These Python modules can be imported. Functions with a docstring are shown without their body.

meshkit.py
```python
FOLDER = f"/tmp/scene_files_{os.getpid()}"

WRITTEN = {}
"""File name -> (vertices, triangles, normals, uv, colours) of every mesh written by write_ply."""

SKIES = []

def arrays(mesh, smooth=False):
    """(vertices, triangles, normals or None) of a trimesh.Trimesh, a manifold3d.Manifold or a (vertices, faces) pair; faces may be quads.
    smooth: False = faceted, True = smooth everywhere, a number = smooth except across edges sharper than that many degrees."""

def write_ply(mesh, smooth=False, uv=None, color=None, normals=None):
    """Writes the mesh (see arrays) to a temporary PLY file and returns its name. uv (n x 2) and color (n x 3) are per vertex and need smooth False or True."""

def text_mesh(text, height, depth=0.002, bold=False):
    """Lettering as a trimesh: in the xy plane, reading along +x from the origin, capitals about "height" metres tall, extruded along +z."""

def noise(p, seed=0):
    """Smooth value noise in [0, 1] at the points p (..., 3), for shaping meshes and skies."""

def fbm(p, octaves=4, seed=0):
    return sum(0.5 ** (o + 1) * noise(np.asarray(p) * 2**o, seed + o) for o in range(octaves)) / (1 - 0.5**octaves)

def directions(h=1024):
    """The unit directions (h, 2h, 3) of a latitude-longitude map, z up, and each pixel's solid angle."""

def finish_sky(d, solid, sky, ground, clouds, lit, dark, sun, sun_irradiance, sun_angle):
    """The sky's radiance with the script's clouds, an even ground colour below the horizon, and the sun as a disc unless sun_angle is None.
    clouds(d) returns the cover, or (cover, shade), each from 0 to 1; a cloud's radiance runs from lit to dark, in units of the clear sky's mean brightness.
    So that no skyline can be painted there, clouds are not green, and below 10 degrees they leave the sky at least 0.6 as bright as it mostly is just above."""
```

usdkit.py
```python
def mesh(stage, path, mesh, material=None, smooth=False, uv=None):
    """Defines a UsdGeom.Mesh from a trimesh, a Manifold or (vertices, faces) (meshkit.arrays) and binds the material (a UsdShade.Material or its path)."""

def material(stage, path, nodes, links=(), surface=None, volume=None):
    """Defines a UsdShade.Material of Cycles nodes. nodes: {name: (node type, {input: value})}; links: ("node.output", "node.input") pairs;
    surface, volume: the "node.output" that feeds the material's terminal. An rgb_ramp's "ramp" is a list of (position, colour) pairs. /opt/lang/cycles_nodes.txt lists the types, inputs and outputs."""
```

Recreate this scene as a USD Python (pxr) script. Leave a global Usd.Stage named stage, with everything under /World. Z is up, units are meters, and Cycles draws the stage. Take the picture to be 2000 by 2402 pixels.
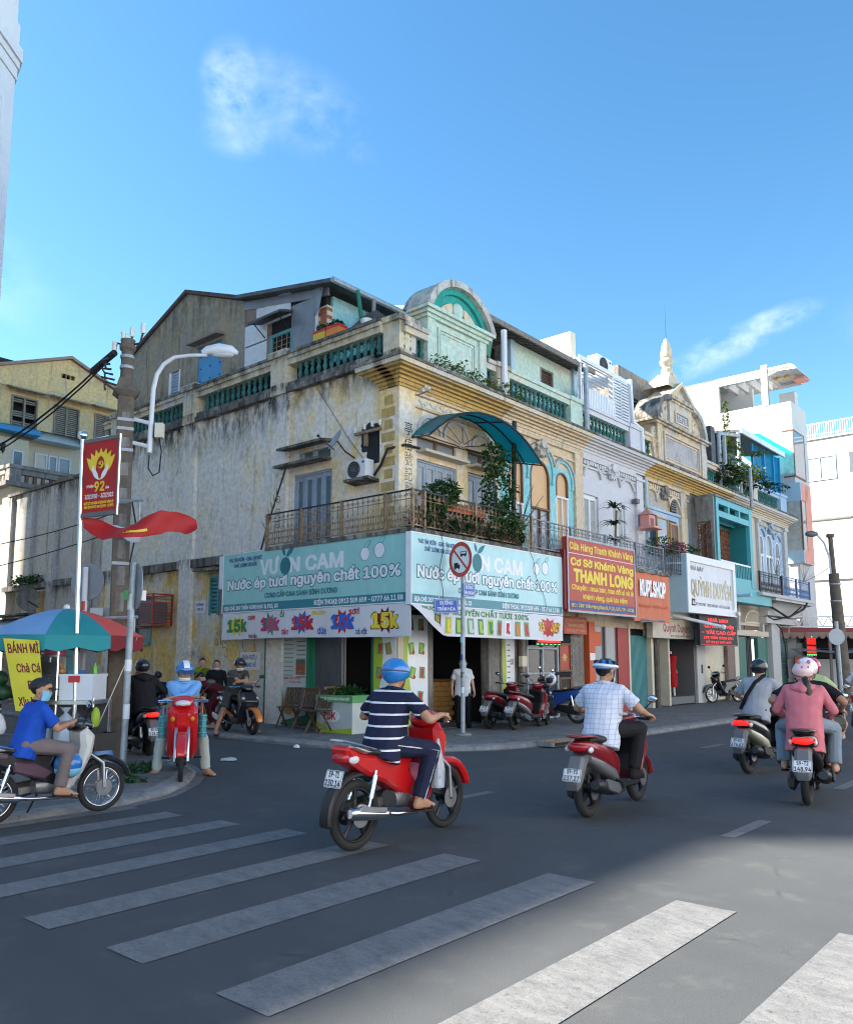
import math,random,glob,numpy as np,trimesh,usdkit,meshkit,manifold3d
from manifold3d import Manifold
import shapely,shapely.geometry as sg,shapely.affinity as sa
from shapely.ops import unary_union
from pxr import Usd,UsdGeom,UsdLux,UsdShade,Gf,Sdf,Vt

rng=random.Random(7)
nrng=np.random.default_rng(11)
stage=Usd.Stage.CreateInMemory()
UsdGeom.SetStageUpAxis(stage,'Z')
UsdGeom.Xform.Define(stage,'/World')
UsdGeom.Scope.Define(stage,'/World/Looks')
PI=math.pi

# ---------------------------------------------------------------- camera
PITCH=math.degrees(math.atan((1549 - 1310) / 1930))
cam=UsdGeom.Camera.Define(stage,'/World/camera')
cam.AddTranslateOp().Set(Gf.Vec3d(0,0,1.55))
cam.AddRotateXOp().Set(90 + PITCH)
cam.CreateHorizontalApertureAttr(36.0)
cam.CreateVerticalApertureAttr(36.0*2402 / 2000)
cam.CreateFocalLengthAttr(1930 / 2000*36.0)
cam.CreateVerticalApertureOffsetAttr(109 / 2000*36.0)
cam.CreateClippingRangeAttr(Gf.Vec2f(0.1,3000))
cam.CreateExposureAttr(2.1)

# ---------------------------------------------------------------- sun and sky
SUN_EL=math.radians(38.0)
SUN_H=np.array([-0.995,0.098])           # towards the sun, on the ground
sun_dir=np.array([SUN_H[0]*math.cos(SUN_EL),SUN_H[1]*math.cos(SUN_EL),math.sin(SUN_EL)])
sun=UsdLux.DistantLight.Define(stage,'/World/sun')
sun.CreateIntensityAttr(1.25)
sun.CreateAngleAttr(2.0)
sun.CreateColorAttr(Gf.Vec3f(1.0,0.91,0.78))
sun.GetPrim().CreateAttribute('inputs:normalize',Sdf.ValueTypeNames.Bool).Set(True)
zq=Gf.Rotation(Gf.Vec3d(0,0,1),Gf.Vec3d(*map(float,sun_dir))).GetQuat()
sun.AddOrientOp(UsdGeom.XformOp.PrecisionDouble).Set(Gf.Quatd(zq))

def cam_dir(px,py):
    p=math.radians(PITCH); a,b=(px - 1000) / 1930,(1310 - py) / 1930
    v=np.array([a,math.cos(p) - math.sin(p)*b,math.sin(p) + math.cos(p)*b])
    return v / np.linalg.norm(v)

def sky_material():
    nodes={
        'sky': ('sky_texture',{'sky_type': 'single_scattering','sun_disc': False,'sun_elevation': SUN_EL,
                                'sun_rotation': math.atan2(SUN_H[0],SUN_H[1]),'air_density': 1.0,'aerosol_density': 0.25,'ozone_density': 1.6,'altitude': 10.0}),
        'hs': ('hsv',{'hue': 0.492,'saturation': 1.25,'value': 1.0,'fac': 1.0}),
        'tc': ('texture_coordinate',{}),
        'mp': ('mapping',{'scale': (5.0,5.0,7.0)}),
        'n1': ('noise_texture',{'scale': 3.1,'detail': 8.0,'roughness': 0.6,'distortion': 0.25}),
        'r1': ('rgb_ramp',{'ramp': [(0.0,(0,0,0)),(0.42,(0,0,0)),(0.78,(1,1,1)),(1.0,(1,1,1))]}),
        'bw': ('rgb_to_bw',{}),
        'bg': ('background_shader',{'strength': 0.07}),
    }
    links=[('sky.color','hs.color'),('tc.generated','mp.vector'),('mp.vector','n1.vector'),('n1.fac','r1.fac'),('r1.color','bw.color')]
    # wisps of cloud: (direction, half sizes along/across in radians, roll, strength)
    clouds=[((545,195),0.030,0.038,0.0,0.5),((700,250),0.085,0.04,-0.35,0.22),((1690,820),0.085,0.017,0.36,0.55),((1820,752),0.045,0.014,0.25,0.6),
              ((565,300),0.04,0.028,0.2,0.28),((2600,500),0.2,0.06,0.2,0.3),((-900,300),0.3,0.09,-0.1,0.4)]
    last=None
    for i,((px,py),wa,wb,roll,amt) in enumerate(clouds):
        c=cam_dir(px,py)
        r=np.cross(c,[0,0,1]); r /= np.linalg.norm(r); u=np.cross(r,c)
        a,b=math.cos(roll)*r + math.sin(roll)*u,-math.sin(roll)*r + math.cos(roll)*u
        nodes[f'da{i}']=('vector_math',{'math_type': 'dot_product','vector2': tuple(a / wa)})
        nodes[f'db{i}']=('vector_math',{'math_type': 'dot_product','vector2': tuple(b / wb)})
        nodes[f'dc{i}']=('vector_math',{'math_type': 'dot_product','vector2': tuple(c)})
        nodes[f'sa{i}']=('math',{'math_type': 'multiply'}); nodes[f'sb{i}']=('math',{'math_type': 'multiply'})
        nodes[f'ad{i}']=('math',{'math_type': 'add'})
        nodes[f'mr{i}']=('map_range',{'range_type': 'smoothstep','from_min': 0.0,'from_max': 1.6,'to_min': amt,'to_max': 0.0,'clamp': True})
        nodes[f'fr{i}']=('math',{'math_type': 'greater_than','value2': 0.0})
        nodes[f'mm{i}']=('math',{'math_type': 'multiply'})
        for k in 'abc':
            links.append(('tc.generated',f'd{k}{i}.vector1'))
        links += [(f'da{i}.value',f'sa{i}.value1'),(f'da{i}.value',f'sa{i}.value2'),(f'db{i}.value',f'sb{i}.value1'),(f'db{i}.value',f'sb{i}.value2'),
                  (f'sa{i}.value',f'ad{i}.value1'),(f'sb{i}.value',f'ad{i}.value2'),(f'ad{i}.value',f'mr{i}.value'),(f'dc{i}.value',f'fr{i}.value1'),
                  (f'mr{i}.result',f'mm{i}.value1'),(f'fr{i}.value',f'mm{i}.value2')]
        if last:
            nodes[f'mx{i}']=('math',{'math_type': 'maximum'})
            links += [(last,f'mx{i}.value1'),(f'mm{i}.value',f'mx{i}.value2')]
            last=f'mx{i}.value'
        else:
            last=f'mm{i}.value'
    nodes['cv']=('math',{'math_type': 'multiply'})
    nodes['cv2']=('math',{'math_type': 'multiply','value2': 0.85})
    nodes['mixc']=('mix_color',{'blend_type': 'mix','b': (6.4,6.7,7.2),'use_clamp': False})
    links += [(last,'cv.value1'),('bw.val','cv.value2'),('cv.value','cv2.value1'),('cv2.value','mixc.fac'),('hs.color','mixc.a'),('mixc.result','bg.color')]
    return usdkit.material(stage,'/World/Looks/sky',nodes,links,surface='bg.background')

dome=UsdLux.DomeLight.Define(stage,'/World/sky')
dome.GetPrim().SetCustomDataByKey('kind','structure')
UsdShade.MaterialBindingAPI.Apply(dome.GetPrim()).Bind(sky_material())

# ---------------------------------------------------------------- helpers: places
class Frame:
    """A vertical facade: s along it, d out of it, z up."""
    def __init__(self,origin,az):
        a=math.radians(az); self.O=np.array([origin[0],origin[1],0.0])
        self.u=np.array([math.sin(a),math.cos(a),0.0]); self.n=np.array([math.cos(a),-math.sin(a),0.0]); self.az=az
        self.R=np.stack([self.u,self.n,[0,0,1.0]],1)      # columns (s, d, z); left-handed
    def w(self,s,d,z): return self.O + s*self.u + d*self.n + np.array([0,0,z])
    def W(self,p): return self.O + np.asarray(p,float) @ self.R.T
    def sub(self,s,d=0.0): return Frame(self.w(s,d,0)[:2],self.az)

CORNER=(-0.5857,17.0)
RF=Frame(CORNER,40.6)          # facade along the main road, s grows away from the corner
LF=Frame(CORNER,130.6)         # side-street wall, s negative away from the corner
def RG(s,n,z=0.0): return RF.w(s,n,z)

# ---------------------------------------------------------------- helpers: meshes
class MB:
    def __init__(self): self.v,self.f,self.n=[],[],0
    def add(self,v,f):
        v,f=np.asarray(v,float),np.asarray(f,int)
        self.v.append(v); self.f.append(f + self.n); self.n += len(v); return self
    def tm(self,m): return self.add(m.vertices,m.faces)
    def box(self,c,size,R=None):
        m=trimesh.creation.box(size); v=m.vertices if R is None else m.vertices @ np.asarray(R).T
        return self.add(v + np.asarray(c),m.faces)
    def fbox(self,fr,s0,s1,d0,d1,z0,z1):
        p=np.array([[s,d,z] for s in (s0,s1) for d in (d0,d1) for z in (z0,z1)])
        f=np.array([[0,1,3],[0,3,2],[4,6,7],[4,7,5],[0,4,5],[0,5,1],[2,3,7],[2,7,6],[0,2,6],[0,6,4],[1,5,7],[1,7,3]])
        return self.add(fr.W(p),f[:,::-1])
    def fpoly(self,fr,poly,d0,d1):
        """A polygon in (s, z) of a facade, extruded from d0 to d1."""
        for g in (poly.geoms if hasattr(poly,'geoms') else [poly]):
            if g.is_empty or g.area < 1e-7: continue
            m=trimesh.creation.extrude_polygon(g,abs(d1 - d0),engine='earcut')
            p=np.stack([m.vertices[:,0],m.vertices[:,2] + min(d0,d1),m.vertices[:,1]],1)
            self.add(fr.W(p),m.faces)
        return self
    def prism(self,poly,z0,z1):
        for g in (poly.geoms if hasattr(poly,'geoms') else [poly]):
            m=trimesh.creation.extrude_polygon(g,z1 - z0,engine='earcut'); m.apply_translation([0,0,z0]); self.tm(m)
        return self
    def tube(self,pts,r,n=6,closed=False,caps=True):
        pts=np.asarray(pts,float); k=len(pts); r=np.broadcast_to(r,(k,)).astype(float)
        t=np.gradient(pts,axis=0) if not closed else np.roll(pts,-1,0) - np.roll(pts,1,0)
        t /= np.maximum(np.linalg.norm(t,axis=1,keepdims=True),1e-12)
        up=np.array([0,0,1.0]) if abs(t[0][2]) < 0.9 else np.array([1.0,0,0])
        a=np.cross(t[0],up); a /= np.linalg.norm(a); rings=[]
        for i in range(k):
            a=a - (a @ t[i])*t[i]; a /= max(np.linalg.norm(a),1e-9); b=np.cross(t[i],a)
            th=np.arange(n)*2*PI / n
            rings.append(pts[i] + r[i]*(np.cos(th)[:,None]*a + np.sin(th)[:,None]*b))
        v=np.vstack(rings); f=[]
        for i in range(k if closed else k - 1):
            j=(i + 1) % k
            for q in range(n):
                q2=(q + 1) % n
                f += [[i*n + q,i*n + q2,j*n + q2],[i*n + q,j*n + q2,j*n + q]]
        if caps and not closed:
            for q in range(1,n - 1):
                f += [[0,q + 1,q],[(k - 1)*n,(k - 1)*n + q,(k - 1)*n + q + 1]]
        return self.add(v,f)
    def cyl(self,a,b,r,n=12,r2=None):
        return self.tube([a,b],[r,r if r2 is None else r2],n)
    def lathe(self,prof,at=(0,0,0),n=12,R=None):
        prof=np.asarray(prof,float); k=len(prof); th=np.arange(n)*2*PI / n
        v=np.vstack([np.stack([p[0]*np.cos(th),p[0]*np.sin(th),np.full(n,p[1])],1) for p in prof]); f=[]
        for i in range(k - 1):
            for q in range(n):
                q2=(q + 1) % n
                f += [[i*n + q,i*n + q2,(i + 1)*n + q2],[i*n + q,(i + 1)*n + q2,(i + 1)*n + q]]
        for q in range(1,n - 1):
            f += [[0,q + 1,q],[(k - 1)*n,(k - 1)*n + q,(k - 1)*n + q + 1]]
        if R is not None: v=v @ np.asarray(R).T
        return self.add(v + np.asarray(at),f)
    def ball(self,c,r,sub=2,R=None):
        m=trimesh.creation.icosphere(sub); v=m.vertices*np.asarray(r)
        if R is not None: v=v @ np.asarray(R).T
        return self.add(v + np.asarray(c),m.faces)
    def quad(self,a,b,c,d): return self.add([a,b,c,d],[[0,1,2],[0,2,3]])
    def sheet(self,grid,thick=0.0):
        """A grid of points (rows, columns, 3) as a cloth; given a thickness it gets a back."""
        g=np.asarray(grid,float); a,b=g.shape[:2]
        idx=np.arange(a*b).reshape(a,b)
        f=np.vstack([np.stack([idx[:-1,:-1],idx[1:,:-1],idx[1:,1:]],-1).reshape(-1,3),np.stack([idx[:-1,:-1],idx[1:,1:],idx[:-1,1:]],-1).reshape(-1,3)])
        v=g.reshape(-1,3)
        if not thick: return self.add(v,f)
        m=trimesh.Trimesh(v,f,process=False); nv=m.vertex_normals
        n0=len(v); V=np.vstack([v,v - thick*nv]); F=[f,f[:,::-1] + n0]
        rim=np.concatenate([idx[0,:],idx[1:,-1],idx[-1,-2::-1],idx[-2:0,0][::1]])
        r2=np.roll(rim,-1)
        F += [np.stack([rim,r2,r2 + n0],1),np.stack([rim,r2 + n0,rim + n0],1)]
        return self.add(V,np.vstack(F))
    def arrays(self):
        return (np.vstack(self.v),np.vstack(self.f)) if self.v else (np.zeros((0,3)),np.zeros((0,3),int))

def hullm(spheres,seg=14):
    """Hull of spheres (centre, radius)."""
    return Manifold.batch_hull([Manifold.sphere(float(r),seg).translate([float(x) for x in c]) for c,r in spheres])

def man_arrays(m):
    q=m.to_mesh(); return np.array(q.vert_properties[:,:3],float),np.array(q.tri_verts,int)

# ---------------------------------------------------------------- helpers: the stage
count,place={},{}
def numbered(path):
    count[path]=count.get(path,-1) + 1
    return path if count[path] == 0 else f'{path}_{count[path]:03d}'

def setdata(prim,label=None,cat=None,group=None,kind=None):
    for k,v in (('label',label),('category',cat),('group',group),('kind',kind)):
        if v: prim.SetCustomDataByKey(k,v)

def thing(name,label=None,cat=None,loc=(0,0,0),rz=0.0,group=None,kind=None,rx=0.0,ry=0.0):
    p=numbered('/World/' + name)
    x=UsdGeom.Xform.Define(stage,p)
    x.AddTranslateOp().Set(Gf.Vec3d(*map(float,loc)))
    if rz or rx or ry: x.AddRotateZOp().Set(math.degrees(rz))
    if ry: x.AddRotateYOp().Set(math.degrees(ry))
    if rx: x.AddRotateXOp().Set(math.degrees(rx))
    setdata(x.GetPrim(),label,cat,group,kind)
    Mz=trimesh.transformations.rotation_matrix(rz,[0,0,1]) @ trimesh.transformations.rotation_matrix(ry,[0,1,0]) @ trimesh.transformations.rotation_matrix(rx,[1,0,0])
    Mz[:3,3]=loc; place[p]=Mz
    return p

LOW=[1.0]      # height factor while a low-built vehicle is put together
def obj(name,mb,mat,parent=None,label=None,cat=None,group=None,kind=None,smooth=False,local=False):
    """ONE Mesh prim. Points are given in world space unless local (then in the parent's space)."""
    p=numbered((parent or '/World') + '/' + name)
    if isinstance(mb,MB): v,f=mb.arrays()
    elif isinstance(mb,Manifold): v,f=man_arrays(mb)
    elif isinstance(mb,trimesh.Trimesh): v,f=np.array(mb.vertices),np.array(mb.faces)
    else: v,f=mb
    if LOW[0] != 1.0: v=v*[1,1,LOW[0]]
    M_=place.get(parent,np.eye(4)) if parent else np.eye(4)
    if parent and not local:
        Mi=np.linalg.inv(M_); v=v @ Mi[:3,:3].T + Mi[:3,3]
    place[p]=M_
    m=usdkit.mesh(stage,p,(v,f),M[mat] if isinstance(mat,str) else mat,smooth=smooth)
    m.CreateDoubleSidedAttr(True)
    setdata(m.GetPrim(),label,cat,group,kind)
    return p
# ---------------------------------------------------------------- materials
M={}
def mat(name,color,rough=0.6,metal=0.0,spec=0.5,vary=0.0,vscale=6.0,bump=0.0,bscale=30.0,emit=0.0,coat=0.0,trans=0.0,obj_space=False,dirt=None,dscale=3.0):
    """Principled surface with slight mottling (vary), relief (bump) and optional dirt colour in patches."""
    nodes={'p': ('principled_bsdf',{'base_color': color,'roughness': rough,'metallic': metal,'specular_ior_level': spec,'coat_weight': coat,'transmission_weight': trans})}
    links=[]
    if emit:
        nodes['p'][1].update(emission_color=color,emission_strength=emit)
    if vary or bump or dirt:
        if obj_space: nodes['g']=('texture_coordinate',{}); src='g.object'
        else: nodes['g']=('geometry',{}); src='g.position'
        last=None
        if vary:
            nodes['n']=('noise_texture',{'scale': vscale,'detail': 5.0,'roughness': 0.6})
            c=np.array(color)
            nodes['r']=('rgb_ramp',{'ramp': [(0.25,tuple(c*(1 - vary))),(0.75,tuple(np.minimum(c*(1 + vary),1)))]})
            links += [(src,'n.vector'),('n.fac','r.fac')]; last='r.color'
        if dirt:
            nodes['dn']=('noise_texture',{'scale': dscale,'detail': 6.0,'roughness': 0.65})
            nodes['dr']=('map_range',{'from_min': 0.5,'from_max': 0.72,'to_min': 0.0,'to_max': 0.8,'clamp': True})
            nodes['dm']=('mix_color',{'a': color,'b': dirt})
            links += [(src,'dn.vector'),('dn.fac','dr.value'),('dr.result','dm.fac')]
            if last: links.append((last,'dm.a'))
            last='dm.result'
        if last: links.append((last,'p.base_color'))
        if bump:
            nodes['bn']=('noise_texture',{'scale': bscale,'detail': 4.0})
            nodes['b']=('bump',{'strength': bump,'distance': 0.02})
            links += [(src,'bn.vector'),('bn.fac','b.height'),('b.normal','p.normal')]
    M[name]=usdkit.material(stage,'/World/Looks/' + name,nodes,links,surface='p.BSDF')

def plaster(name,base,patch,patch_at=(0.5,0.62),streak=(0.06,0.06,0.055),streak_at=(0.62,0.75),mould=(),peel=None,scale=1.0,rough=0.9,bump=0.5):
    """Old painted render: coats worn to another colour in patches, rain streaks, black mould in bands below ledges.
    mould: (z where it starts, z where it is thickest, strength) for each band."""
    nodes={
        'g': ('geometry',{}),
        'm1': ('mapping',{'scale': (0.75*scale,0.75*scale,0.5*scale)}),
        'n1': ('noise_texture',{'scale': 1.5,'detail': 9.0,'roughness': 0.68,'distortion': 0.3}),
        'r1': ('map_range',{'from_min': patch_at[0],'from_max': patch_at[1],'to_min': 0.0,'to_max': 1.0,'clamp': True}),
        'c1': ('mix_color',{'a': base,'b': patch}),
        'm2': ('mapping',{'scale': (3.2,3.2,0.28)}),
        'n2': ('noise_texture',{'scale': 1.7,'detail': 7.0,'roughness': 0.66}),
        'r2': ('map_range',{'from_min': streak_at[0],'from_max': streak_at[1],'to_min': 0.0,'to_max': 0.75,'clamp': True}),
        'c2': ('mix_color',{'b': streak}),
        'n3': ('noise_texture',{'scale': 9.0,'detail': 8.0,'roughness': 0.7}),
        'r3': ('map_range',{'from_min': 0.3,'from_max': 0.7,'to_min': 1 - .3*min(1,bump*1.7),'to_max': 1 + .22*min(1,bump*1.7),'clamp': True}),
        'c3': ('vector_math',{'math_type': 'scale'}),
        'm4': ('mapping',{'scale': (1.3,1.3,0.45),'location': (7.1,3.3,1.7)}),
        'n4': ('noise_texture',{'scale': 2.6,'detail': 9.0,'roughness': 0.75}),
        'r4': ('map_range',{'from_min': 0.42,'from_max': 0.6,'to_min': 0.0,'to_max': 1.0,'clamp': True}),
        'z': ('separate_xyz',{}),
        'b': ('bump',{'strength': bump,'distance': 0.02}),
        'p': ('principled_bsdf',{'roughness': rough,'specular_ior_level': 0.25}),
    }
    links=[('g.position','m1.vector'),('m1.vector','n1.vector'),('n1.fac','r1.value'),('r1.result','c1.fac'),
             ('g.position','m2.vector'),('m2.vector','n2.vector'),('n2.fac','r2.value'),('r2.result','c2.fac'),('c1.result','c2.a'),
             ('g.position','n3.vector'),('n3.fac','r3.value'),('r3.result','c3.scale'),
             ('g.position','m4.vector'),('m4.vector','n4.vector'),('n4.fac','r4.value'),('g.position','z.vector'),('n3.fac','b.height'),('b.normal','p.normal')]
    last='c2.result'
    if peel:      # a third colour where the coat has come off, (colour, from, to)
        nodes['m5']=('mapping',{'scale': (1.1,1.1,0.8),'location': (2.7,9.1,4.4)})
        nodes['n5']=('noise_texture',{'scale': 1.35,'detail': 10.0,'roughness': 0.7})
        nodes['r5']=('map_range',{'from_min': peel[1],'from_max': peel[2],'to_min': 0.0,'to_max': 1.0,'clamp': True})
        nodes['c5']=('mix_color',{'b': peel[0]})
        links += [('g.position','m5.vector'),('m5.vector','n5.vector'),('n5.fac','r5.value'),('r5.result','c5.fac'),(last,'c5.a')]
        last='c5.result'
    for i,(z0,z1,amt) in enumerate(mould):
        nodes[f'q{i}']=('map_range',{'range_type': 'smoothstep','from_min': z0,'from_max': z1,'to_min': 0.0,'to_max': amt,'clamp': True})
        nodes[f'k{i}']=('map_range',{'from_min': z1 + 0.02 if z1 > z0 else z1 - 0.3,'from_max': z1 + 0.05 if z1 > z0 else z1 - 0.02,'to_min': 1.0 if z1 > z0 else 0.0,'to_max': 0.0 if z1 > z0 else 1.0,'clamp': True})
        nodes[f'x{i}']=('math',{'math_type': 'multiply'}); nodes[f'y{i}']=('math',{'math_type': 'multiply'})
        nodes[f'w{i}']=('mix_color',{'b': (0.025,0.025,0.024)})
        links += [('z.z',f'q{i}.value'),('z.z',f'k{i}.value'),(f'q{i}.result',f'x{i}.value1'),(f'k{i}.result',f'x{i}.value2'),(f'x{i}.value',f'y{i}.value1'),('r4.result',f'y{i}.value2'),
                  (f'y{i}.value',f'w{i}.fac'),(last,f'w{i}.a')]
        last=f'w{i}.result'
    links += [(last,'c3.vector1'),('c3.value','p.base_color')]
    # vector_math scale writes its vector output under "vector"/"value" depending on type
    links=[('c3.vector','p.base_color') if l == ('c3.value','p.base_color') else l for l in links]
    M[name]=usdkit.material(stage,'/World/Looks/' + name,nodes,links,surface='p.BSDF')

def pane_mat(name,tint=(0.75,0.8,0.82),rough=0.02,see=0.6,body=(0.05,0.06,0.07)):
    """Window glass: partly see-through sheet with a mirror-like skin."""
    nodes={'t': ('transparent_bsdf',{'color': tint}),'d': ('diffuse_bsdf',{'color': body}),'g': ('glossy_bsdf',{'color': (1,1,1),'roughness': rough}),
             'f': ('fresnel',{'IOR': 1.5}),'m1': ('mix_closure',{'fac': see}),'m2': ('mix_closure',{})}
    M[name]=usdkit.material(stage,'/World/Looks/' + name,nodes,[('d.BSDF','m1.closure1'),('t.BSDF','m1.closure2'),('f.fac','m2.fac'),('m1.closure','m2.closure1'),('g.BSDF','m2.closure2')],surface='m2.closure')

def leaf_mat(name,a,b,scale=9.0):
    nodes={'g': ('geometry',{}),'r': ('rgb_ramp',{'ramp': [(0.0,a),(1.0,b)]}),'p': ('principled_bsdf',{'roughness': 0.5,'specular_ior_level': 0.35}),
             't': ('translucent_bsdf',{}),'m': ('mix_closure',{'fac': 0.3})}
    M[name]=usdkit.material(stage,'/World/Looks/' + name,nodes,[('g.random_per_island','r.fac'),('r.color','p.base_color'),('r.color','t.color'),('p.BSDF','m.closure1'),('t.BSDF','m.closure2')],surface='m.closure')

# old walls
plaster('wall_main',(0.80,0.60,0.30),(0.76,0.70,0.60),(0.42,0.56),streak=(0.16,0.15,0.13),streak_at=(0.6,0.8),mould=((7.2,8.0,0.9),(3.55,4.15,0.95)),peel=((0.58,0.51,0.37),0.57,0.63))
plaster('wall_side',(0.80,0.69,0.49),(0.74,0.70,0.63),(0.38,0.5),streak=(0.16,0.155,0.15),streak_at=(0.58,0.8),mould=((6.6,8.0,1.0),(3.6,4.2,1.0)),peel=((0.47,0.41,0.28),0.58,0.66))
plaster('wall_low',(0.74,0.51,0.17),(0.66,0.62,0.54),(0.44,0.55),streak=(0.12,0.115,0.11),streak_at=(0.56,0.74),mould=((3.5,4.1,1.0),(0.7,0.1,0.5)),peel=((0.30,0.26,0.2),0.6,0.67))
plaster('wall_low_far',(0.54,0.48,0.39),(0.52,0.50,0.48),(0.42,0.56),streak=(0.10,0.10,0.10),streak_at=(0.56,0.72),mould=((6.5,7.45,1.0),(3.4,4.1,0.8)))
plaster('wall_gable',(0.36,0.29,0.19),(0.31,0.28,0.22),(0.45,0.6),streak=(0.07,0.065,0.06),streak_at=(0.55,0.72),mould=((10.0,12.3,0.75),(9.9,9.1,0.7)))
plaster('trim_old',(0.62,0.53,0.36),(0.56,0.53,0.47),(0.46,0.6),streak=(0.07,0.068,0.062),streak_at=(0.56,0.7),mould=((8.55,9.0,0.9),(7.85,8.2,1.0)))
plaster('trim_black',(0.16,0.15,0.13),(0.36,0.34,0.30),(0.5,0.6),streak=(0.03,0.03,0.03),streak_at=(0.45,0.6))
plaster('cornice_ochre',(0.50,0.34,0.12),(0.40,0.31,0.17),(0.48,0.6),streak=(0.08,0.07,0.05),streak_at=(0.58,0.72))
plaster('pediment_mint',(0.50,0.62,0.52),(0.60,0.60,0.50),(0.52,0.64),streak=(0.2,0.19,0.16),streak_at=(0.62,0.78),peel=((0.60,0.48,0.30),0.6,0.67))
plaster('hood_grey',(0.52,0.49,0.42),(0.38,0.36,0.33),(0.48,0.6),streak=(0.06,0.06,0.058),streak_at=(0.52,0.66))
plaster('teal_paint',(0.035,0.32,0.27),(0.06,0.38,0.33),(0.5,0.62),streak=(0.04,0.15,0.13),streak_at=(0.62,0.76))
plaster('baluster_teal',(0.03,0.135,0.125),(0.07,0.20,0.19),(0.45,0.6),streak=(0.015,0.04,0.04),streak_at=(0.55,0.7),scale=3)
plaster('turq_wall',(0.26,0.58,0.60),(0.42,0.66,0.66),(0.48,0.62),streak=(0.20,0.42,0.42),streak_at=(0.62,0.78))
plaster('beige_band',(0.64,0.52,0.36),(0.58,0.51,0.41),(0.5,0.62),streak=(0.22,0.17,0.12),streak_at=(0.58,0.74))
plaster('grey_wall',(0.58,0.58,0.60),(0.61,0.61,0.62),(0.5,0.62),streak=(0.36,0.38,0.40),streak_at=(0.66,0.8),bump=0.2)
plaster('ornate_wall',(0.62,0.50,0.34),(0.54,0.49,0.43),(0.48,0.6),streak=(0.07,0.062,0.05),streak_at=(0.56,0.7),mould=((9.0,9.5,0.8),(10.0,10.45,0.6)))
plaster('ornate_panel',(0.43,0.41,0.39),(0.36,0.33,0.30),(0.48,0.6),streak=(0.2,0.17,0.13),streak_at=(0.56,0.72))
plaster('ochre_old',(0.46,0.30,0.08),(0.45,0.42,0.38),(0.46,0.56),streak=(0.12,0.09,0.05),streak_at=(0.56,0.72))
plaster('blue_wall',(0.36,0.50,0.64),(0.46,0.56,0.66),(0.5,0.62),streak=(0.22,0.30,0.36),streak_at=(0.64,0.8),bump=0.2)
plaster('concrete_dark',(0.22,0.21,0.19),(0.30,0.29,0.27),(0.45,0.6),streak=(0.06,0.06,0.055),streak_at=(0.5,0.68))
plaster('white_wall',(0.50,0.50,0.49),(0.46,0.465,0.46),(0.5,0.65),streak=(0.55,0.55,0.54),streak_at=(0.66,0.86),bump=0.1)
plaster('far_white',(0.47,0.46,0.44),(0.43,0.42,0.405),(0.5,0.65),streak=(0.5,0.49,0.47),streak_at=(0.64,0.84),bump=0.1)
plaster('tan_house',(0.58,0.42,0.21),(0.50,0.38,0.22),(0.46,0.6),streak=(0.19,0.15,0.1),streak_at=(0.58,0.74),peel=((0.50,0.44,0.34),0.6,0.68))
plaster('cream_house',(0.62,0.55,0.40),(0.58,0.53,0.42),(0.5,0.62),streak=(0.4,0.34,0.25),streak_at=(0.64,0.8),bump=0.15)
plaster('beige_clean',(0.60,0.54,0.43),(0.56,0.52,0.44),(0.5,0.62),streak=(0.38,0.33,0.26),streak_at=(0.64,0.8),bump=0.15)
plaster('tower_white',(0.56,0.57,0.60),(0.52,0.53,0.57),(0.5,0.62),streak=(0.4,0.4,0.42),streak_at=(0.66,0.84),bump=0.1)
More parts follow.
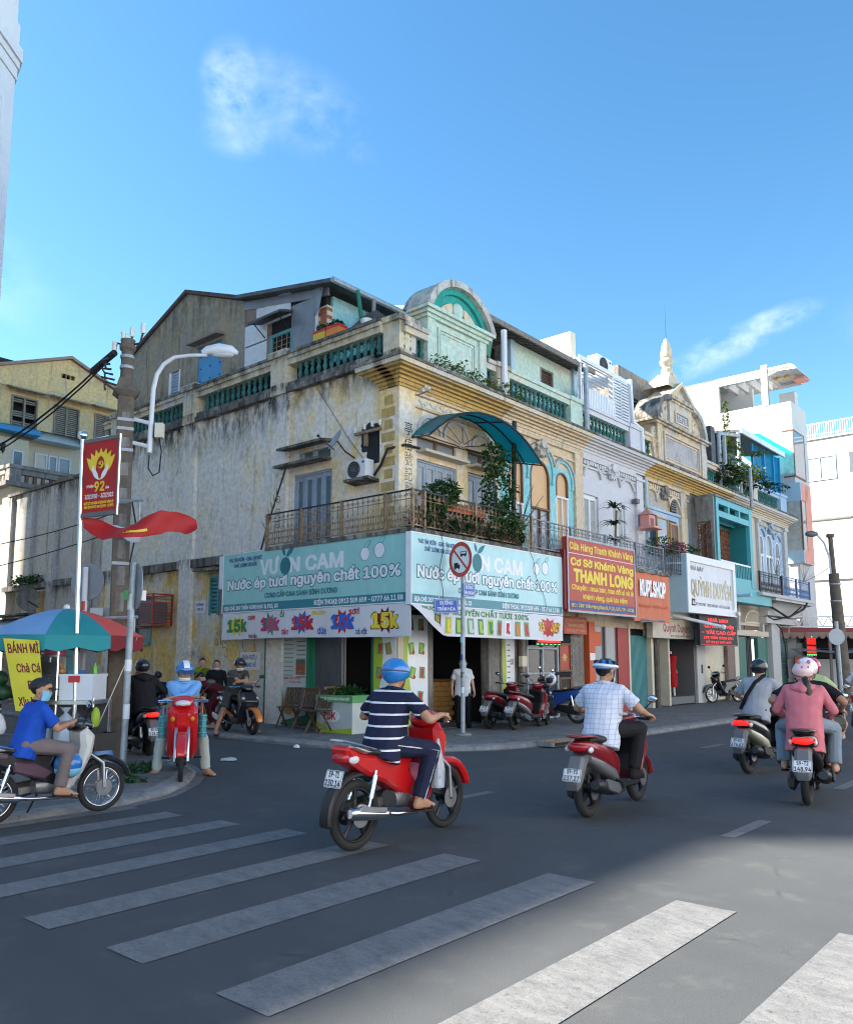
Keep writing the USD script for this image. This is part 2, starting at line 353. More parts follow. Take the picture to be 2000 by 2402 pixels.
plaster('pole_concrete',(0.15,0.125,0.098),(0.115,0.10,0.082),(0.45,0.6),streak=(0.12,0.10,0.085),streak_at=(0.56,0.72),scale=3)
plaster('pavement',(0.19,0.185,0.175),(0.145,0.14,0.135),(0.42,0.6),streak=(0.08,0.08,0.078),streak_at=(0.55,0.7),scale=1.6,bump=0.7)
plaster('kerb_stone',(0.27,0.265,0.25),(0.21,0.205,0.2),(0.42,0.6),streak=(0.11,0.11,0.105),streak_at=(0.55,0.7),scale=2.2,bump=0.7)

# plain things
for n,c,r in (('black_plastic',(0.012,0.012,0.013),0.45),('rubber',(0.016,0.016,0.016),0.8),('dark_void',(0.012,0.012,0.014),0.9),('seat_black',(0.014,0.014,0.015),0.55),  # dark_void: near-black standing in for shade in rooms and gaps
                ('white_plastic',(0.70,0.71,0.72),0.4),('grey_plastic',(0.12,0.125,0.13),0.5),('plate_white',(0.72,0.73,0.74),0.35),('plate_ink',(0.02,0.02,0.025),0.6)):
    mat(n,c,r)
mat('chrome',(0.78,0.79,0.80),0.13,1.0)
mat('steel',(0.55,0.56,0.57),0.32,1.0,vary=0.12,vscale=14)
mat('alloy_dark',(0.03,0.03,0.032),0.4,0.6)
mat('engine_grey',(0.25,0.25,0.26),0.45,0.8,vary=0.2,vscale=30)
mat('galvanised',(0.36,0.40,0.43),0.55,0.35,vary=0.14,vscale=9,dirt=(0.22,0.22,0.21),dscale=5)
mat('sign_back',(0.30,0.33,0.36),0.55,0.3,vary=0.06,vscale=5,dirt=(0.22,0.22,0.22),dscale=7)
mat('lamp_white',(0.62,0.64,0.66),0.4,vary=0.05)
mat('lamp_glass',(0.45,0.47,0.46),0.15,spec=0.6)
mat('porcelain',(0.72,0.70,0.66),0.25)
mat('mirror_letters',(0.22,0.18,0.11),0.2,1.0)
mat('cable',(0.012,0.012,0.013),0.7)
mat('iron_rust',(0.30,0.21,0.13),0.75,0.1,vary=0.35,vscale=7,dirt=(0.10,0.055,0.03),dscale=9)
mat('iron_grey',(0.22,0.24,0.26),0.6,0.2,vary=0.2,vscale=7,dirt=(0.08,0.06,0.05),dscale=8)
mat('iron_black',(0.022,0.022,0.024),0.5,0.2)
mat('iron_blue',(0.03,0.13,0.33),0.45)
mat('old_wood',(0.19,0.165,0.135),0.85,vary=0.3,vscale=8,bump=0.4)
mat('brown_wood',(0.16,0.075,0.035),0.6,vary=0.25,vscale=10)
mat('chair_wood',(0.085,0.052,0.032),0.55,vary=0.3,vscale=14)
mat('counter_wood',(0.42,0.23,0.07),0.55,vary=0.2,vscale=7,bump=0.3,bscale=12)
mat('tile_roof',(0.085,0.06,0.05),0.9,vary=0.4,vscale=12,bump=0.6)
mat('tin_dark',(0.09,0.095,0.10),0.6,0.3,vary=0.3,vscale=5,dirt=(0.05,0.035,0.028),dscale=4)
mat('tin_grey',(0.23,0.25,0.28),0.5,0.3,vary=0.1,vscale=3,dirt=(0.17,0.175,0.18),dscale=5)
mat('tin_rusty',(0.26,0.19,0.16),0.8,0.1,vary=0.2,vscale=3,dirt=(0.13,0.05,0.03),dscale=3)
mat('board_white',(0.62,0.65,0.68),0.55,vary=0.06,vscale=2,dirt=(0.48,0.48,0.46),dscale=6)
mat('brick_red',(0.38,0.12,0.055),0.85,vary=0.25,vscale=9,bump=0.4)
mat('brick_lattice',(0.22,0.10,0.06),0.9,vary=0.25,vscale=6)
mat('blue_door',(0.03,0.25,0.50),0.5,vary=0.08,vscale=3,dirt=(0.025,0.2,0.42),dscale=4)
mat('shutter_blue',(0.29,0.36,0.45),0.55,vary=0.1,vscale=5,dirt=(0.2,0.24,0.3),dscale=6)
mat('glass_dim',(0.10,0.16,0.18),0.12,spec=0.7,vary=0.15,vscale=2)
mat('glass_grey',(0.26,0.29,0.31),0.18,spec=0.6,vary=0.12,vscale=2)
mat('board_peach',(0.66,0.41,0.20),0.6,vary=0.06,vscale=3)
mat('curtain_grey',(0.40,0.41,0.38),0.8,vary=0.3,vscale=5)
pane_mat('glass_pane')
pane_mat('glass_mirror',(0.5,0.6,0.7),0.02,0.15,(0.16,0.19,0.22))
def poly_mat(name,c,see):
    """Tinted corrugated plastic that glows when the sky is behind it."""
    nodes={'t': ('transparent_bsdf',{'color': c}),'l': ('translucent_bsdf',{'color': tuple(min(1,x*1.3) for x in c)}),'d': ('principled_bsdf',{'base_color': tuple(x*.7 for x in c),'roughness': .25}),'m1': ('mix_closure',{'fac': .62}),'m2': ('mix_closure',{'fac': see})}
    M[name]=usdkit.material(stage,'/World/Looks/' + name,nodes,[('d.BSDF','m1.closure1'),('l.BSDF','m1.closure2'),('m1.closure','m2.closure1'),('t.BSDF','m2.closure2')],surface='m2.closure')
poly_mat('poly_teal',(0.02,0.42,0.48),0.3)
poly_mat('poly_cyan',(0.03,0.55,0.80),0.3)
pane_mat('plastic_bag',(0.85,0.9,0.95),0.2,0.45,(0.6,0.65,0.7))
# paints and cloths
for n,c,r in (('sign_teal',(0.30,0.60,0.58),0.35),('sign_teal_pale',(0.42,0.68,0.70),0.35),('sign_teal_dark',(0.03,0.22,0.28),0.35),('ink_teal',(0.012,0.17,0.21),0.5),('ink_navy',(0.03,0.06,0.22),0.5),('ink_white',(0.78,0.80,0.82),0.45),
                ('sign_red',(0.43,0.052,0.030),0.5),('sign_orange',(0.56,0.12,0.035),0.5),('ink_yellow',(0.78,0.58,0.03),0.5),('ink_red',(0.5,0.02,0.03),0.5),('ink_green',(0.02,0.22,0.06),0.5),
                ('ink_blue',(0.02,0.12,0.55),0.5),('ink_maroon',(0.20,0.01,0.015),0.5),('ink_magenta',(0.48,0.02,0.16),0.5),('ink_black',(0.012,0.012,0.013),0.6),('ink_orange',(0.7,0.2,0.02),0.5),('ink_grey',(0.2,0.2,0.2),0.6),
                ('road_sign_blue',(0.012,0.09,0.42),0.35),('road_sign_red',(0.55,0.05,0.025),0.4),('flag_red',(0.40,0.010,0.010),0.6),('poster_green',(0.10,0.33,0.12),0.5),('poster_lime',(0.38,0.50,0.04),0.5),('poster_pale',(0.50,0.56,0.52),0.5),
                ('frame_green',(0.015,0.16,0.09),0.5),('orange_paint',(0.55,0.09,0.02),0.55),('red_paint',(0.33,0.02,0.015),0.5),('teal_gate',(0.07,0.27,0.28),0.55),('green_door',(0.05,0.17,0.13),0.55),('teal_balcony',(0.10,0.40,0.44),0.55),
                ('teal_deep',(0.015,0.22,0.24),0.6),('coral',(0.62,0.22,0.15),0.55),('pale_blue',(0.38,0.52,0.60),0.5),('pink_shrine',(0.58,0.26,0.22),0.5),('gold',(0.5,0.33,0.06),0.35),
                ('umbrella_blue',(0.17,0.34,0.58),0.7),('umbrella_teal',(0.02,0.26,0.28),0.7),('umbrella_red',(0.62,0.09,0.07),0.7),('banner_yellow',(0.62,0.55,0.03),0.6),('awning_blue',(0.04,0.13,0.42),0.5),('cream_paint',(0.62,0.57,0.45),0.5),
                ('bread',(0.50,0.24,0.06),0.7),('pink_plastic',(0.62,0.17,0.27),0.4),('green_plastic',(0.16,0.5,0.05),0.4),('red_plastic',(0.5,0.02,0.025),0.35),('blue_plastic',(0.03,0.18,0.4),0.4),('melon_green',(0.02,0.07,0.025),0.4),('yellow_plastic',(0.6,0.4,0.03),0.4)):
    mat(n,c,r,vary=0.07,vscale=4)
for n,c in (('flap_teal',(0.02,0.26,0.28)),('valance_red',(0.20,0.012,0.018))): mat(n,c,0.75)
mat('banner_white',(0.66,0.67,0.70),0.55,vary=0.05,vscale=3)
for n,c in (('led_red',(0.9,0.012,0.01)),('tail_lit',(0.9,0.012,0.01))): mat(n,c,0.5,emit=0.42)
mat('led_green',(0.1,0.9,0.15),0.5,emit=0.8)
mat('tail_red',(0.38,0.012,0.02),0.15,spec=0.6)
mat('lens_clear',(0.55,0.56,0.57),0.08,spec=0.7)
mat('lens_amber',(0.6,0.22,0.02),0.2)
for n,c in (('bike_red',(0.52,0.010,0.012)),('bike_maroon',(0.20,0.010,0.014)),('bike_black',(0.014,0.014,0.016)),('bike_blue',(0.02,0.07,0.30)),('bike_white',(0.62,0.62,0.58)),('bike_orange',(0.58,0.17,0.02)),('bike_cream',(0.48,0.46,0.34)),('bike_plum',(0.10,0.05,0.075)),('bike_grey',(0.16,0.16,0.17)),
             ('helmet_blue',(0.02,0.17,0.47)),('helmet_black',(0.014,0.016,0.02)),('helmet_white',(0.72,0.73,0.75)),('helmet_pink',(0.72,0.50,0.50)),('helmet_magenta',(0.55,0.03,0.12)),('helmet_navy',(0.02,0.05,0.16))):
    mat(n,c,0.22,coat=0.6,spec=0.5)
mat('skin',(0.42,0.22,0.135),0.55,vary=0.08,vscale=25,obj_space=True)
mat('skin_pale',(0.52,0.30,0.20),0.55,vary=0.06,vscale=25,obj_space=True)
mat('mannequin',(0.66,0.66,0.66),0.35)
mat('hair',(0.010,0.009,0.009),0.4)
mat('lips',(0.30,0.10,0.08),0.5)
mat('eye_white',(0.6,0.6,0.58),0.3)
for n,c in (('cloth_white',(0.62,0.64,0.68)),('cloth_navy',(0.014,0.018,0.045)),('cloth_black',(0.012,0.012,0.014)),('cloth_grey',(0.33,0.34,0.37)),('cloth_pink',(0.56,0.17,0.20)),('cloth_dkblue',(0.012,0.075,0.42)),('cloth_sky',(0.17,0.38,0.70)),('cloth_taupe',(0.17,0.135,0.13)),
             ('cloth_pale',(0.46,0.50,0.46)),('cloth_olive',(0.20,0.26,0.015)),('cloth_dkgrey',(0.065,0.068,0.065)),('cloth_maroon',(0.085,0.012,0.018)),('cloth_denim',(0.20,0.25,0.30)),('cloth_lime',(0.42,0.52,0.25)),('cloth_dress',(0.36,0.010,0.014)),('mask_blue',(0.20,0.50,0.68)),('mask_white',(0.65,0.66,0.66)),('sandal',(0.05,0.025,0.018)),('shoe_black',(0.014,0.013,0.013))):
    mat(n,c,0.85,vary=0.09,vscale=9,bump=0.15,bscale=160,obj_space=True,spec=0.25)
leaf_mat('leaf_dark',(0.015,0.05,0.012),(0.06,0.14,0.03))
leaf_mat('leaf_mid',(0.03,0.09,0.02),(0.13,0.22,0.04))
leaf_mat('leaf_yellow',(0.10,0.14,0.02),(0.30,0.32,0.06))
leaf_mat('leaf_dry',(0.10,0.09,0.05),(0.20,0.18,0.09))
leaf_mat('petal',(0.35,0.02,0.14),(0.6,0.08,0.28))

def woven(name,base,lines,size=(0.05,0.05),width=0.09,tilt=0.0,axes='xz',obj_space=True,rough=0.85):
    """Cloth with a printed or woven check: thin lines every size metres across both axes (size 0: none)."""
    nodes={'t': ('texture_coordinate',{}),'s': ('separate_xyz',{}),'p': ('principled_bsdf',{'roughness': rough,'specular_ior_level': 0.25}),'c': ('mix_color',{'a': base,'b': lines})}
    links=[('t.object','s.vector')]; outs=[]
    for i,(ax,sz) in enumerate(zip(axes,size)):
        if not sz: continue
        nodes[f'd{i}']=('math',{'math_type': 'divide','value2': sz}); nodes[f'f{i}']=('math',{'math_type': 'fraction'}); nodes[f'l{i}']=('math',{'math_type': 'less_than','value2': width})
        links += [(f's.{ax}',f'd{i}.value1'),(f'd{i}.value',f'f{i}.value1'),(f'f{i}.value',f'l{i}.value1')]; outs.append(f'l{i}.value')
    if len(outs) == 2:
        nodes['mx']=('math',{'math_type': 'maximum'}); links += [(outs[0],'mx.value1'),(outs[1],'mx.value2')]; outs=['mx.value']
    links += [(outs[0],'c.fac'),('c.result','p.base_color')]
    M[name]=usdkit.material(stage,'/World/Looks/' + name,nodes,links,surface='p.BSDF')
woven('cloth_check',(0.58,0.62,0.72),(0.30,0.33,0.46),(0.048,0.05),0.085,axes='yz')
woven('cloth_stripe',(0.014,0.017,0.045),(0.70,0.71,0.73),(0.0,0.098),0.17,axes='yz')
woven('awning_stripe',(0.03,0.12,0.42),(0.5,0.58,0.66),(0.16,0.0),0.4,axes='xz',rough=0.5)

def asphalt():
    nodes={'g': ('geometry',{}),'n1': ('noise_texture',{'scale': 0.35,'detail': 6.0,'roughness': 0.6}),'r1': ('rgb_ramp',{'ramp': [(0.3,(0.046,0.052,0.058)),(0.7,(0.068,0.073,0.078))]}),
             'n2': ('noise_texture',{'scale': 130.0,'detail': 3.0,'roughness': 0.7}),'r2': ('map_range',{'from_min': 0.25,'from_max': 0.75,'to_min': 0.72,'to_max': 1.28,'clamp': True}),'c': ('vector_math',{'math_type': 'scale'}),
             'n3': ('noise_texture',{'scale': 2.2,'detail': 7.0,'roughness': 0.7}),'r3': ('map_range',{'from_min': 0.54,'from_max': 0.74,'to_min': 0.0,'to_max': 0.5,'clamp': True}),'c3': ('mix_color',{'b': (0.12,0.12,0.115)}),
             'm5': ('mapping',{'rotation': (0,0,math.radians(49.4)),'location': (3,7,0)}),'m6': ('mapping',{'scale': (0.16,1.0,1.0)}),'n5': ('noise_texture',{'scale': 1.1,'detail': 6.0,'roughness': 0.6}),'r5': ('map_range',{'from_min': 0.5,'from_max': 0.72,'to_min': 0.0,'to_max': 0.5,'clamp': True}),'c5': ('mix_color',{'b': (0.038,0.041,0.045)}),
             'v6': ('voronoi_texture',{'feature': 'distance_to_edge','scale': 0.55}),'w6': ('noise_texture',{'scale': 1.6,'detail': 5.0}),'a6': ('mix_vector',{'fac': 0.25,'use_clamp': False}),'r6': ('map_range',{'from_min': 0.004,'from_max': 0.011,'to_min': 0.6,'to_max': 0.0,'clamp': True}),'g6': ('math',{'math_type': 'multiply'}),'k6': ('map_range',{'from_min': 0.52,'from_max': 0.62,'to_min': 0.0,'to_max': 1.0,'clamp': True}),'c6': ('mix_color',{'b': (0.03,0.032,0.034)}),
             'b': ('bump',{'strength': 0.55,'distance': 0.006}),'p': ('principled_bsdf',{'roughness': 0.78,'specular_ior_level': 0.35})}
    M['asphalt']=usdkit.material(stage,'/World/Looks/asphalt',nodes,[('g.position','n1.vector'),('n1.fac','r1.fac'),('g.position','n2.vector'),('n2.fac','r2.value'),('g.position','n3.vector'),('n3.fac','r3.value'),('r3.result','c3.fac'),('r1.color','c3.a'),
        ('g.position','m5.vector'),('m5.vector','m6.vector'),('m6.vector','n5.vector'),('n5.fac','r5.value'),('r5.result','c5.fac'),('c3.result','c5.a'),
        ('g.position','w6.vector'),('g.position','a6.a'),('w6.color','a6.b'),('a6.result','v6.vector'),('v6.distance','r6.value'),('n3.fac','k6.value'),('r6.result','g6.value1'),('k6.result','g6.value2'),('g6.value','c6.fac'),('c5.result','c6.a'),
        ('c6.result','c.vector1'),('r2.result','c.scale'),('c.vector','p.base_color'),('n2.fac','b.height'),('b.normal','p.normal')],surface='p.BSDF')
    nodes={'g': ('geometry',{}),'m': ('mapping',{'rotation': (0,0,math.radians(49.4))}),'m2': ('mapping',{'scale': (3.0,6.5,3.0)}),'n1': ('noise_texture',{'scale': 1.5,'detail': 9.0,'roughness': 0.74}),
             'r1': ('rgb_ramp',{'ramp': [(0.30,(0.085,0.092,0.098)),(0.42,(0.12,0.125,0.13)),(0.62,(0.165,0.17,0.175))]}),'n2': ('noise_texture',{'scale': 120.0,'detail': 3.0,'roughness': 0.7}),
             'r2': ('map_range',{'from_min': 0.25,'from_max': 0.75,'to_min': 0.7,'to_max': 1.3,'clamp': True}),'c': ('vector_math',{'math_type': 'scale'}),'n3': ('noise_texture',{'scale': 26.0,'detail': 6.0,'roughness': 0.75}),
             'r3': ('map_range',{'from_min': 0.56,'from_max': 0.64,'to_min': 0.0,'to_max': 0.8,'clamp': True}),'c3': ('mix_color',{'b': (0.072,0.078,0.083)}),'b': ('bump',{'strength': 0.5,'distance': 0.006}),'p': ('principled_bsdf',{'roughness': 0.75,'specular_ior_level': 0.35})}
    M['road_paint']=usdkit.material(stage,'/World/Looks/road_paint',nodes,[('g.position','m.vector'),('m.vector','m2.vector'),('m2.vector','n1.vector'),('n1.fac','r1.fac'),('g.position','n2.vector'),('n2.fac','r2.value'),('g.position','n3.vector'),('n3.fac','r3.value'),('r3.result','c3.fac'),('r1.color','c3.a'),
        ('c3.result','c.vector1'),('r2.result','c.scale'),('c.vector','p.base_color'),('n2.fac','b.height'),('b.normal','p.normal')],surface='p.BSDF')
asphalt()
# ---------------------------------------------------------------- lettering
_fonts={}
def glyphs(text,heavy=0):
    """Lettering as a flat shape, capitals 1 unit tall, starting at x = 0 (heavy: thickness of the added stroke)."""
    heavy=int(round(heavy*.55)); key=(text,heavy)
    if key in _fonts: return _fonts[key]
    from PIL import Image,ImageDraw,ImageFont
    files=glob.glob('/opt/blender-*/*/datafiles/fonts/' + ('Noto Sans CJK Regular.woff2' if any(ord(c) > 0x2fff for c in text) else 'Inter.woff2'))
    font=ImageFont.truetype(files[0],64)
    x0,y0,x1,y1=font.getbbox(text,anchor='ls',stroke_width=heavy)
    im=Image.new('L',(int(x1 - x0 + 8),int(y1 - y0 + 8)))
    ImageDraw.Draw(im).text((4 - x0,4 - y0),text,255,font,anchor='ls',stroke_width=heavy)
    on=np.pad(np.asarray(im) > 127,((0,0),(1,1))).astype(np.int8)
    rows,starts=np.nonzero(np.diff(on,axis=1) == 1); ends=np.nonzero(np.diff(on,axis=1) == -1)[1]
    g=shapely.union_all(shapely.box(starts,-rows - 1,ends,-rows)).buffer(0.6).buffer(-0.6).simplify(0.75)
    s=1 / 46.5
    g=sa.affine_transform(g,[s,0,0,s,-4*s,(4 - y0)*s])
    _fonts[key]=g
    return g

def fit(text,x0,x1,y,h,heavy=0,slant=0.0,rot=0.0):
    """The text's shape stretched to run from x0 to x1 with capitals h tall on baseline y."""
    g=glyphs(text,heavy); a,_,b,_=g.bounds
    g=sa.affine_transform(g,[(x1 - x0) / (b - a),slant*h,0,h,x0 - a*(x1 - x0) / (b - a),y])
    return sa.rotate(g,rot,origin=((x0 + x1) / 2,y + h / 2)) if rot else g

def burst(cx,cy,r,n=11,inner=0.58,seed=0,sx=1.0,sy=1.0):
    q=random.Random(seed); pts=[]
    for k in range(2*n):
        rr=r*(q.uniform(0.82,1.05) if k % 2 == 0 else inner*q.uniform(0.85,1.1)); a=PI*k / n
        pts.append((cx + sx*rr*math.cos(a),cy + sy*rr*math.sin(a)))
    return sg.Polygon(pts).buffer(0)

def disc(cx,cy,rx,ry=None,n=28):
    t=np.arange(n)*2*PI / n
    return sg.Polygon(np.stack([cx + rx*np.cos(t),cy + (rx if ry is None else ry)*np.sin(t)],1))

def leafshape(cx,cy,l,w,rot):
    t=np.linspace(0,1,9); y=w*np.sin(PI*t)*(1 - 0.35*t)
    p=np.vstack([np.stack([l*t,y],1),np.stack([l*t[::-1],-y[::-1]],1)[1:-1]])
    return sa.translate(sa.rotate(sg.Polygon(p),rot,origin=(0,0)),cx,cy)

def prints(name,fr,shape,d,m,parent,thick=0.003,label=None):
    """Flat lettering or a printed mark, a thin relief on a facade's plane at distance d."""
    mb=MB().fpoly(fr,shape,d,d + thick)
    return obj(name,mb,m,parent,label=label)

class PlaneFrame:
    """A free plane for prints: origin, x axis, y axis (up in the print), normal."""
    def __init__(self,O,x,y):
        self.O=np.asarray(O,float); x=np.asarray(x,float); y=np.asarray(y,float)
        self.u=x / np.linalg.norm(x); self.v=y / np.linalg.norm(y); self.n=np.cross(self.u,self.v)
    def W(self,p):
        p=np.asarray(p,float); return self.O + p[...,:1]*self.u + p[...,1:2]*self.n + p[...,2:3]*self.v

# ---------------------------------------------------------------- foliage
def leaves(points,size,seed=0,long=1.6,droop=0.3):
    """Leaf-shaped faces (two triangles folded along the rib) at the given points."""
    q=np.random.default_rng(seed); n=len(points); P=np.asarray(points,float)
    az=q.uniform(0,2*PI,n); el=q.normal(-droop,0.5,n)
    d=np.stack([np.cos(az)*np.cos(el),np.sin(az)*np.cos(el),np.sin(el)],1)
    r=np.cross(d,q.normal(0,1,(n,3))*0.5 + [0,0,1]); r /= np.maximum(np.linalg.norm(r,axis=1,keepdims=True),1e-9)
    s=size*q.uniform(0.6,1.3,(n,1)); L=d*s*long; Wd=r*s*0.5
    up=np.cross(r,d)*s*0.15
    v=np.stack([P,P + 0.45*L + Wd - up,P + L,P + 0.45*L - Wd - up],1).reshape(-1,3)
    i=np.arange(n)[:,None]*4
    f=np.vstack([i + [0,1,2],i + [0,2,3]])
    return MB().add(v,f)

def clump(c,r,n,seed,flat=1.0,shell=0.5):
    q=np.random.default_rng(seed); d=q.normal(0,1,(n,3)); d /= np.linalg.norm(d,axis=1,keepdims=True)
    rad=(shell + (1 - shell)*q.uniform(0,1,(n,1))) ** 0.7
    return np.asarray(c) + d*rad*np.asarray(r)

def blades(c,n,length,width,seed,spread=0.9,up=0.7):
    """Strap leaves arching out of one point."""
    q=random.Random(seed); mb=MB()
    for k in range(n):
        a=q.uniform(0,2*PI); L=length*q.uniform(0.6,1.1); h=q.uniform(0.3,1.0)*up; pts=[]
        for t in np.linspace(0,1,5):
            rr=L*spread*t; z=L*(h*1.6*t - 1.3*h*t*t - (1 - h)*0.25*t*t)
            pts.append(np.array(c) + [math.cos(a)*rr,math.sin(a)*rr,z])
        side=np.array([-math.sin(a),math.cos(a),0])*width
        for i in range(4):
            w0,w1=(1 - (i / 4) ** 2),(1 - ((i + 1) / 4) ** 2)
            mb.quad(pts[i] - side*w0,pts[i] + side*w0,pts[i + 1] + side*w1,pts[i + 1] - side*w1)
    return mb
# ---------------------------------------------------------------- ground, pavements, road markings
g=MB()
gs=np.array([-400,-150,-60,-25,-12,-6,0,6,12,25,60,150,400.0])
grid=np.array([[[x,y + 100 if abs(y) > 100 else y,0.0] for x in gs] for y in gs])
g.sheet(grid)
obj('road',g,'asphalt',kind='structure')

def kerbed(name,ring,top,m,kerb_w=0.28):
    """A raised pavement: worn rounded kerb stones round a slab. ring: corners (s, n) on the road grid."""
    pts=[tuple(RG(*p)[:2]) for p in ring]
    outer=sg.Polygon(pts).buffer(0.5,8).buffer(-1.0,8).buffer(0.5,8)
    inner=outer.buffer(-kerb_w,4)
    t=thing(name,kind='structure')
    mb=MB(); mb.prism(inner.buffer(0.004),-0.05,top)
    obj('slab',mb,m,t)
    mb=MB()
    prof=[(0.0,-0.02),(0.0,top*0.55),(0.03,top*0.85),(0.09,top + 0.004),(kerb_w,top + 0.005)]
    for (a,za),(b,zb) in zip(prof[:-1],prof[1:]):
        A,B=outer.buffer(-a,4),outer.buffer(-b,4)
        ca,cb=np.array(A.exterior.coords)[:-1],B.exterior
        n=len(ca); pb=np.array([np.array(cb.interpolate(cb.project(sg.Point(p))).coords[0]) for p in ca])
        v=np.vstack([np.c_[ca,np.full(n,za)],np.c_[pb,np.full(n,zb)]])
        i=np.arange(n); j=(i + 1) % n
        mb.add(v,np.vstack([np.stack([i,j,j + n],1),np.stack([i,j + n,i + n],1)]))
    obj('kerb',mb,'kerb_stone',t,smooth=40)
    return t,outer

pave,pave_outer=kerbed('pavement',[(-2.4,-22),(-2.42,-3),(-2.43,0.2),(-1.9,2.1),(-0.8,2.85),(0.9,3.4),(3.4,3.62),(9.4,3.7),(26.5,3.75),(27.5,3.4),(27.5,-1.5),(26,-1.5),(0.05,-1.9),(-0.3,-22)],0.08,'pavement')
# slab joints of the pavement, as narrow raised-free strips of mortar colour
isle,isle_outer=kerbed('pavement',[(-22,3.25),(-9.0,3.2),(-7.77,3.14),(-7.07,2.88),(-6.4,2.32),(-5.82,1.62),(-5.41,0.7),(-4.95,-0.8),(-5.0,-6),(-5.2,-24),(-9.5,-24),(-22,-2)],0.06,'pavement',0.25)
# gutters' white edge line on the tarmac
for k,o in enumerate((pave_outer,isle_outer)):
    clip=sg.Polygon([tuple(RG(*p)[:2]) for p in ((-11,-1.5),(-11,8),(27,8),(27,-1.5))])
    obj('edge_line',MB().prism(o.buffer(0.09 if k == 0 else 0.13).difference(o.buffer(0.01)).intersection(clip),0.001,0.005),'road_paint',pave if k == 0 else isle)

cross=thing('crosswalk',kind='structure')
for n0,n1,s0,s1 in ((2.66,2.98,-10.4,-8.6),(3.19,3.40,-10.2,-7.72),(3.80,4.12,-10.2,-7.65),(4.60,4.92,-10.15,-7.55),(5.40,5.72,-10.12,-7.41),(6.27,6.60,-10.16,-7.29),(7.14,7.51,-10.10,-7.21),(8.11,8.50,-10.08,-7.19),(9.11,9.50,-10.0,-7.24),(10.09,10.5,-10.0,-7.25)):
    if n0 < 3: continue
    obj('stripe',MB().add([RG(s0,n0,0.004),RG(s1,n0,0.004),RG(s1,n1,0.004),RG(s0,n1,0.004)],[[0,1,2],[0,2,3]]),'road_paint',cross)
lane=thing('lane_line',kind='structure')
for s0,s1,n in [(-5.0,-4.42,5.57),(-1.3,-0.6,5.56),(2.0,2.9,5.53),(6,7,5.5),(10,11,5.5),(14,15,5.5),(18,19,5.5)] + [(-5.1 + 3.55*k,-4.12 + 3.55*k,8.64) for k in range(8)]:
    obj('dash',MB().add([RG(s0,n - .065,0.004),RG(s1,n - .065,0.004),RG(s1,n + .065,0.004),RG(s0,n + .065,0.004)],[[0,1,2],[0,2,3]]),'road_paint',lane)

# storm drain set in the kerb
t=thing('storm_drain','rusty storm drain grate in the kerb near the street sign post','drain',RG(0.68,3.35))
mb=MB().fbox(RF,0.22,1.14,3.05,3.52,0.02,0.088); obj('concrete_frame',mb,'kerb_stone',t)
obj('opening',MB().fbox(RF,0.30,1.06,3.12,3.525,0.03,0.0895),'dark_void',t)
for k in range(5): obj('bar',MB().fbox(RF,0.30,1.06,3.16 + k*.085,3.19 + k*.085,0.085,0.098),'iron_rust',t)

# ---------------------------------------------------------------- corner shophouse
BAL=[(0.052,0),(0.052,0.05),(0.03,0.06),(0.03,0.08),(0.05,0.14),(0.055,0.19),(0.034,0.26),(0.028,0.30),(0.05,0.33),(0.05,0.345),(0.03,0.36),(0.045,0.41),(0.052,0.415),(0.052,0.46)]
def balusters(fr,s0,s1,d,z0,h,parent,step=0.225,m='baluster_teal'):
    n=max(1,int(round((s1 - s0) / step)))
    for k in range(n):
        s=s0 + (k + 0.5)*(s1 - s0) / n
        obj('baluster',MB().lathe([(r*1.15,z*h / 0.46) for r,z in BAL],fr.w(s,d,z0),8),m,parent,smooth=50)

def shutter_doors(fr,s0,s1,z0,z1,d,n,parent,frame='shutter_blue',pane='glass_dim',name='window'):
    """A folding glazed door or window: n leaves, each a frame and a pane."""
    w=(s1 - s0) / n
    fr_mb=MB().fbox(fr,s0 - .05,s0,d - .06,d + .02,z0,z1 + .05).fbox(fr,s1,s1 + .05,d - .06,d + .02,z0,z1 + .05).fbox(fr,s0,s1,d - .06,d + .02,z1,z1 + .05)
    win=obj(name,fr_mb,frame,parent)
    for k in range(n):
        a,b=s0 + k*w,s0 + (k + 1)*w; e=min(0.075,w*.24)
        mb=MB().fbox(fr,a + .004,a + e,d - .045,d,z0,z1 - .004).fbox(fr,b - e,b - .004,d - .045,d,z0,z1 - .004).fbox(fr,a + e,b - e,d - .045,d,z1 - .1,z1 - .004).fbox(fr,a + e,b - e,d - .045,d,z0,z0 + .12)
        obj('leaf',mb,frame,win)
        obj('pane',MB().fbox(fr,a + e,b - e,d - .035,d - .022,z0 + .12,z1 - .1),pane,win)
    return win

corner=thing('corner_shophouse','weathered yellow corner shophouse with mint arched pediment and juice bar below','building',(CORNER[0],CORNER[1],0))
# side-street wall panels between pilasters
def panel(fr,s0,s1,z0,z1,m,parent,holes=(),d1=0.0,d0=-0.25,name='wall'):
    p=sg.box(s0,z0,s1,z1)
    for h in holes: p=p.difference(h if hasattr(h,'bounds') else sg.box(*h))
    return obj(name,MB().fpoly(fr,p,d0,d1),m,parent)
panel(LF,-3.57,-0.02,4.05,7.97,'wall_main',corner,[(-3.40,4.1,-2.05,5.90),(-3.26,6.16,-2.12,6.42)])
panel(LF,-7.38,-4.15,4.05,7.97,'wall_side',corner)
panel(LF,-11.3,-7.95,4.05,7.97,'wall_side',corner)
panel(LF,-12.3,-11.85,4.05,7.97,'wall_side',corner)
panel(LF,-12.3,-4.15,0.0,4.05,'wall_low',corner,[(-10.30,2.02,-9.38,3.30),(-6.62,2.75,-6.20,3.70),(-4.18,0,-4.15,0.01)])
panel(LF,-4.15,-0.02,2.6,4.05,'wall_low',corner)
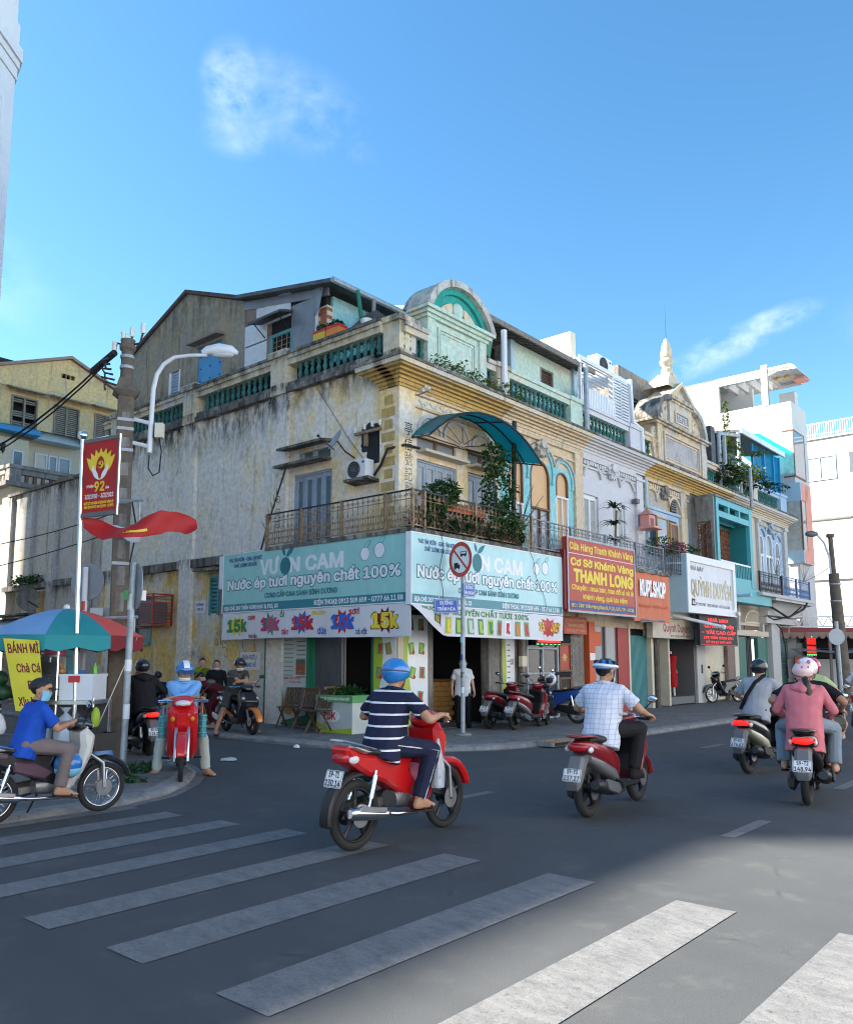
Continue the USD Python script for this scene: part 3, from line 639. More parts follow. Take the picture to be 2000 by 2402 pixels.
panel(LF,-4.15,-2.69,0.0,2.6,'wall_low',corner)
for a,b in ((-4.15,-3.57),(-7.95,-7.38),(-11.85,-11.3)):
    p=sg.box(a,0.06,b,7.97)
    obj('pilaster',MB().fpoly(LF,p,-0.25,0.10),'wall_side',corner)
    obj('pilaster_cap',MB().fbox(LF,a,b,-0.2,0.16,7.97,8.9).fbox(LF,a - .06,b + .06,-0.22,0.22,8.9,9.06),'trim_old',corner)
# rounded corners that join pilasters to the band above
for a,sg_ in ((-3.57,1),(-4.15,-1),(-7.38,1),(-7.95,-1),(-11.3,1)):
    t_=np.linspace(0,PI / 2,6); arc=[(a,7.97),(a + sg_*.28,7.97)] + [(a + sg_*(.28 - .28*math.sin(x)),7.97 - .3 + .3*math.cos(x)) for x in t_[1:]] + [(a,7.6)]
    obj('bracket',MB().fpoly(LF,sg.Polygon(arc).buffer(0),-0.05,0.085),'wall_side',corner)
for a,b in ((-3.55,-0.79),(-7.36,-4.17),(-11.28,-7.97),(-12.35,-11.87)):
    obj('ledge',MB().fbox(LF,a,b,-0.2,0.17,7.97,8.10).fbox(LF,a,b,-0.2,0.11,8.10,8.22),'trim_black',corner)
for a,b in ((-3.57,-0.45),(-7.38,-4.15),(-11.3,-7.95),(-12.35,-11.85)):
    obj('rail',MB().fbox(LF,a,b,-0.16,0.12,8.66,8.80).fbox(LF,a,b,-0.18,0.17,8.80,8.90),'trim_old',corner)
    obj('coping',MB().fbox(LF,a,b,-0.2,0.2,8.90,8.97),'trim_black',corner)
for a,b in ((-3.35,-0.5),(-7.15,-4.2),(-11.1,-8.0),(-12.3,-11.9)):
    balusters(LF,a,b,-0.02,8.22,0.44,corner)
    obj('balustrade_back',MB().fbox(LF,a - .15,b,-0.62,-0.55,8.0,8.7),'dark_void',corner)  # near-black sheet painting the shade behind the balusters
# ledge over the ground floor with black mould
for a,b in ((-12.2,-11.87),(-11.28,-7.97),(-7.36,-5.45)):
    obj('belt_ledge',MB().fbox(LF,a,b,-0.05,0.14,3.98,4.2),'trim_black',corner)
# window, transom and little slab roofs on the side street
shutter_doors(LF,-3.36,-2.09,4.15,5.85,-0.06,4,corner)
obj('transom',MB().fbox(LF,-3.26,-2.12,-0.14,-0.1,6.16,6.42),'glass_dim',corner)
obj('transom_bar',MB().fbox(LF,-2.78,-2.66,-0.1,-0.05,6.16,6.42).fbox(LF,-3.26,-3.12,-0.1,-0.05,6.16,6.42),'shutter_blue',corner)
def slab_roof(fr,s0,s1,zb,out,drop,m,parent,name='canopy'):
    mb=MB(); P=lambda s,d,z: fr.w(s,d,z)
    a=[P(s0,0,zb),P(s1,0,zb),P(s1,out,zb - drop),P(s0,out,zb - drop)]; b=[p + np.array([0,0,.06]) for p in a]
    mb.add(a + b,[[0,1,2],[0,2,3],[4,6,5],[4,7,6],[0,4,5],[0,5,1],[1,5,6],[1,6,2],[2,6,7],[2,7,3],[3,7,4],[3,4,0]])
    return obj(name,mb,m,parent)
slab_roof(LF,-3.6,-2.05,6.53,0.38,0.06,'trim_black',corner)
slab_roof(LF,-3.72,-2.08,6.10,0.38,0.03,'trim_black',corner)
# low caged window and louvred window
low=obj('low_window',MB().fbox(LF,-10.34,-10.26,-.1,.03,1.96,3.36).fbox(LF,-9.42,-9.34,-.1,.03,1.96,3.36).fbox(LF,-10.26,-9.42,-.1,.03,3.28,3.36).fbox(LF,-10.26,-9.42,-.1,.06,1.96,2.06),'teal_gate',corner)
obj('pane',MB().fbox(LF,-10.26,-9.42,-.08,-.06,2.06,3.28),'glass_dim',low)
lw=obj('louvred_window',MB().fbox(LF,-6.62,-6.56,-.1,.04,2.7,3.72).fbox(LF,-6.26,-6.20,-.1,.04,2.7,3.72).fbox(LF,-6.56,-6.26,-.1,.04,3.66,3.72).fbox(LF,-6.56,-6.26,-.1,-.07,2.75,3.66),'teal_gate',corner)
for k in range(9): obj('slat',MB().fbox(LF,-6.56,-6.26,-.06,.0,2.8 + k*.1,2.86 + k*.1),'teal_gate',lw)
slab_roof(LF,-6.85,-6.0,3.86,0.4,0.05,'trim_black',corner)
# corner pilaster, both faces, quoined
obj('corner_pilaster',MB().fbox(LF,-0.51,0.06,-0.45,0.06,2.6,7.36),'wall_main',corner)
obj('corner_pilaster',MB().fbox(RF,0.055,0.46,-0.3,0.058,2.6,7.362),'wall_main',corner)
for k in range(11):
    z=4.3 + k*.27
    obj('quoin',MB().fbox(LF,-0.45 if k % 2 else -0.36,-0.06 if k % 2 else -0.12,0.055,0.068,z,z + .2),'cornice_ochre',corner)
obj('corner_pier',MB().fbox(LF,-0.46,0.02,-0.52,0.02,7.9,8.86).fbox(LF,-0.52,0.08,-0.58,0.08,8.86,8.99).fbox(LF,-0.5,0.05,-0.56,0.05,7.9,8.06),'trim_old',corner)
obj('ground_pillar',MB().fbox(RF,-0.02,0.16,-0.3,0.02,0.0,2.62).fbox(LF,-0.32,0.0,-0.02,0.018,0.0,2.62),'beige_clean',corner)
# cornice: steps from the wall out to the nosing, with the return round the corner
def cornice(fr,s0,s1,parent,m='cornice_ochre',nose='trim_old',z=7.36,ret=False,dd=0.0):
    steps=[(0.10,7.36,7.42),(0.13,7.42,7.50),(0.18,7.50,7.56),(0.26,7.56,7.61),(0.36,7.61,7.66),(0.47,7.66,7.70)]
    for i,(d,a,b) in enumerate(steps):
        e=d if ret else 0
        mb=MB().fbox(fr,s0 - e,s1,-0.25,d + dd,a,b)
        obj('cornice',mb,m,parent)
    e=0.54 if ret else 0
    obj('cornice_nosing',MB().fbox(fr,s0 - e,s1,-0.25,0.54 + dd,7.70,7.80),nose,parent)
    obj('cornice_top',MB().fbox(fr,s0 - e - (.03 if ret else 0),s1,-0.25,0.57 + dd,7.80,7.86),'trim_black',parent)
cornice(RF,0.0,3.62,corner,ret=True)
for d,a,b in ((0.10,7.36,7.42),(0.13,7.42,7.50),(0.18,7.50,7.56),(0.26,7.56,7.61),(0.36,7.61,7.66),(0.47,7.66,7.70)):
    obj('cornice',MB().fbox(LF,-0.42 - d*.75,0.002,-0.02,d,a,b),'cornice_ochre',corner)
obj('cornice_nosing',MB().fbox(LF,-0.80,0.002,-0.02,0.54,7.70,7.80),'trim_old',corner)
obj('cornice_top',MB().fbox(LF,-0.83,0.002,-0.02,0.57,7.80,7.86),'trim_black',corner)
# frieze of interlaced tiles under the cornice
for k in range(16):
    s=0.62 + k*.185
    obj('frieze_tile',MB().fpoly(RF,sa.rotate(sg.box(s,7.16,s + .15,7.22),38 if k % 2 else -38),0.005,0.022),'poster_pale',corner)
obj('frieze_band',MB().fbox(RF,0.46,3.62,-0.1,0.055,7.02,7.08).fbox(RF,0.46,3.62,-0.1,0.075,7.30,7.36),'beige_band',corner)

# first floor, main road side: wall with window openings and a fan arch
def arch(cx,z0,w,zt,n=16):
    """Opening with a round head: half width w, springing at zt - w."""
    t=np.linspace(0,PI,n); return sg.Polygon([(cx - w,z0),(cx + w,z0)] + [(cx + w*math.cos(a),zt - w + w*math.sin(a)) for a in t])
panel(RF,0.46,3.62,4.05,7.36,'wall_main',corner,[(0.58,4.1,1.97,5.9),(0.58,6.1,1.93,6.42),(2.38,4.1,3.5,5.92),(2.38,6.12,3.5,6.42)])
for a,b in ((0.58,1.97),(2.38,3.5)):
    shutter_doors(RF,a + .04,b - .04,4.15,5.86,-0.07,4 if a < 1 else 3,corner,pane='glass_grey')
    tr=obj('transom',MB().fbox(RF,a,b,-.12,-.06,6.10,6.14).fbox(RF,a,b,-.12,-.06,6.38,6.42).fbox(RF,(a + b) / 2 - .05,(a + b) / 2 + .05,-.12,-.06,6.14,6.38).fbox(RF,a,a + .05,-.12,-.06,6.14,6.38).fbox(RF,b - .05,b,-.12,-.06,6.14,6.38),'brown_wood',corner)
    obj('pane',MB().fbox(RF,a + .05,b - .05,-.1,-.085,6.14,6.38),'glass_grey',tr)
    obj('shelf',MB().fbox(RF,a - .02,b + .14,0,.28,6.02,6.08),'beige_clean',corner)
for cx,w in ((0.98,0.42),(1.95,0.5),(2.92,0.42)):
    ring=disc(cx,6.52,w,w*1.0).difference(disc(cx,6.52,w - .07,w - .07)).intersection(sg.box(0,6.52,4,8))
    obj('arch_moulding',MB().fpoly(RF,ring,0.0,0.05),'grey_wall',corner)
    obj('arch_panel',MB().fpoly(RF,disc(cx,6.52,w - .075,w - .075).intersection(sg.box(0,6.52,4,8)),0.0,0.012),'poster_pale' if 0 else 'beige_band',corner)
obj('string_course',MB().fbox(RF,0.5,3.62,-0.05,0.07,6.45,6.51),'beige_clean',corner)

# pediment with its barrel hood
ped=obj('pediment',MB().fbox(RF,0.83,3.03,-0.35,0.05,7.86,9.18),'pediment_mint',corner)
obj('pediment_pilaster',MB().fbox(RF,0.83,1.08,0.05,0.10,7.9,9.18),'pediment_mint',ped)
obj('pediment_pilaster',MB().fbox(RF,2.76,3.03,0.05,0.10,7.9,9.18),'pediment_mint',ped)
pm=sg.box(1.22,8.2,2.62,9.06)
obj('panel_moulding',MB().fpoly(RF,pm.difference(pm.buffer(-.05,join_style=2)),0.05,0.085).fpoly(RF,pm.buffer(-.09,join_style=2).difference(pm.buffer(-.12,join_style=2)),0.05,0.07),'pediment_mint',ped)
obj('entablature',MB().fbox(RF,0.78,3.08,-0.35,0.13,9.18,9.26).fbox(RF,0.72,3.14,-0.38,0.19,9.26,9.34).fbox(RF,0.66,3.2,-0.4,0.26,9.34,9.42),'pediment_mint',ped)
def seg(cx,zb,half,rise,n=26):
    r=(half*half + rise*rise) / (2*rise); a0=math.asin(half / r)
    return [(cx + r*math.sin(a),zb + rise - r + r*math.cos(a)) for a in np.linspace(-a0,a0,n)]
outer_=sg.Polygon(seg(1.93,9.42,1.28,0.88)); inner_=sg.Polygon(seg(1.93,9.42,1.10,0.72)); in2=sg.Polygon(seg(1.93,9.42,0.93,0.58)); in3=sg.Polygon(seg(1.93,9.44,0.72,0.36))
obj('barrel_hood',MB().fpoly(RF,outer_.difference(inner_),-0.5,0.27),'hood_grey',ped,smooth=35)
obj('hood_moulding',MB().fpoly(RF,inner_.difference(in2),-0.3,0.14),'teal_paint',ped,smooth=35)
obj('tympanum',MB().fpoly(RF,in2,-0.35,0.06),'teal_paint',ped)
for sgn in (-1,1):
    obj('tympanum_relief',MB().fpoly(RF,in3.intersection(sg.box(1.93 + .22*sgn,9.4,1.93 + 1.2*sgn,10.2) if sgn > 0 else sg.box(.5,9.4,1.71,10.2)),0.06,0.10),'beige_band',ped)
obj('medallion',MB().lathe([(0.19,0),(0.19,.03),(0.15,.07),(0.08,.10),(0.0,.11)],RF.w(1.93,0.06,9.66),18,R=np.stack([RF.u,[0,0,1],RF.n],1)),'pediment_mint',ped,smooth=40)
# short balustrades and piers along the main road parapet
def parapet(s0,s1,parent,bal=True,m='trim_old',z0=7.86):
    obj('parapet_rail',MB().fbox(RF,s0,s1,-0.16,0.10,8.6,8.74).fbox(RF,s0,s1,-0.18,0.15,8.74,8.84),m,parent)
    obj('parapet_base',MB().fbox(RF,s0,s1,-0.14,0.10,z0,8.10),m,parent)
    balusters(RF,s0,s1,-0.03,8.10,0.5,parent,0.21)
def pier(s0,s1,parent,m='trim_old'):
    obj('parapet_pier',MB().fbox(RF,s0,s1,-0.2,0.13,7.86,8.74).fbox(RF,s0 - .04,s1 + .04,-0.24,0.18,8.74,8.86),m,parent)
parapet(0.05,0.83,corner); parapet(3.03,3.42,corner); pier(3.42,3.62,corner)

# hollow interior so that open doors look into rooms; near-black walls paint the shade
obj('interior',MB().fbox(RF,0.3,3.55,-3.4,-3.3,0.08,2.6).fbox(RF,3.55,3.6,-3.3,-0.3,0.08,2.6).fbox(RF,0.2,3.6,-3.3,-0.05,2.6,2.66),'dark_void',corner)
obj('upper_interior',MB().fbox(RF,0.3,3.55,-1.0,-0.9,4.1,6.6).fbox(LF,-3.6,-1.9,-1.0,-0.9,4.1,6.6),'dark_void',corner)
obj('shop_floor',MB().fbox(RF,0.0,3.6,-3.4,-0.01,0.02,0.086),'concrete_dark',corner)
# balcony slab and its edge, both sides
obj('balcony_slab',MB().fbox(LF,-3.76,0.82,0.0,0.52,4.08,4.17),'trim_black',corner)
obj('balcony_slab',MB().fbox(RF,0.0,3.66,0.0,0.84,4.085,4.175),'trim_black',corner)
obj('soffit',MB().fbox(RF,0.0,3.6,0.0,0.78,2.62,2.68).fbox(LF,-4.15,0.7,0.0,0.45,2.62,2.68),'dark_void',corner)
# ground-floor front: pillars, gate, dark mouth
obj('folding_gate',MB().fpoly(LF,sg.Polygon([(-2.62 + .445*0,.07),(-1.73,.07),(-1.73,2.6),(-2.62,2.6)]),-0.2,-0.16),'engine_grey',corner)
for k in range(13): obj('gate_slat',MB().fbox(LF,-2.62 + k*.068,-2.575 + k*.068,-0.16,-0.09,.08,2.5),'engine_grey',corner)
for fr_0,a,b,dd_,m_0 in ((LF,-2.69,-2.62,.03,'frame_green'),(LF,-.74,-.68,.03,'frame_green'),(RF,.91,1.14,-.02,'concrete_dark'),(RF,3.17,3.6,-.02,'concrete_dark')): obj('door_pillar',MB().fbox(fr_0,a,b,-.25,dd_,0,2.62),m_0,corner)
# ---------------------------------------------------------------- turquoise house (second bay)
def house(name,label,s):
    p=RF.w(s,0,0); return thing(name,label,'building',(p[0],p[1],0))
def arched_window(cx,w,z0,zt,parent,board='board_peach',d=0.0,frame='brown_wood'):
    o=arch(cx,z0,w,zt); i=arch(cx,z0,w - .045,zt - .045)
    win=obj('window',MB().fpoly(RF,o.difference(i),d - .1,d + .015),frame,parent)
    obj('pane',MB().fpoly(RF,i,d - .07,d - .05),board,win)
    return win
def scallop(cxs,z,parent,m,d=0.06,t=.07):
    """Moulded hood running over three arches, meeting in cusps."""
    u_=unary_union([disc(cx,zc,r,r*1.05) for cx,r,zc in cxs]); low_=unary_union([disc(cx,zc,r - t,(r - t)*1.05) for cx,r,zc in cxs])
    band=u_.difference(low_.buffer(0)).intersection(sg.box(0,z,40,9))
    obj('hood_mould',MB().fpoly(RF,band,0.0,d),m,parent)
def eagle(cx,z,parent,m):
    """Stucco ornament of spread leaves over the middle arch."""
    mb=MB()
    for a in (-150,-115,-90,-65,-30,205,180,0): mb.fpoly(RF,leafshape(cx,z,.34,.09,a),0.03,0.14)
    mb.fpoly(RF,disc(cx,z + .04,.13),0.02,0.18)
    obj('stucco_crest',mb,m,parent)

turq=house('turquoise_shophouse','turquoise shophouse with peach boarded arches between the corner house and grey house',3.62)
panel(RF,3.62,7.42,4.05,6.72,'turq_wall',turq,[arch(4.36,4.1,.31,6.70),arch(5.46,4.1,.46,6.715 + .06),arch(6.56,4.1,.31,6.63)])
panel(RF,3.62,7.42,6.72,7.36,'beige_band',turq,[arch(5.46,4.1,.46,6.775)])
obj('string_course',MB().fbox(RF,3.62,7.42,-.1,.06,7.02,7.08).fbox(RF,3.62,7.42,-.1,.09,7.28,7.36),'beige_band',turq)
for cx,w,zt in ((4.36,.31,6.70),(5.46,.46,6.775),(6.56,.31,6.63)):
    z1=5.15 if cx < 6 else 5.6
    arched_window(cx,w,z1 + .35,zt,turq)
    lo=obj('lower_sash',MB().fbox(RF,cx - w,cx - w + .05,-.1,0,4.1,z1 + .35).fbox(RF,cx + w - .05,cx + w,-.1,0,4.1,z1 + .35).fbox(RF,cx - .02,cx + .02,-.1,0,4.1,z1 + .3).fbox(RF,cx - w,cx + w,-.1,0.02,z1 + .3,z1 + .35),'white_plastic' if cx < 5 else 'brown_wood' if cx < 6 else 'white_plastic',turq)
    obj('pane',MB().fbox(RF,cx - w + .05,cx + w - .05,-.08,-.06,4.1,z1 + .3),'glass_grey' if cx < 6 else 'board_peach',lo)
scallop([(4.36,.56,6.42),(5.46,.66,6.48),(6.56,.56,6.36)],6.2,turq,'turq_wall',.05)
scallop([(4.36,.62,6.42),(5.46,.72,6.50),(6.56,.62,6.36)],6.3,turq,'hood_grey',.09,.06)
eagle(5.46,7.16,turq,'hood_grey')
obj('pilaster',MB().fbox(RF,7.16,7.58,-.1,.08,2.7,7.36),'beige_band',turq)
cornice(RF,3.62,7.5,turq,m='beige_band')
pier(3.62,3.95,turq); parapet(3.95,6.9,turq,m='pediment_mint'); pier(6.9,7.55,turq,'pediment_mint')
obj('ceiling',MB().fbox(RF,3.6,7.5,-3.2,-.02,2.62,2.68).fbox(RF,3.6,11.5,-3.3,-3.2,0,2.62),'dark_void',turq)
obj('balcony_slab',MB().fbox(RF,3.66,7.5,0,.84,4.085,4.175),'trim_black',turq)
obj('fascia_wall',MB().fbox(RF,3.62,7.5,-.25,-.02,2.68,4.06),'beige_band',turq)

# ---------------------------------------------------------------- grey house (third bay)
grey=house('grey_shophouse','plain grey shophouse with stucco cusps and white roof pergola',7.5)
panel(RF,7.55,11.30,4.05,7.36,'grey_wall',grey,[(7.74,4.1,8.55,6.25),(9.42,4.1,10.2,6.25)])
for a,b in ((7.74,8.55),(9.42,10.2)):
    w_=obj('window',MB().fbox(RF,a,a + .07,-.16,-.06,4.1,6.2).fbox(RF,b - .07,b,-.16,-.06,4.1,6.2).fbox(RF,a + .07,b - .07,-.16,-.06,6.12,6.25).fbox(RF,(a + b) / 2 - .04,(a + b) / 2 + .04,-.16,-.06,4.1,6.12),'white_plastic',grey)
    obj('pane',MB().fbox(RF,a + .07,b - .07,-.13,-.11,4.1,6.12),'curtain_grey',w_)
scallop([(8.2,.58,6.62),(9.26,.70,6.62),(10.32,.58,6.5)],6.75,grey,'white_wall',.07,.09)
eagle(9.3,7.18,grey,'grey_wall')
obj('string_course',MB().fbox(RF,7.58,10.84,-.1,.06,7.0,7.06).fbox(RF,7.58,10.84,-.1,.10,7.22,7.36),'grey_wall',grey)
for k in range(22): obj('dentil',MB().fbox(RF,7.66 + k*.145,7.75 + k*.145,0.0,.085,7.09,7.2),'grey_wall',grey)
obj('pilaster',MB().fbox(RF,10.84,11.28,-.1,.10,2.7,7.30).fbox(RF,10.78,11.34,-.1,.15,7.12,7.2),'grey_wall',grey)
cornice(RF,7.5,11.42,grey,m='grey_wall',nose='white_wall')
parapet(7.62,10.45,grey,m='grey_wall'); pier(10.45,11.2,grey,'grey_wall')
obj('balcony_slab',MB().fbox(RF,7.5,11.4,0,.84,4.085,4.175),'trim_black',grey)
obj('fascia_wall',MB().fbox(RF,7.5,11.5,-.25,-.02,2.5,4.06),'beige_band',grey)
obj('drain_pipe',MB().tube([RF.w(11.42,.14,2.9),RF.w(11.42,.14,7.3)],.06,8),'pale_blue',grey,smooth=40)
obj('spot_lamp',MB().fbox(RF,10.6,10.78,.06,.22,6.36,6.5),'grey_plastic',grey)

# ---------------------------------------------------------------- ornate house (fourth bay) with its great pediment
orn=house('ornate_shophouse','ochre shophouse under the ornate pediment topped by a domed finial',11.4)
panel(RF,11.5,14.9,6.42,7.36,'ochre_old',orn)
panel(RF,11.5,14.9,4.05,6.42,'blue_wall',orn,[(13.1,4.1,13.95,6.2)])
obj('door',MB().fbox(RF,13.12,13.93,-.2,-.12,4.1,6.18),'teal_deep',orn)
for k in range(5): obj('door_bar',MB().fbox(RF,13.2 + k*.16,13.23 + k*.16,-.12,-.07,4.1,6.18),'cream_paint',orn)
obj('sill_band',MB().fbox(RF,11.5,14.15,-.05,.07,6.38,6.46),'blue_wall',orn)
scallop([(11.98,.5,6.62),(12.85,.56,6.62),(13.72,.5,6.52)],6.62,orn,'ornate_wall',.07,.09)
eagle(12.9,7.12,orn,'concrete_dark')
vent=obj('louvre',MB().fbox(RF,13.45,13.9,-.03,.02,6.5,6.95),'dark_void',orn)
for k in range(5): obj('slat',MB().fbox(RF,13.45,13.9,.02,.05,6.53 + k*.085,6.58 + k*.085),'grey_plastic',vent)
obj('string_course',MB().fbox(RF,11.5,14.9,-.1,.06,7.02,7.08).fbox(RF,11.5,14.9,-.1,.10,7.26,7.36),'ornate_wall',orn)
for k in range(20): obj('leaf_relief',MB().fpoly(RF,disc(11.62 + k*.16,7.16,.055,.075),0.0,.06),'beige_band',orn)
obj('pilaster',MB().fbox(RF,14.15,14.55,-.1,.10,2.7,7.32),'ornate_wall',orn)
cornice(RF,11.42,18.2,orn,m='cornice_ochre')
parapet(11.45,12.1,orn,m='ornate_wall'); parapet(16.45,17.7,orn,m='ornate_wall')
op=obj('pediment',MB().fbox(RF,12.3,16.2,-.5,.16,7.86,9.28),'ornate_wall',orn)
for a,b in ((12.25,12.62),(15.85,16.25)): obj('pediment_pilaster',MB().fbox(RF,a,b,.16,.22,7.9,9.28),'ornate_wall',op)
pm=sg.box(12.75,8.1,15.7,9.1)
obj('panel_moulding',MB().fpoly(RF,pm.difference(pm.buffer(-.07,join_style=2)),.16,.22).fpoly(RF,pm.buffer(-.12,join_style=2).difference(pm.buffer(-.16,join_style=2)),.16,.19),'ornate_wall',op)
obj('panel',MB().fpoly(RF,pm.buffer(-.17,join_style=2),.16,.172),'ornate_panel',op)
for sgn,cx in ((-1,12.22),(1,16.28)):
    spiral=[RF.w(cx + sgn*.02 + sgn*r*math.cos(a),.1,8.95 + r*math.sin(a)) for a,r in zip(np.linspace(0,4*PI,24),np.linspace(.2,.03,24))]
    obj('scroll',MB().tube(spiral,.045,6).tube([RF.w(cx + sgn*.2,.1,8.95),RF.w(cx + sgn*.16,.1,8.5),RF.w(cx + sgn*.05,.1,8.1)],.06,6),'ornate_wall',op,smooth=50)
obj('entablature',MB().fbox(RF,12.1,16.4,-.55,.26,9.28,9.35).fbox(RF,12.0,16.5,-.6,.34,9.35,9.43),'ornate_wall',op)
def quarter(cx,side,r0,r1,z=9.43,sx=1.0,n=14):
    t=np.linspace(PI / 2,PI if side < 0 else 0,n)
    o=[(cx + sx*r0*math.cos(a),z + r0*math.sin(a)) for a in t]; i=[(cx + sx*r1*math.cos(a),z + r1*math.sin(a)) for a in t[::-1]]
    return sg.Polygon(o + i).buffer(0)
for side,cx in ((-1,13.28),(1,15.1)):
    obj('quarter_hood',MB().fpoly(RF,quarter(cx,side,1.02,.84,sx=1.16),-.55,.30),'trim_black' if side < 0 else 'hood_grey',op,smooth=35)
    q_=sg.Polygon(list(quarter(cx,side,.85,.02,sx=1.16).exterior.coords))
    obj('quarter_panel',MB().fpoly(RF,q_,-.45,.1),'ornate_wall',op)
    for a in (20,60,100): obj('leaf_relief',MB().fpoly(RF,leafshape(cx + side*.25,9.55,.5,.11,a if side > 0 else 180 - a),.1,.16),'ornate_wall',op)
obj('name_block',MB().fbox(RF,13.28,15.1,-.5,.2,9.43,10.28),'ornate_wall',op)
pm=sg.box(13.62,9.58,14.74,10.0)
obj('plaque_moulding',MB().fpoly(RF,pm.difference(pm.buffer(-.06,join_style=2)),.2,.25),'ornate_wall',op)
obj('plaque',MB().fpoly(RF,pm.buffer(-.07,join_style=2),.2,.21),'ornate_panel',op)
prints('relief_numerals',RF,fit('1928',13.8,14.56,9.68,.2,3),.21,'white_wall',op,.03)
tri=sg.Polygon([(12.98,10.36),(15.4,10.36),(14.19,11.12)])
obj('gable',MB().fpoly(RF,tri.buffer(-.09),-.5,.14),'ornate_wall',op)
obj('gable_cornice',MB().fpoly(RF,tri.difference(tri.buffer(-.13,join_style=2)),-.55,.30),'ornate_wall',op)
obj('gable_base',MB().fbox(RF,12.95,15.43,-.6,.24,10.28,10.36),'ornate_wall',op)
sp=np.array(RF.w(14.3,-.3,0))
pyr=MB(); P=lambda s,d,z: RF.w(s,d,z)
pyr.add([P(13.45,.1,10.9),P(15.15,.1,10.9),P(15.15,-.9,10.9),P(13.45,-.9,10.9),P(14.0,-.08,11.5),P(14.6,-.08,11.5),P(14.6,-.55,11.5),P(14.0,-.55,11.5)],[[0,1,5],[0,5,4],[1,2,6],[1,6,5],[2,3,7],[2,7,6],[3,0,4],[3,4,7],[4,5,6],[4,6,7]])
obj('pyramid_roof',pyr,'ornate_wall',op)
fp_=[(.44,11.4),(.44,11.56),(.36,11.6),(.36,11.74),(.26,11.8),(.26,11.86),(.40,11.96),(.43,12.03),(.40,12.1),(.28,12.16),(.36,12.2),(.34,12.4),(.27,12.62),(.18,12.74),(.12,12.8),(.12,12.86),(.02,12.9)]
finial=obj('finial',MB().lathe([(r*.58,z) for r,z in fp_],sp,14),'ornate_wall',op,smooth=40)
obj('lightning_rod',MB().cyl(sp + [0,0,12.9],sp + [0,0,14.1],.022,6,.01),'iron_blue',finial)

# ---------------------------------------------------------------- teal balcony house (fifth bay)
teal=house('teal_shophouse','shophouse with a boxy teal framed balcony and brick lattice screens',14.9)
panel(RF,14.9,19.0,2.6,7.36,'concrete_dark',teal)
obj('side_wall',MB().fpoly(LF,sg.box(0,0,0.001,0.001),0,0.001) if 0 else MB().fbox(RF,15.18,15.28,.0,.2,4.1,7.2).fbox(RF,15.18,15.28,.2,.8,6.35,7.2).fbox(RF,15.18,15.28,.7,.8,4.1,6.35),'concrete_dark',teal)
def lattice(fr_a,fr_b,z0,z1,nx,nz,depth,parent,m='brick_lattice'):
    """Screen of pierced bricks between two plan points: bars and diagonals with holes one can look through."""
    A,B=np.asarray(fr_a,float),np.asarray(fr_b,float); e=(B - A); L=np.linalg.norm(e[:2]); e=e / L
    pf=PlaneFrame([A[0],A[1],0],[e[0],e[1],0],[0,0,1]); mb=MB(); dx,dz=L / nx,(z1 - z0) / nz
    for i in range(nx + 1): mb.fpoly(pf,sg.box(i*dx - .012,z0,i*dx + .012,z1),-depth / 2,depth / 2)
    for k in range(nz + 1): mb.fpoly(pf,sg.box(0,z0 + k*dz - .012,L,z0 + k*dz + .012),-depth / 2 - .004,depth / 2 + .004)
    for i in range(nx):
        for k in range(nz):
            x,z=(i + .5)*dx,z0 + (k + .5)*dz
            mb.fpoly(pf,sa.rotate(sg.box(x - .5*dx,z - .014,x + .5*dx,z + .014),45 if (i + k) % 2 else -45,origin=(x,z)),-depth / 2 + .01,depth / 2 - .01)
    return obj('lattice_screen',mb,m,parent,kind='stuff')
lattice(RF.w(15.23,.22,0),RF.w(15.23,.68,0),4.15,6.33,3,13,.08,teal)
obj('screen_light',MB().fbox(RF,15.5,15.55,.2,.7,4.15,6.3),'tin_rusty',teal)  # plain rust-coloured sheet behind the lattice
fr_=obj('balcony_frame',MB().fbox(RF,15.40,15.62,.5,.82,4.2,7.22).fbox(RF,18.62,18.9,-.0,.82,4.2,7.22).fbox(RF,15.62,18.62,.66,.815,7.0,7.215).fbox(RF,15.62,18.62,.66,.813,6.55,6.76),'teal_balcony',teal)
for a in (16.55,17.6): obj('slot_post',MB().fbox(RF,a,a + .13,.66,.81,6.76,7.0),'teal_balcony',fr_)
obj('slot_back',MB().fbox(RF,15.62,18.62,.3,.33,6.5,7.2),'teal_deep',fr_)
obj('balcony_roof',MB().fbox(RF,15.28,18.95,0,.86,7.22,7.30),'concrete_dark',teal)
obj('balcony_back',MB().fbox(RF,15.3,16.5,0.0,.05,4.2,6.55).fbox(RF,16.5,18.62,0,.05,6.45,6.55).fbox(RF,18.56,18.62,.05,.7,4.2,6.55),'teal_deep',teal)
lattice(RF.w(16.5,.03,0),RF.w(18.56,.03,0),4.2,6.45,10,13,.08,teal)
obj('screen_back',MB().fbox(RF,16.5,18.5,-.02,0.004,4.2,6.45),'cream_house',teal)
for k in range(16): obj('rail_bar',MB().fbox(RF,16.0 + k*.165,16.04 + k*.165,.74,.78,4.5,4.98),'teal_balcony',teal)
obj('hand_rail',MB().fbox(RF,15.62,18.62,.72,.80,4.98,5.04),'white_plastic',teal)
obj('balcony_front',MB().fbox(RF,15.5,18.75,.7,.80,4.18,4.5),'teal_balcony',teal)
obj('slab_front',MB().fbox(RF,16.6,20.74,.3,.80,3.64,4.18),'teal_balcony',teal)
obj('drain_spout',MB().cyl(RF.w(17.2,.8,3.86),RF.w(17.2,1.25,3.86),.05,8),'pale_blue',teal,smooth=40)
obj('down_pipe',MB().cyl(RF.w(18.75,.9,7.3),RF.w(18.75,.9,8.8),.07,8),'galvanised',teal,smooth=40)

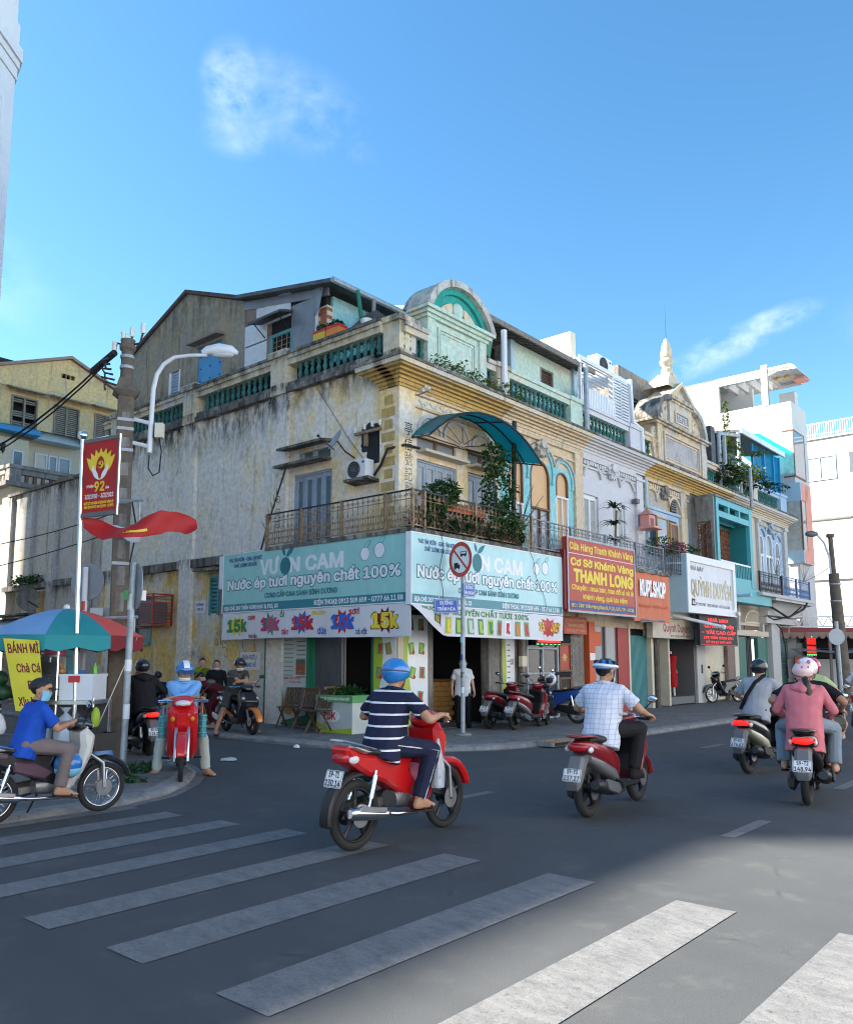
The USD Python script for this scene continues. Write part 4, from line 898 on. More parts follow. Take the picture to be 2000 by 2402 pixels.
# ---------------------------------------------------------------- blue and white house (sixth and seventh bays)
blue=house('blue_shophouse','pale blue shophouse with three round headed windows and blue balcony railing',19.0)
panel(RF,19.0,21.65,2.9,7.36,'beige_clean',blue)
panel(RF,21.65,25.6,4.05,7.36,'blue_wall',blue,[arch(22.25,4.1,.30,6.72),arch(23.25,4.1,.42,6.85),arch(24.3,4.1,.30,6.62)])
for cx,w,zt in ((22.25,.30,6.72),(23.25,.42,6.85),(24.3,.30,6.62)):
    arched_window(cx,w,5.95,zt,blue,'glass_grey',0,'white_plastic')
    d_=obj('french_door',MB().fbox(RF,cx - w,cx - w + .08,-.1,0,4.1,5.95).fbox(RF,cx + w - .08,cx + w,-.1,0,4.1,5.95).fbox(RF,cx - .04,cx + .04,-.1,0,4.1,5.95).fbox(RF,cx - w,cx + w,-.1,.01,5.85,5.95).fbox(RF,cx - w,cx + w,-.1,.0,4.1,4.7),'white_plastic',blue)
    obj('pane',MB().fbox(RF,cx - w + .08,cx + w - .08,-.08,-.06,4.7,5.85),'glass_dim',d_)
scallop([(22.25,.56,6.52),(23.25,.66,6.58),(24.3,.56,6.45)],6.7,blue,'shutter_blue',.08,.12)
eagle(23.3,7.2,blue,'shutter_blue')
for a,b in ((19.0,19.2),(21.65,22.0 - .15),(25.0,25.4)): obj('pilaster',MB().fbox(RF,a,b,-.1,.12,2.7,7.2).fbox(RF,a - .05,b + .05,-.1,.18,7.2,7.34),'white_wall',blue)
for k in range(18): obj('dentil',MB().fbox(RF,21.95 + k*.165,22.04 + k*.165,0,.1,7.12,7.24),'beige_clean',blue)
cornice(RF,18.2,25.65,blue,m='beige_clean',nose='white_wall')
parapet(18.0,21.3,blue,m='beige_clean'); pier(21.3,21.8,blue,'beige_clean'); parapet(21.8,24.7,blue,m='blue_wall'); pier(24.7,25.55,blue,'blue_wall')
obj('balcony_slab',MB().fbox(RF,19.2,26.1,0,.98,4.0,4.12).fbox(RF,20.9,26.0,0,.92,3.9,4.0),'white_wall',blue)
cove=[(0.0,3.9)] + [(.86 - .5*math.sin(a),3.9 - .52*(1 - math.cos(a)) - .02) for a in np.linspace(0,PI / 2,7)] + [(0.0,3.3)]
m_=trimesh.creation.extrude_polygon(sg.Polygon(cove).buffer(0),4.2,engine='earcut')
obj('balcony_cove',MB().add(RF.W(np.stack([m_.vertices[:,2] + 21.6,m_.vertices[:,0],m_.vertices[:,1]],1)),m_.faces),'white_wall',blue,smooth=30)
obj('door_head',MB().fbox(RF,21.6,26.0,-.2,.30,3.05,3.3),'white_wall',blue)

# ---------------------------------------------------------------- white modern building with coral bay
wb=house('white_modern_building','white modern building with open roof frame and coral corner bay',26.0)
WF=Frame(RF.w(26.0,0,0)[:2],130.6)          # its side wall facing the corner: s = d on the main facade
side=sg.box(-9,2.5,.42,15.12)
hole1=sg.Polygon([(-2.86,13.4),(-2.86,14.72),(-.86,14.72),(-.86,13.4)]); hole2=sg.Polygon([(-.56,13.33),(-.56,14.72),(.02,14.9),(.42,14.8),(.5,13.33)])
hole3=sg.box(-.02,9.86,.5,11.96); hole4=sg.box(.0,6.35,.7,8.6)
obj('side_wall',MB().fpoly(WF,side.difference(unary_union([hole1,hole2,hole3])),-.18,0),'white_wall',wb)
obj('front_wall',MB().fbox(RF,26.18,28.2,.24,.42,2.6,13.33),'white_wall',wb)
obj('back_wall',MB().fbox(RF,28.0,28.2,-9,.24,2.6,13.3),'white_wall',wb)
obj('terrace_floor',MB().fbox(RF,26.18,28.0,-9,.24,12.9,13.0),'white_wall',wb)
obj('roof_slab',MB().fbox(RF,26.0,28.2,-9,-2.9,14.9,15.12).fbox(RF,28.0,28.4,-2.9,.3,14.75,15.12).fbox(RF,26.18,28.0,-.7,-.56,14.74,15.08),'white_wall',wb)
curve=[(-.56,15.12),(.35,15.12)] + [(.35 + .42*math.sin(a),14.7 + .42*math.cos(a)) for a in np.linspace(0,1.3,6)][::-1][::-1] + [(.35,14.86),(-.56,14.86)]
m_=trimesh.creation.extrude_polygon(sg.Polygon(curve).buffer(0),2.2,engine='earcut')
obj('curved_canopy',MB().add(RF.W(np.stack([m_.vertices[:,2] + 26.0,m_.vertices[:,0],m_.vertices[:,1]],1)),m_.faces),'white_wall',wb,smooth=30)
obj('canopy_stripe',MB().fbox(RF,26.9,27.7,.3,.8,14.6,14.66),'coral',wb)
obj('roof_post',MB().fbox(RF,25.98,26.2,-.84,-.56,13.3,15.3),'white_wall',wb)
for k in range(4): obj('roof_beam',MB().fbox(RF,26.18,28.0,-2.6 + k*.5,-2.45 + k*.5,14.62,15.0),'white_wall',wb)
obj('inner_wall',MB().fbox(RF,27.6,27.8,-9,-1.8,13.0,14.9).fbox(RF,27.4,27.9,-.5,.2,13.0,14.2),'white_wall',wb)
for d in (-.35,0.05): obj('ceiling_lamp',MB().lathe([(.13,14.82),(.13,14.78),(.08,14.73),(.0,14.72)],RF.w(26.9,d,0),12),'gold',wb)
bw=obj('corner_window',MB().fbox(RF,25.98,27.6,.40,.46,9.80,9.88).fbox(RF,25.98,27.6,.40,.46,11.94,12.0).fbox(RF,25.97,26.02,-.04,.46,9.80,9.86).fbox(RF,25.97,26.02,-.04,.46,11.94,12.0).fbox(RF,25.97,26.02,.42,.46,9.86,11.94).fbox(RF,27.55,27.6,.42,.46,9.86,11.94),'brown_wood',wb)
obj('pane',MB().fbox(RF,25.985,25.995,-.02,.42,9.86,11.94),'curtain_grey',bw); obj('pane',MB().fbox(RF,26.02,27.55,.44,.45,9.88,11.94),'glass_mirror',bw)
cb=obj('coral_bay',MB().fbox(RF,26.0,26.95,.42,.66,8.68,9.5).fbox(RF,26.0,27.4,.42,.66,5.9,6.45).fbox(RF,26.55,27.4,.42,.66,6.45,9.5),'coral',wb)
for a,b in ((5.9,6.42),(8.66,9.5)): obj('bay_side',MB().fbox(RF,25.9,26.0,-.1,.655,a,b),'pale_blue',cb)
obj('bay_soffit',MB().fbox(RF,25.9,27.4,-.1,.655,5.84,5.9),'white_wall',cb)
obj('pane',MB().fbox(RF,25.93,25.95,-.05,.64,6.42,8.66),'curtain_grey',cb); obj('pane',MB().fbox(RF,26.0,26.55,.63,.645,6.45,8.66),'glass_mirror',cb)
obj('bay_mullion',MB().fbox(RF,25.92,25.98,.60,.66,6.42,8.66),'brown_wood',cb)
obj('lower_wall',MB().fbox(RF,26.05,28.2,-.4,.2,0,5.84),'blue_wall',wb)

# ---------------------------------------------------------------- far white building across the side street on the right
FW=Frame(RF.w(40,0,0)[:2],130.6)
fw=thing('far_white_building','far plain white building with roof railing behind the street pole','building',FW.w(-4,0,0))
zt=14.9
obj('wall',MB().fbox(FW,-12,5,-10,0,0,zt),'far_white',fw)
obj('roof_edge',MB().fbox(FW,-12,5.1,-.3,.08,zt,zt + .12),'far_white',fw)
obj('hand_rail',MB().fbox(FW,-12,5,-.1,-.04,zt + .98,zt + 1.04).fbox(FW,-12,5,-.1,-.04,zt + .3,zt + .34),'white_plastic',fw)
for k in range(72): obj('rail_bar',MB().fbox(FW,-5.6 + k*.13,-5.57 + k*.13,-.09,-.05,zt + .1,zt + 1.0),'white_plastic',fw)
w_=obj('window',MB().fbox(FW,-3.05,-1.25,0,.05,12.35,12.43).fbox(FW,-3.05,-1.25,0,.05,13.75,13.83).fbox(FW,-3.05,-2.97,0,.05,12.43,13.75).fbox(FW,-1.33,-1.25,0,.05,12.43,13.75).fbox(FW,-2.19,-2.11,0,.05,12.43,13.75),'white_plastic',fw)
obj('pane',MB().fbox(FW,-2.97,-1.33,0,.02,12.43,13.75),'glass_grey',w_)
w_=obj('window',MB().fbox(FW,-.55,1.2,0,.03,12.5,13.9),'white_plastic',fw); obj('pane',MB().fbox(FW,-.5,1.1,.03,.035,12.56,13.84),'glass_mirror',w_)
obj('wall_band',MB().fbox(FW,-12,5,0,.06,9.9,10.0),'concrete_dark',fw)
obj('lower_band',MB().fbox(FW,-12,5,0,.1,6.3,6.5),'far_white',fw)

# ---------------------------------------------------------------- houses behind the side-street wall, on the left
bwall=thing('boundary_wall','long streaked grey wall with pilasters left of the concrete pole','wall',LF.w(-15.5,0,0))
panel(LF,-19.2,-12.3,3.95,7.42,'wall_low_far',bwall); panel(LF,-19.2,-12.3,0,3.95,'wall_low_far',bwall,[(-18.9,0,-15.7,3.95)])
for a,b in ((-13.4,-12.95),(-15.75,-15.25),(-17.5,-17.05),(-19.25,-18.75)): obj('pilaster',MB().fbox(LF,a,b,-.2,.12,0.06,7.35),'wall_low_far',bwall)
obj('wall_coping',MB().fbox(LF,-19.2,-12.3,-.3,.1,7.42,7.52),'trim_black',bwall)
obj('belt_ledge',MB().fbox(LF,-15.2,-12.3,-.05,.16,3.95,4.15).fbox(LF,-18.9,-15.76,-.05,.2,3.95,4.12),'trim_black',bwall)
obj('recess_wall',MB().fbox(LF,-18.9,-15.7,-.6,-.45,0,3.95),'wall_low',bwall)
obj('stall_mouth',MB().fbox(LF,-18.7,-15.9,-.44,-.40,.06,2.7),'dark_void',bwall)
slab_roof(LF,-19.0,-15.6,3.05,0.9,0.05,'trim_black',bwall)
BH=Frame(LF.w(-19.2,0,0)[:2],40.6)         # faces the main road; s grows to the right
bh=thing('terrace_house','low terrace house with old balustrade, sunlit on its street side','building',LF.w(-21,0,0))
obj('wall',MB().fbox(BH,-.02,6,-8,0,0,7.86),'cream_house',bh)
obj('parapet',MB().fbox(BH,-.3,6,-8,.25,7.86,8.02).fbox(BH,-.1,6,-.15,.05,8.35,8.55).fbox(BH,-.15,6,-.2,.12,8.55,8.68).fbox(BH,-.12,.3,-.3,.08,8.02,8.55),'concrete_dark',bh)
obj('street_parapet',MB().fbox(BH,-.14,.04,-8,-.3,8.36,8.56).fbox(BH,-.2,.1,-8,-.3,8.56,8.68),'cream_house',bh)
for k in range(9): obj('baluster',MB().fbox(BH,.5 + k*.3,.62 + k*.3,-.1,0,8.02,8.35),'brick_lattice',bh)
for k in range(16): obj('baluster',MB().fbox(BH,-.1,.0,-.6 - k*.3,-.48 - k*.3,8.02,8.36),'cream_house',bh)
CH=Frame(LF.w(-21,0,0)[:2],40.6)
ch=thing('cream_house','small cream roof house with blue fascia and white framed windows','building',CH.w(2,0,0))
obj('wall',MB().fbox(CH,-.5,5,-5,0,7.9,10.3),'cream_house',ch)
obj('bay_wall',MB().fbox(CH,-.5,1.1,0,.5,7.9,10.0),'cream_house',ch)
obj('fascia',MB().fbox(CH,-.6,1.34,.4,.95,10.17,10.38),'blue_door',ch)
obj('fascia',MB().fbox(CH,1.34,3.2,.1,.7,10.12,10.42),'pale_blue',ch)
obj('roof',MB().add([CH.w(-.7,.98,10.38),CH.w(3.3,.98,10.38),CH.w(3.3,-2,11.0),CH.w(-.7,-2,11.0)],[[0,1,2],[0,2,3]]),'tin_grey',ch)
obj('lean_to_roof',MB().add([CH.w(2.9,1.0,10.25),CH.w(4.6,1.0,10.9),CH.w(5.2,-1,11.2),CH.w(3.4,-1,10.6),CH.w(2.9,1.0,10.20),CH.w(4.6,1.0,10.85),CH.w(5.2,-1,11.15),CH.w(3.4,-1,10.55)],[[0,1,2],[0,2,3],[4,6,5],[4,7,6],[0,4,5],[0,5,1],[0,3,7],[0,7,4]]),'tin_dark',ch)
for a,b in ((1.55,2.05),(2.1,2.45),(2.5,3.0)):
    w_=obj('window',MB().fbox(CH,a,a + .05,0,.05,8.5,9.72).fbox(CH,b - .05,b,0,.05,8.5,9.72).fbox(CH,a + .05,b - .05,0,.05,9.66,9.72),'white_plastic',ch)
    obj('pane',MB().fbox(CH,a + .05,b - .05,0,.02,8.5,9.66),'glass_grey' if a > 2.05 else 'cream_paint',w_)
w_=obj('window',MB().fbox(CH,.5,.9,.5,.53,8.6,9.55),'white_plastic',ch); obj('pane',MB().fbox(CH,.55,.85,.53,.54,8.65,9.5),'glass_dim',w_)
obj('wall_lantern',MB().lathe([(.02,9.75),(.1,9.68),(.09,9.6),(.07,9.42),(.03,9.36),(.01,9.3)],CH.w(.1,.62,0),8),'iron_black',ch)
obj('drain_pipe',MB().tube([CH.w(3.1,1.1,10.3),CH.w(4.05,1.1,10.75),CH.w(4.05,1.1,9.3)],.06,6),'white_plastic',ch)
TH=Frame(LF.w(-23.5,0,0)[:2],40.6)
th=thing('tan_gabled_house','tan gabled house with broken wooden shutters at upper left','building',TH.w(3,0,0))
gp=sg.Polygon([(-1.6,8),(-1.6,13.35),(1.0,13.75),(3.95,14.84),(8.2,13.1),(8.2,8)])
obj('wall',MB().fpoly(TH,gp.difference(unary_union([sg.box(1.55,11.3,2.65,12.65),sg.box(3.35,11.35,4.5,12.68),sg.box(5.2,11.4,6.3,12.7),sg.box(3.6,13.93,4.2,14.13)])),-.3,0),'tan_house',th)
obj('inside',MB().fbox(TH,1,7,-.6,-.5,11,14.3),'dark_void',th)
obj('roof',MB().fpoly(TH,sg.LineString([(-1.9,13.3),(1.0,13.8),(3.95,14.92),(8.5,13.05)]).buffer(.06,cap_style=2),-6,.18),'tin_rusty',th)
obj('string_course',MB().fbox(TH,-1.6,8.2,0,.05,12.98,13.16),'tan_house',th)
for i,(a,b,z0,z1) in enumerate(((1.55,2.65,11.3,12.65),(3.35,4.5,11.35,12.68),(5.2,6.3,11.4,12.7))):
    w_=obj('window',MB().fbox(TH,a,a + .07,-.12,.04,z0,z1).fbox(TH,b - .07,b,-.12,.04,z0,z1).fbox(TH,a + .07,b - .07,-.12,.04,z1 - .07,z1).fbox(TH,(a + b) / 2 - .04,(a + b) / 2 + .04,-.1,.02,z0,z1 - .07),'old_wood',th)
    for k in range(14):
        if i == 0 and k in (3,4,8,9,10,11): continue
        obj('slat',MB().fbox(TH,a + .08,b - .08,-.08,-.03,z0 + .03 + k*.088,z0 + .09 + k*.088),'old_wood',w_)
    slab_roof(TH,a - .25,b + .3,z1 + .32,.55,.16,'old_wood',th)
    for k in range(3 if i else 6): obj('glass_block',MB().fbox(TH,a - .2 + k*.24,a + .02 + k*.24,0,.02,z1 + .36,z1 + .52),'glass_grey',th)
for k in range(6): obj('vent_block',MB().fbox(TH,3.58 + (k % 3)*.2,3.63 + (k % 3)*.2,-.1,.01,13.93,14.13),'tan_house',th)

# tower on the other side of the side street: its end shows at the left edge
tw=thing('white_tower_building','tall pale building whose panelled edge shows at the left border of the picture','building',(-7.9,12.5,0))
TF=PlaneFrame([-7.6,14.0,0],[0.02,-1,0],[0,0,1])       # runs towards the viewer
poly=sg.Polygon([(-7.6,14.0),(-7.6,9.6),(-14,9.0),(-19,15.5),(-12.5,20.5)])
obj('wall',MB().prism(poly,0.06,12.2),'tower_white',tw)
for o,a,b in ((.03,12.2,12.42),(.06,12.42,12.56),(.1,12.56,12.82),(.03,12.82,13.3),(-.02,13.3,14.2),(.03,14.2,14.3)):
    obj('cornice',MB().prism(poly.buffer(o,join_style=2),a,b),'tower_white',tw)
for a,b,d in ((.35,2.1,.03),(.6,1.85,.05)):
    q=sg.box(a,1.0,b,11.75 - d*5)
    obj('panel_moulding',MB().fpoly(TF,q.difference(q.buffer(-.06,join_style=2)),0,d),'tower_white',tw)
ob=thing('opposite_row','pale buildings across the side street, unseen, shaped to shade wall and road','building',RG(-16,-2,0),kind='structure')
obj('wall',MB().fbox(RF,-34,-10.6,-3.8,0,0,8.3),'tower_white',ob)
obj("tall_block",MB().fbox(LF,-29.5,-11.2,8.0,16,0,26.0),'tower_white',ob)  # unseen block, height chosen to keep sun off side wall and roofs
# ---------------------------------------------------------------- roofs behind the corner parapet
gab=thing('gabled_roof_house','grey brown gabled upper storey with a blue shuttered window behind the balustrade','building',LF.w(-8.7,-.3,0))
gp=sg.Polygon([(-11.64,8.6),(-11.64,10.95),(-8.67,12.16),(-5.9,11.12),(-5.9,8.6)])
obj('wall',MB().fpoly(LF,gp.difference(unary_union([sg.box(-8.04,9.1,-6.86,10.33),sg.box(-9.43,9.2,-8.87,9.93)])),-.6,-.3),'wall_gable',gab)
obj('roof',MB().fpoly(LF,sg.LineString([(-11.75,10.98),(-8.67,12.22),(-5.9,11.2)]).buffer(.05,cap_style=2),-7,-.22),'tile_roof',gab)
sh=obj('shutter',MB().fbox(LF,-8.02,-6.88,-.45,-.33,9.1,10.32),'blue_door',gab)
for s in (-7.9,-7.45,-7.0):
    for z in (9.35,9.7,10.05): obj('bolt',MB().ball(LF.w(s,-.325,z),.022,1),'iron_black',sh)
slab_roof(LF.sub(0,-.3),-8.2,-6.76,10.42,.3,.04,'tin_rusty',gab,'window_hood')
jal=obj('jalousie',MB().fbox(LF,-9.43,-9.38,-.4,-.28,9.2,9.93).fbox(LF,-8.92,-8.87,-.4,-.28,9.2,9.93),'white_plastic',gab)
for k in range(8): obj('slat',MB().fbox(LF,-9.38,-8.92,-.38,-.33,9.22 + k*.088,9.29 + k*.088),'shutter_blue',jal)
obj('rear_wall',MB().fbox(LF,-11.6,-5.95,-7,-6.8,8,11),'wall_gable',gab)

shack=thing('roof_shack','patched roof shack of white boards and grey tin sheets above the corner','building',LF.w(-4,-.3,0))
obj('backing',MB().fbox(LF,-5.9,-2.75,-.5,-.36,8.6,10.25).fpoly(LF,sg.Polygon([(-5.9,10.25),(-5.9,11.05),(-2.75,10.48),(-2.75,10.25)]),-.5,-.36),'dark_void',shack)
for i,(a,b,z0,z1,m) in enumerate(((-6.05,-5.88,9.0,10.42,'board_white'),(-5.85,-4.95,9.0,9.78,'board_white'),(-5.85,-4.95,9.81,10.36,'board_white'),(-5.87,-5.42,10.38,10.93,'tin_rusty'),(-5.40,-5.08,10.3,10.9,'board_white'),(-5.05,-4.02,10.2,10.86,'board_white'),
                                       (-4.95,-4.80,9.0,10.2,'tin_rusty'),(-3.97,-3.04,9.0,10.42,'tin_grey'),(-4.75,-3.95,8.6,9.2,'tin_rusty'))):
    obj('panel',MB().fbox(LF,a,b,-.36 + .012*(i % 3),-.325 + .012*(i % 3),z0,z1),m,shack)
obj('fascia',MB().fpoly(LF,sg.Polygon([(-5.9,10.86),(-5.9,11.1),(-2.6,10.5),(-2.6,10.3),(-3.4,10.42)]),-.34,-.29),'tin_grey',shack)
obj('flap',MB().sheet([[LF.w(-3.35 + .22*i,-.27 + .05*(i > 1) + .03*j*(i - 1.5),10.62 - .22*j - .03*i) for i in range(4)] for j in range(4)]),'tin_grey',shack)
ww=obj('window',MB().fbox(LF,-4.8,-4.72,-.36,-.30,9.1,9.85).fbox(LF,-3.99,-3.95,-.36,-.30,9.1,9.85).fbox(LF,-4.72,-3.99,-.36,-.30,9.76,9.85),'teal_gate',shack)
for k in range(4): obj('window_bar',MB().fbox(LF,-4.72,-3.99,-.33,-.31,9.2 + k*.14,9.215 + k*.14),'iron_rust',ww)
for k in range(3): obj('window_bar',MB().fbox(LF,-4.55 + k*.2,-4.535 + k*.2,-.33,-.31,9.1,9.76),'iron_rust',ww)
slab_roof(LF.sub(0,-.3),-5.2,-3.9,10.25,.42,.12,'tin_dark',shack,'window_hood')
for s in (-5.0,-4.05): obj('hood_strut',MB().cyl(LF.w(s,-.3,9.85),LF.w(s,.08,10.12),.015,5),'iron_black',shack)
obj('corner_post',MB().fbox(LF,-3.04,-2.98,-.36,-.28,8.9,10.1),'board_white',shack)
bk=obj('brick_pier',MB().fbox(LF,-2.95,-2.68,-.56,-.34,8.8,10.1),'cream_paint',shack)
for r in range(12):
    for k in range(2):
        a=-2.96 + k*.145 + (.06 if r % 2 else 0)
        obj('brick',MB().fbox(LF,max(a,-2.96),min(a + .13,-2.67),-.5,-.325 + rng.uniform(-.006,.008),8.86 + r*.1,8.945 + r*.1),'brick_red',bk)
obj('side_wall',MB().fbox(LF,-2.9,-2.72,-3.6,-.56,8.0,10.4),'turq_wall',shack)
obj('awning_post',MB().cyl(LF.w(-1.6,-.55,8.9),LF.w(-1.9,-.6,10.3),.05,8),'frame_green',shack,smooth=40)
obj('white_pipe',MB().cyl(LF.w(-2.05,-1.3,8.8),LF.w(-2.05,-1.3,10.38),.05,8),'concrete_dark',shack,smooth=40)
rf=MB(); 
def roof_sheet(P0,P1,P2,P3,th=.04,n=22,amp=.022):
    """Corrugated sheet between edge P0-P1 (along the ridges' row) and P3-P2."""
    P0,P1,P2,P3=(np.asarray(p,float) for p in (P0,P1,P2,P3)); g_=[]
    for i in range(n*2 + 1):
        t=i / (n*2); a,b=P0 + (P1 - P0)*t,P3 + (P2 - P3)*t; o=np.array([0,0,amp*(1 if i % 2 else -1)])
        g_.append([a + o,b + o])
    return MB().sheet(np.array(g_),th)
obj('tin_roof',roof_sheet(LF.w(-2.15,-.05,10.46),LF.w(-2.15,-3.2,10.46),LF.w(-6.0,-3.2,11.22),LF.w(-6.0,-.05,11.22),n=20),'tin_dark',shack)
obj('gutter',MB().tube([LF.w(-2.12,.02,10.44),LF.w(-2.1,-3.2,10.42)],.07,8),'galvanised',shack,smooth=40)
obj('eave_trim',MB().fpoly(LF,sg.Polygon([(-6.0,11.13),(-6.0,11.22),(-2.1,10.5),(-2.1,10.4)]),-.06,-.02),'tin_dark',shack)
# loose tarpaulin under the eave
gt=[[LF.w(-1.75 - .25*i,-1.1 - .35*j,9.95 - .12*j - .22*math.sin(i*1.1)*(j / 6) - .05*i + .06*math.sin(2.1*j + i)) for j in range(7)] for i in range(5)]
obj('tarpaulin',MB().sheet(gt),'tin_grey',shack,smooth=True)
for i,(s,d,m) in enumerate(((-2.4,.02,'yellow_plastic'),(-1.95,.02,'ink_orange'))):
    t=thing('foam_planter',('yellow' if i == 0 else 'orange') + ' foam box planter of green herbs on the corner balustrade','planter',LF.w(s,d,8.97),group=None)
    obj('box',MB().fbox(LF,s - .2,s + .2,d - .14,d + .14,8.975,9.2),m,t); obj('lid_band',MB().fbox(LF,s - .21,s + .21,d - .15,d + .15,9.16,9.22),'red_plastic',t)
    obj('foliage',leaves(clump(LF.w(s,d,9.3),(.18,.18,.1),160,5 + i),.05,i),'leaf_mid',t)
t=thing('potted_plant','small spiky plant in a white pot on the corner balustrade','potted plant',LF.w(-1.0,0,8.97))
obj('pot',MB().lathe([(.09,8.975),(.13,9.1),(.14,9.13),(.12,9.13),(.1,9.1)],LF.w(-1.0,0,0),12),'white_plastic',t); obj('foliage',blades(LF.w(-1.0,0,9.1),22,.3,.014,3),'leaf_mid',t)

hut=thing('roof_hut','pale green roof hut with a tiled eave behind the turquoise parapet','building',RF.w(7,-.9,0))
hp=sg.box(5.55,7.86,8.7,10.25)
obj('wall',MB().fpoly(RF,hp.difference(sg.box(6.83,9.38,7.52,9.9)),-1.1,-.8),'pediment_mint',hut)
obj('side_wall',MB().fbox(RF,5.55,5.75,-3,-1.1,7.86,10.3).fbox(RF,4.2,5.5,-1.6,-1.5,7.86,10.2),'concrete_dark',hut)
hw=obj('window',MB().fbox(RF,6.83,6.89,-.95,-.79,9.38,9.9).fbox(RF,7.46,7.52,-.95,-.79,9.38,9.9).fbox(RF,6.89,7.46,-.95,-.79,9.84,9.9).fbox(RF,6.89,7.46,-.95,-.79,9.38,9.43),'old_wood',hut)
obj('pane',MB().fbox(RF,6.89,7.46,-.93,-.9,9.43,9.84),'brown_wood',hw)
for k in range(5): obj('window_bar',MB().fbox(RF,6.89,7.46,-.86,-.84,9.48 + k*.08,9.495 + k*.08),'iron_black',hw)
obj('post',MB().fbox(RF,5.3,5.5,-.9,-.75,8.8,10.25).fbox(RF,8.55,8.75,-.85,-.7,8.0,10.3),'pale_blue',hut)
obj('tile_roof',roof_sheet(RF.w(3.6,-.25,10.22),RF.w(8.9,-.25,10.2),RF.w(8.9,-3.4,11.3),RF.w(3.6,-3.4,11.3),n=34,amp=.03),'tile_roof',hut)
for k in range(16): obj('rafter',MB().fpoly(RF.sub(3.8 + k*.32),sg.box(0,0,.001,.001),0,.001) if 0 else MB().add([RF.w(3.8 + k*.32 + a,d,z - .05 + c) for a in (0,.06) for d,z in ((-.22,10.2),(-1.6,10.68)) for c in (-.07,0)],[[0,1,3],[0,3,2],[4,6,7],[4,7,5],[0,4,5],[0,5,1],[2,3,7],[2,7,6],[0,2,6],[0,6,4],[1,5,7],[1,7,3]]),'old_wood',hut)
obj('eave_board',MB().fbox(RF,3.6,8.95,-.26,-.2,10.10,10.24),'old_wood',hut)
obj('ridge_cap',MB().tube([RF.w(3.55,-.2,10.24),RF.w(3.55,-3.4,11.32)],.07,8),'hood_grey',hut,smooth=40)
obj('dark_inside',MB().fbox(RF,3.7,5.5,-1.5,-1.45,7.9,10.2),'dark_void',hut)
obj('tarp',MB().sheet([[RF.w(3.3 + .18*i,-.5 - .05*j,9.95 - .2*j + .09*math.sin(i*1.3 + j)) for i in range(6)] for j in range(4)]),'frame_green',hut,smooth=True)
obj('down_pipe',MB().tube([RF.w(3.62,.2,8.0),RF.w(3.62,.2,9.7)],.075,8),'white_plastic',hut,smooth=40)
obj('down_pipe',MB().tube([RF.w(7.62,.22,7.9),RF.w(7.62,.22,9.95)],.07,8),'galvanised',hut,smooth=40)
obj('chimney_wall',MB().fbox(RF,9.6,9.9,-3,-1.4,9,12.0),'beige_clean',hut)

pg_=thing('roof_pergola','white slatted pergola with picket fence on the grey house roof','pergola',RF.w(9.5,-.6,0))
for k in range(20): obj('picket',MB().fbox(RF,8.14 + k*.1,8.215 + k*.1,-.22,-.18,8.9,9.56),'white_plastic',pg_)
for k in range(15): obj('slat',MB().fbox(RF,10.14,11.15,-.3,-.22,9.02 + k*.098,9.075 + k*.098),'white_plastic',pg_)
for s in (10.1,10.62,11.15): obj('post',MB().fbox(RF,s - .04,s + .04,-.36,-.22,8.9,10.5),'white_plastic',pg_)
for k in range(13): obj('roof_slat',MB().fbox(RF,8.1,11.2,-.3 - k*.17,-.24 - k*.17,10.42,10.5),'white_plastic',pg_)
obj('beam',MB().fbox(RF,8.05,11.2,-.26,-.2,10.34,10.42),'white_plastic',pg_)
obj('post',MB().fbox(RF,8.05,8.13,-.28,-.2,8.9,10.42),'white_plastic',pg_)
obj('back_wall',MB().fbox(RF,8,11.3,-2.8,-2.7,8.5,10.4),'beige_band',pg_)
gw=thing('grey_roof_block','bare grey concrete roof storey between pergola and ornate pediment','building',RF.w(14,-1.5,0))
obj('wall',MB().fbox(RF,12.2,17.5,-8,-1.1,8,11.55),'concrete_dark',gw)
lv=obj('louvre',MB().fbox(RF,12.95,13.5,-1.1,-1.05,9.0,10.6),'dark_void',gw)
for k in range(12): obj('slat',MB().fbox(RF,12.95,13.5,-1.05,-1.0,9.06 + k*.125,9.11 + k*.125),'grey_plastic',lv)
obj('bent_pipe',MB().tube([RF.w(10.55,.12,10.3),RF.w(10.6,.12,9.6),RF.w(10.68,.12,8.95),RF.w(11.2,.16,8.82),RF.w(11.24,.16,8.0)],.075,8),'white_plastic',gw,smooth=40)

def aircon(p,fr,s,d,z,w,h,dp,label,parent=None):
    t=thing('air_conditioner',label,'air conditioner',fr.w(s + w / 2,d,z))
    obj('case',MB().fbox(fr,s,s + w,d - dp,d,z,z + h),'white_plastic',t)
    cx,cz,r=s + w*.40,z + h*.5,min(w*.36,h*.43)
    obj('fan_opening',MB().lathe([(r,0),(r,.012),(.0,.012)],fr.w(cx,d,cz),20,R=np.stack([fr.u,[0,0,1],fr.n],1)),'ink_black',t)
    gl=MB()
    for q in (1,.75,.5,.25): gl.tube([fr.w(cx + r*q*math.cos(a),d + .02,cz + r*q*math.sin(a)) for a in np.linspace(0,2*PI,20,endpoint=False)],.006,4,closed=True)
    for a in np.linspace(0,PI,6,endpoint=False): gl.cyl(fr.w(cx + r*math.cos(a),d + .02,cz + r*math.sin(a)),fr.w(cx - r*math.cos(a),d + .02,cz - r*math.sin(a)),.004,4)
    obj('grille',gl,'grey_plastic',t)
    obj('badge',MB().fbox(fr,s + w*.82,s + w*.95,d,d + .004,z + h*.78,z + h*.88),'ink_navy',t)
    for x in (.12,.85): obj('bracket',MB().fbox(fr,s + w*x,s + w*x + .03,d - dp - .05,d + .05,z - .05,z - .002),'iron_rust',t)
    return t
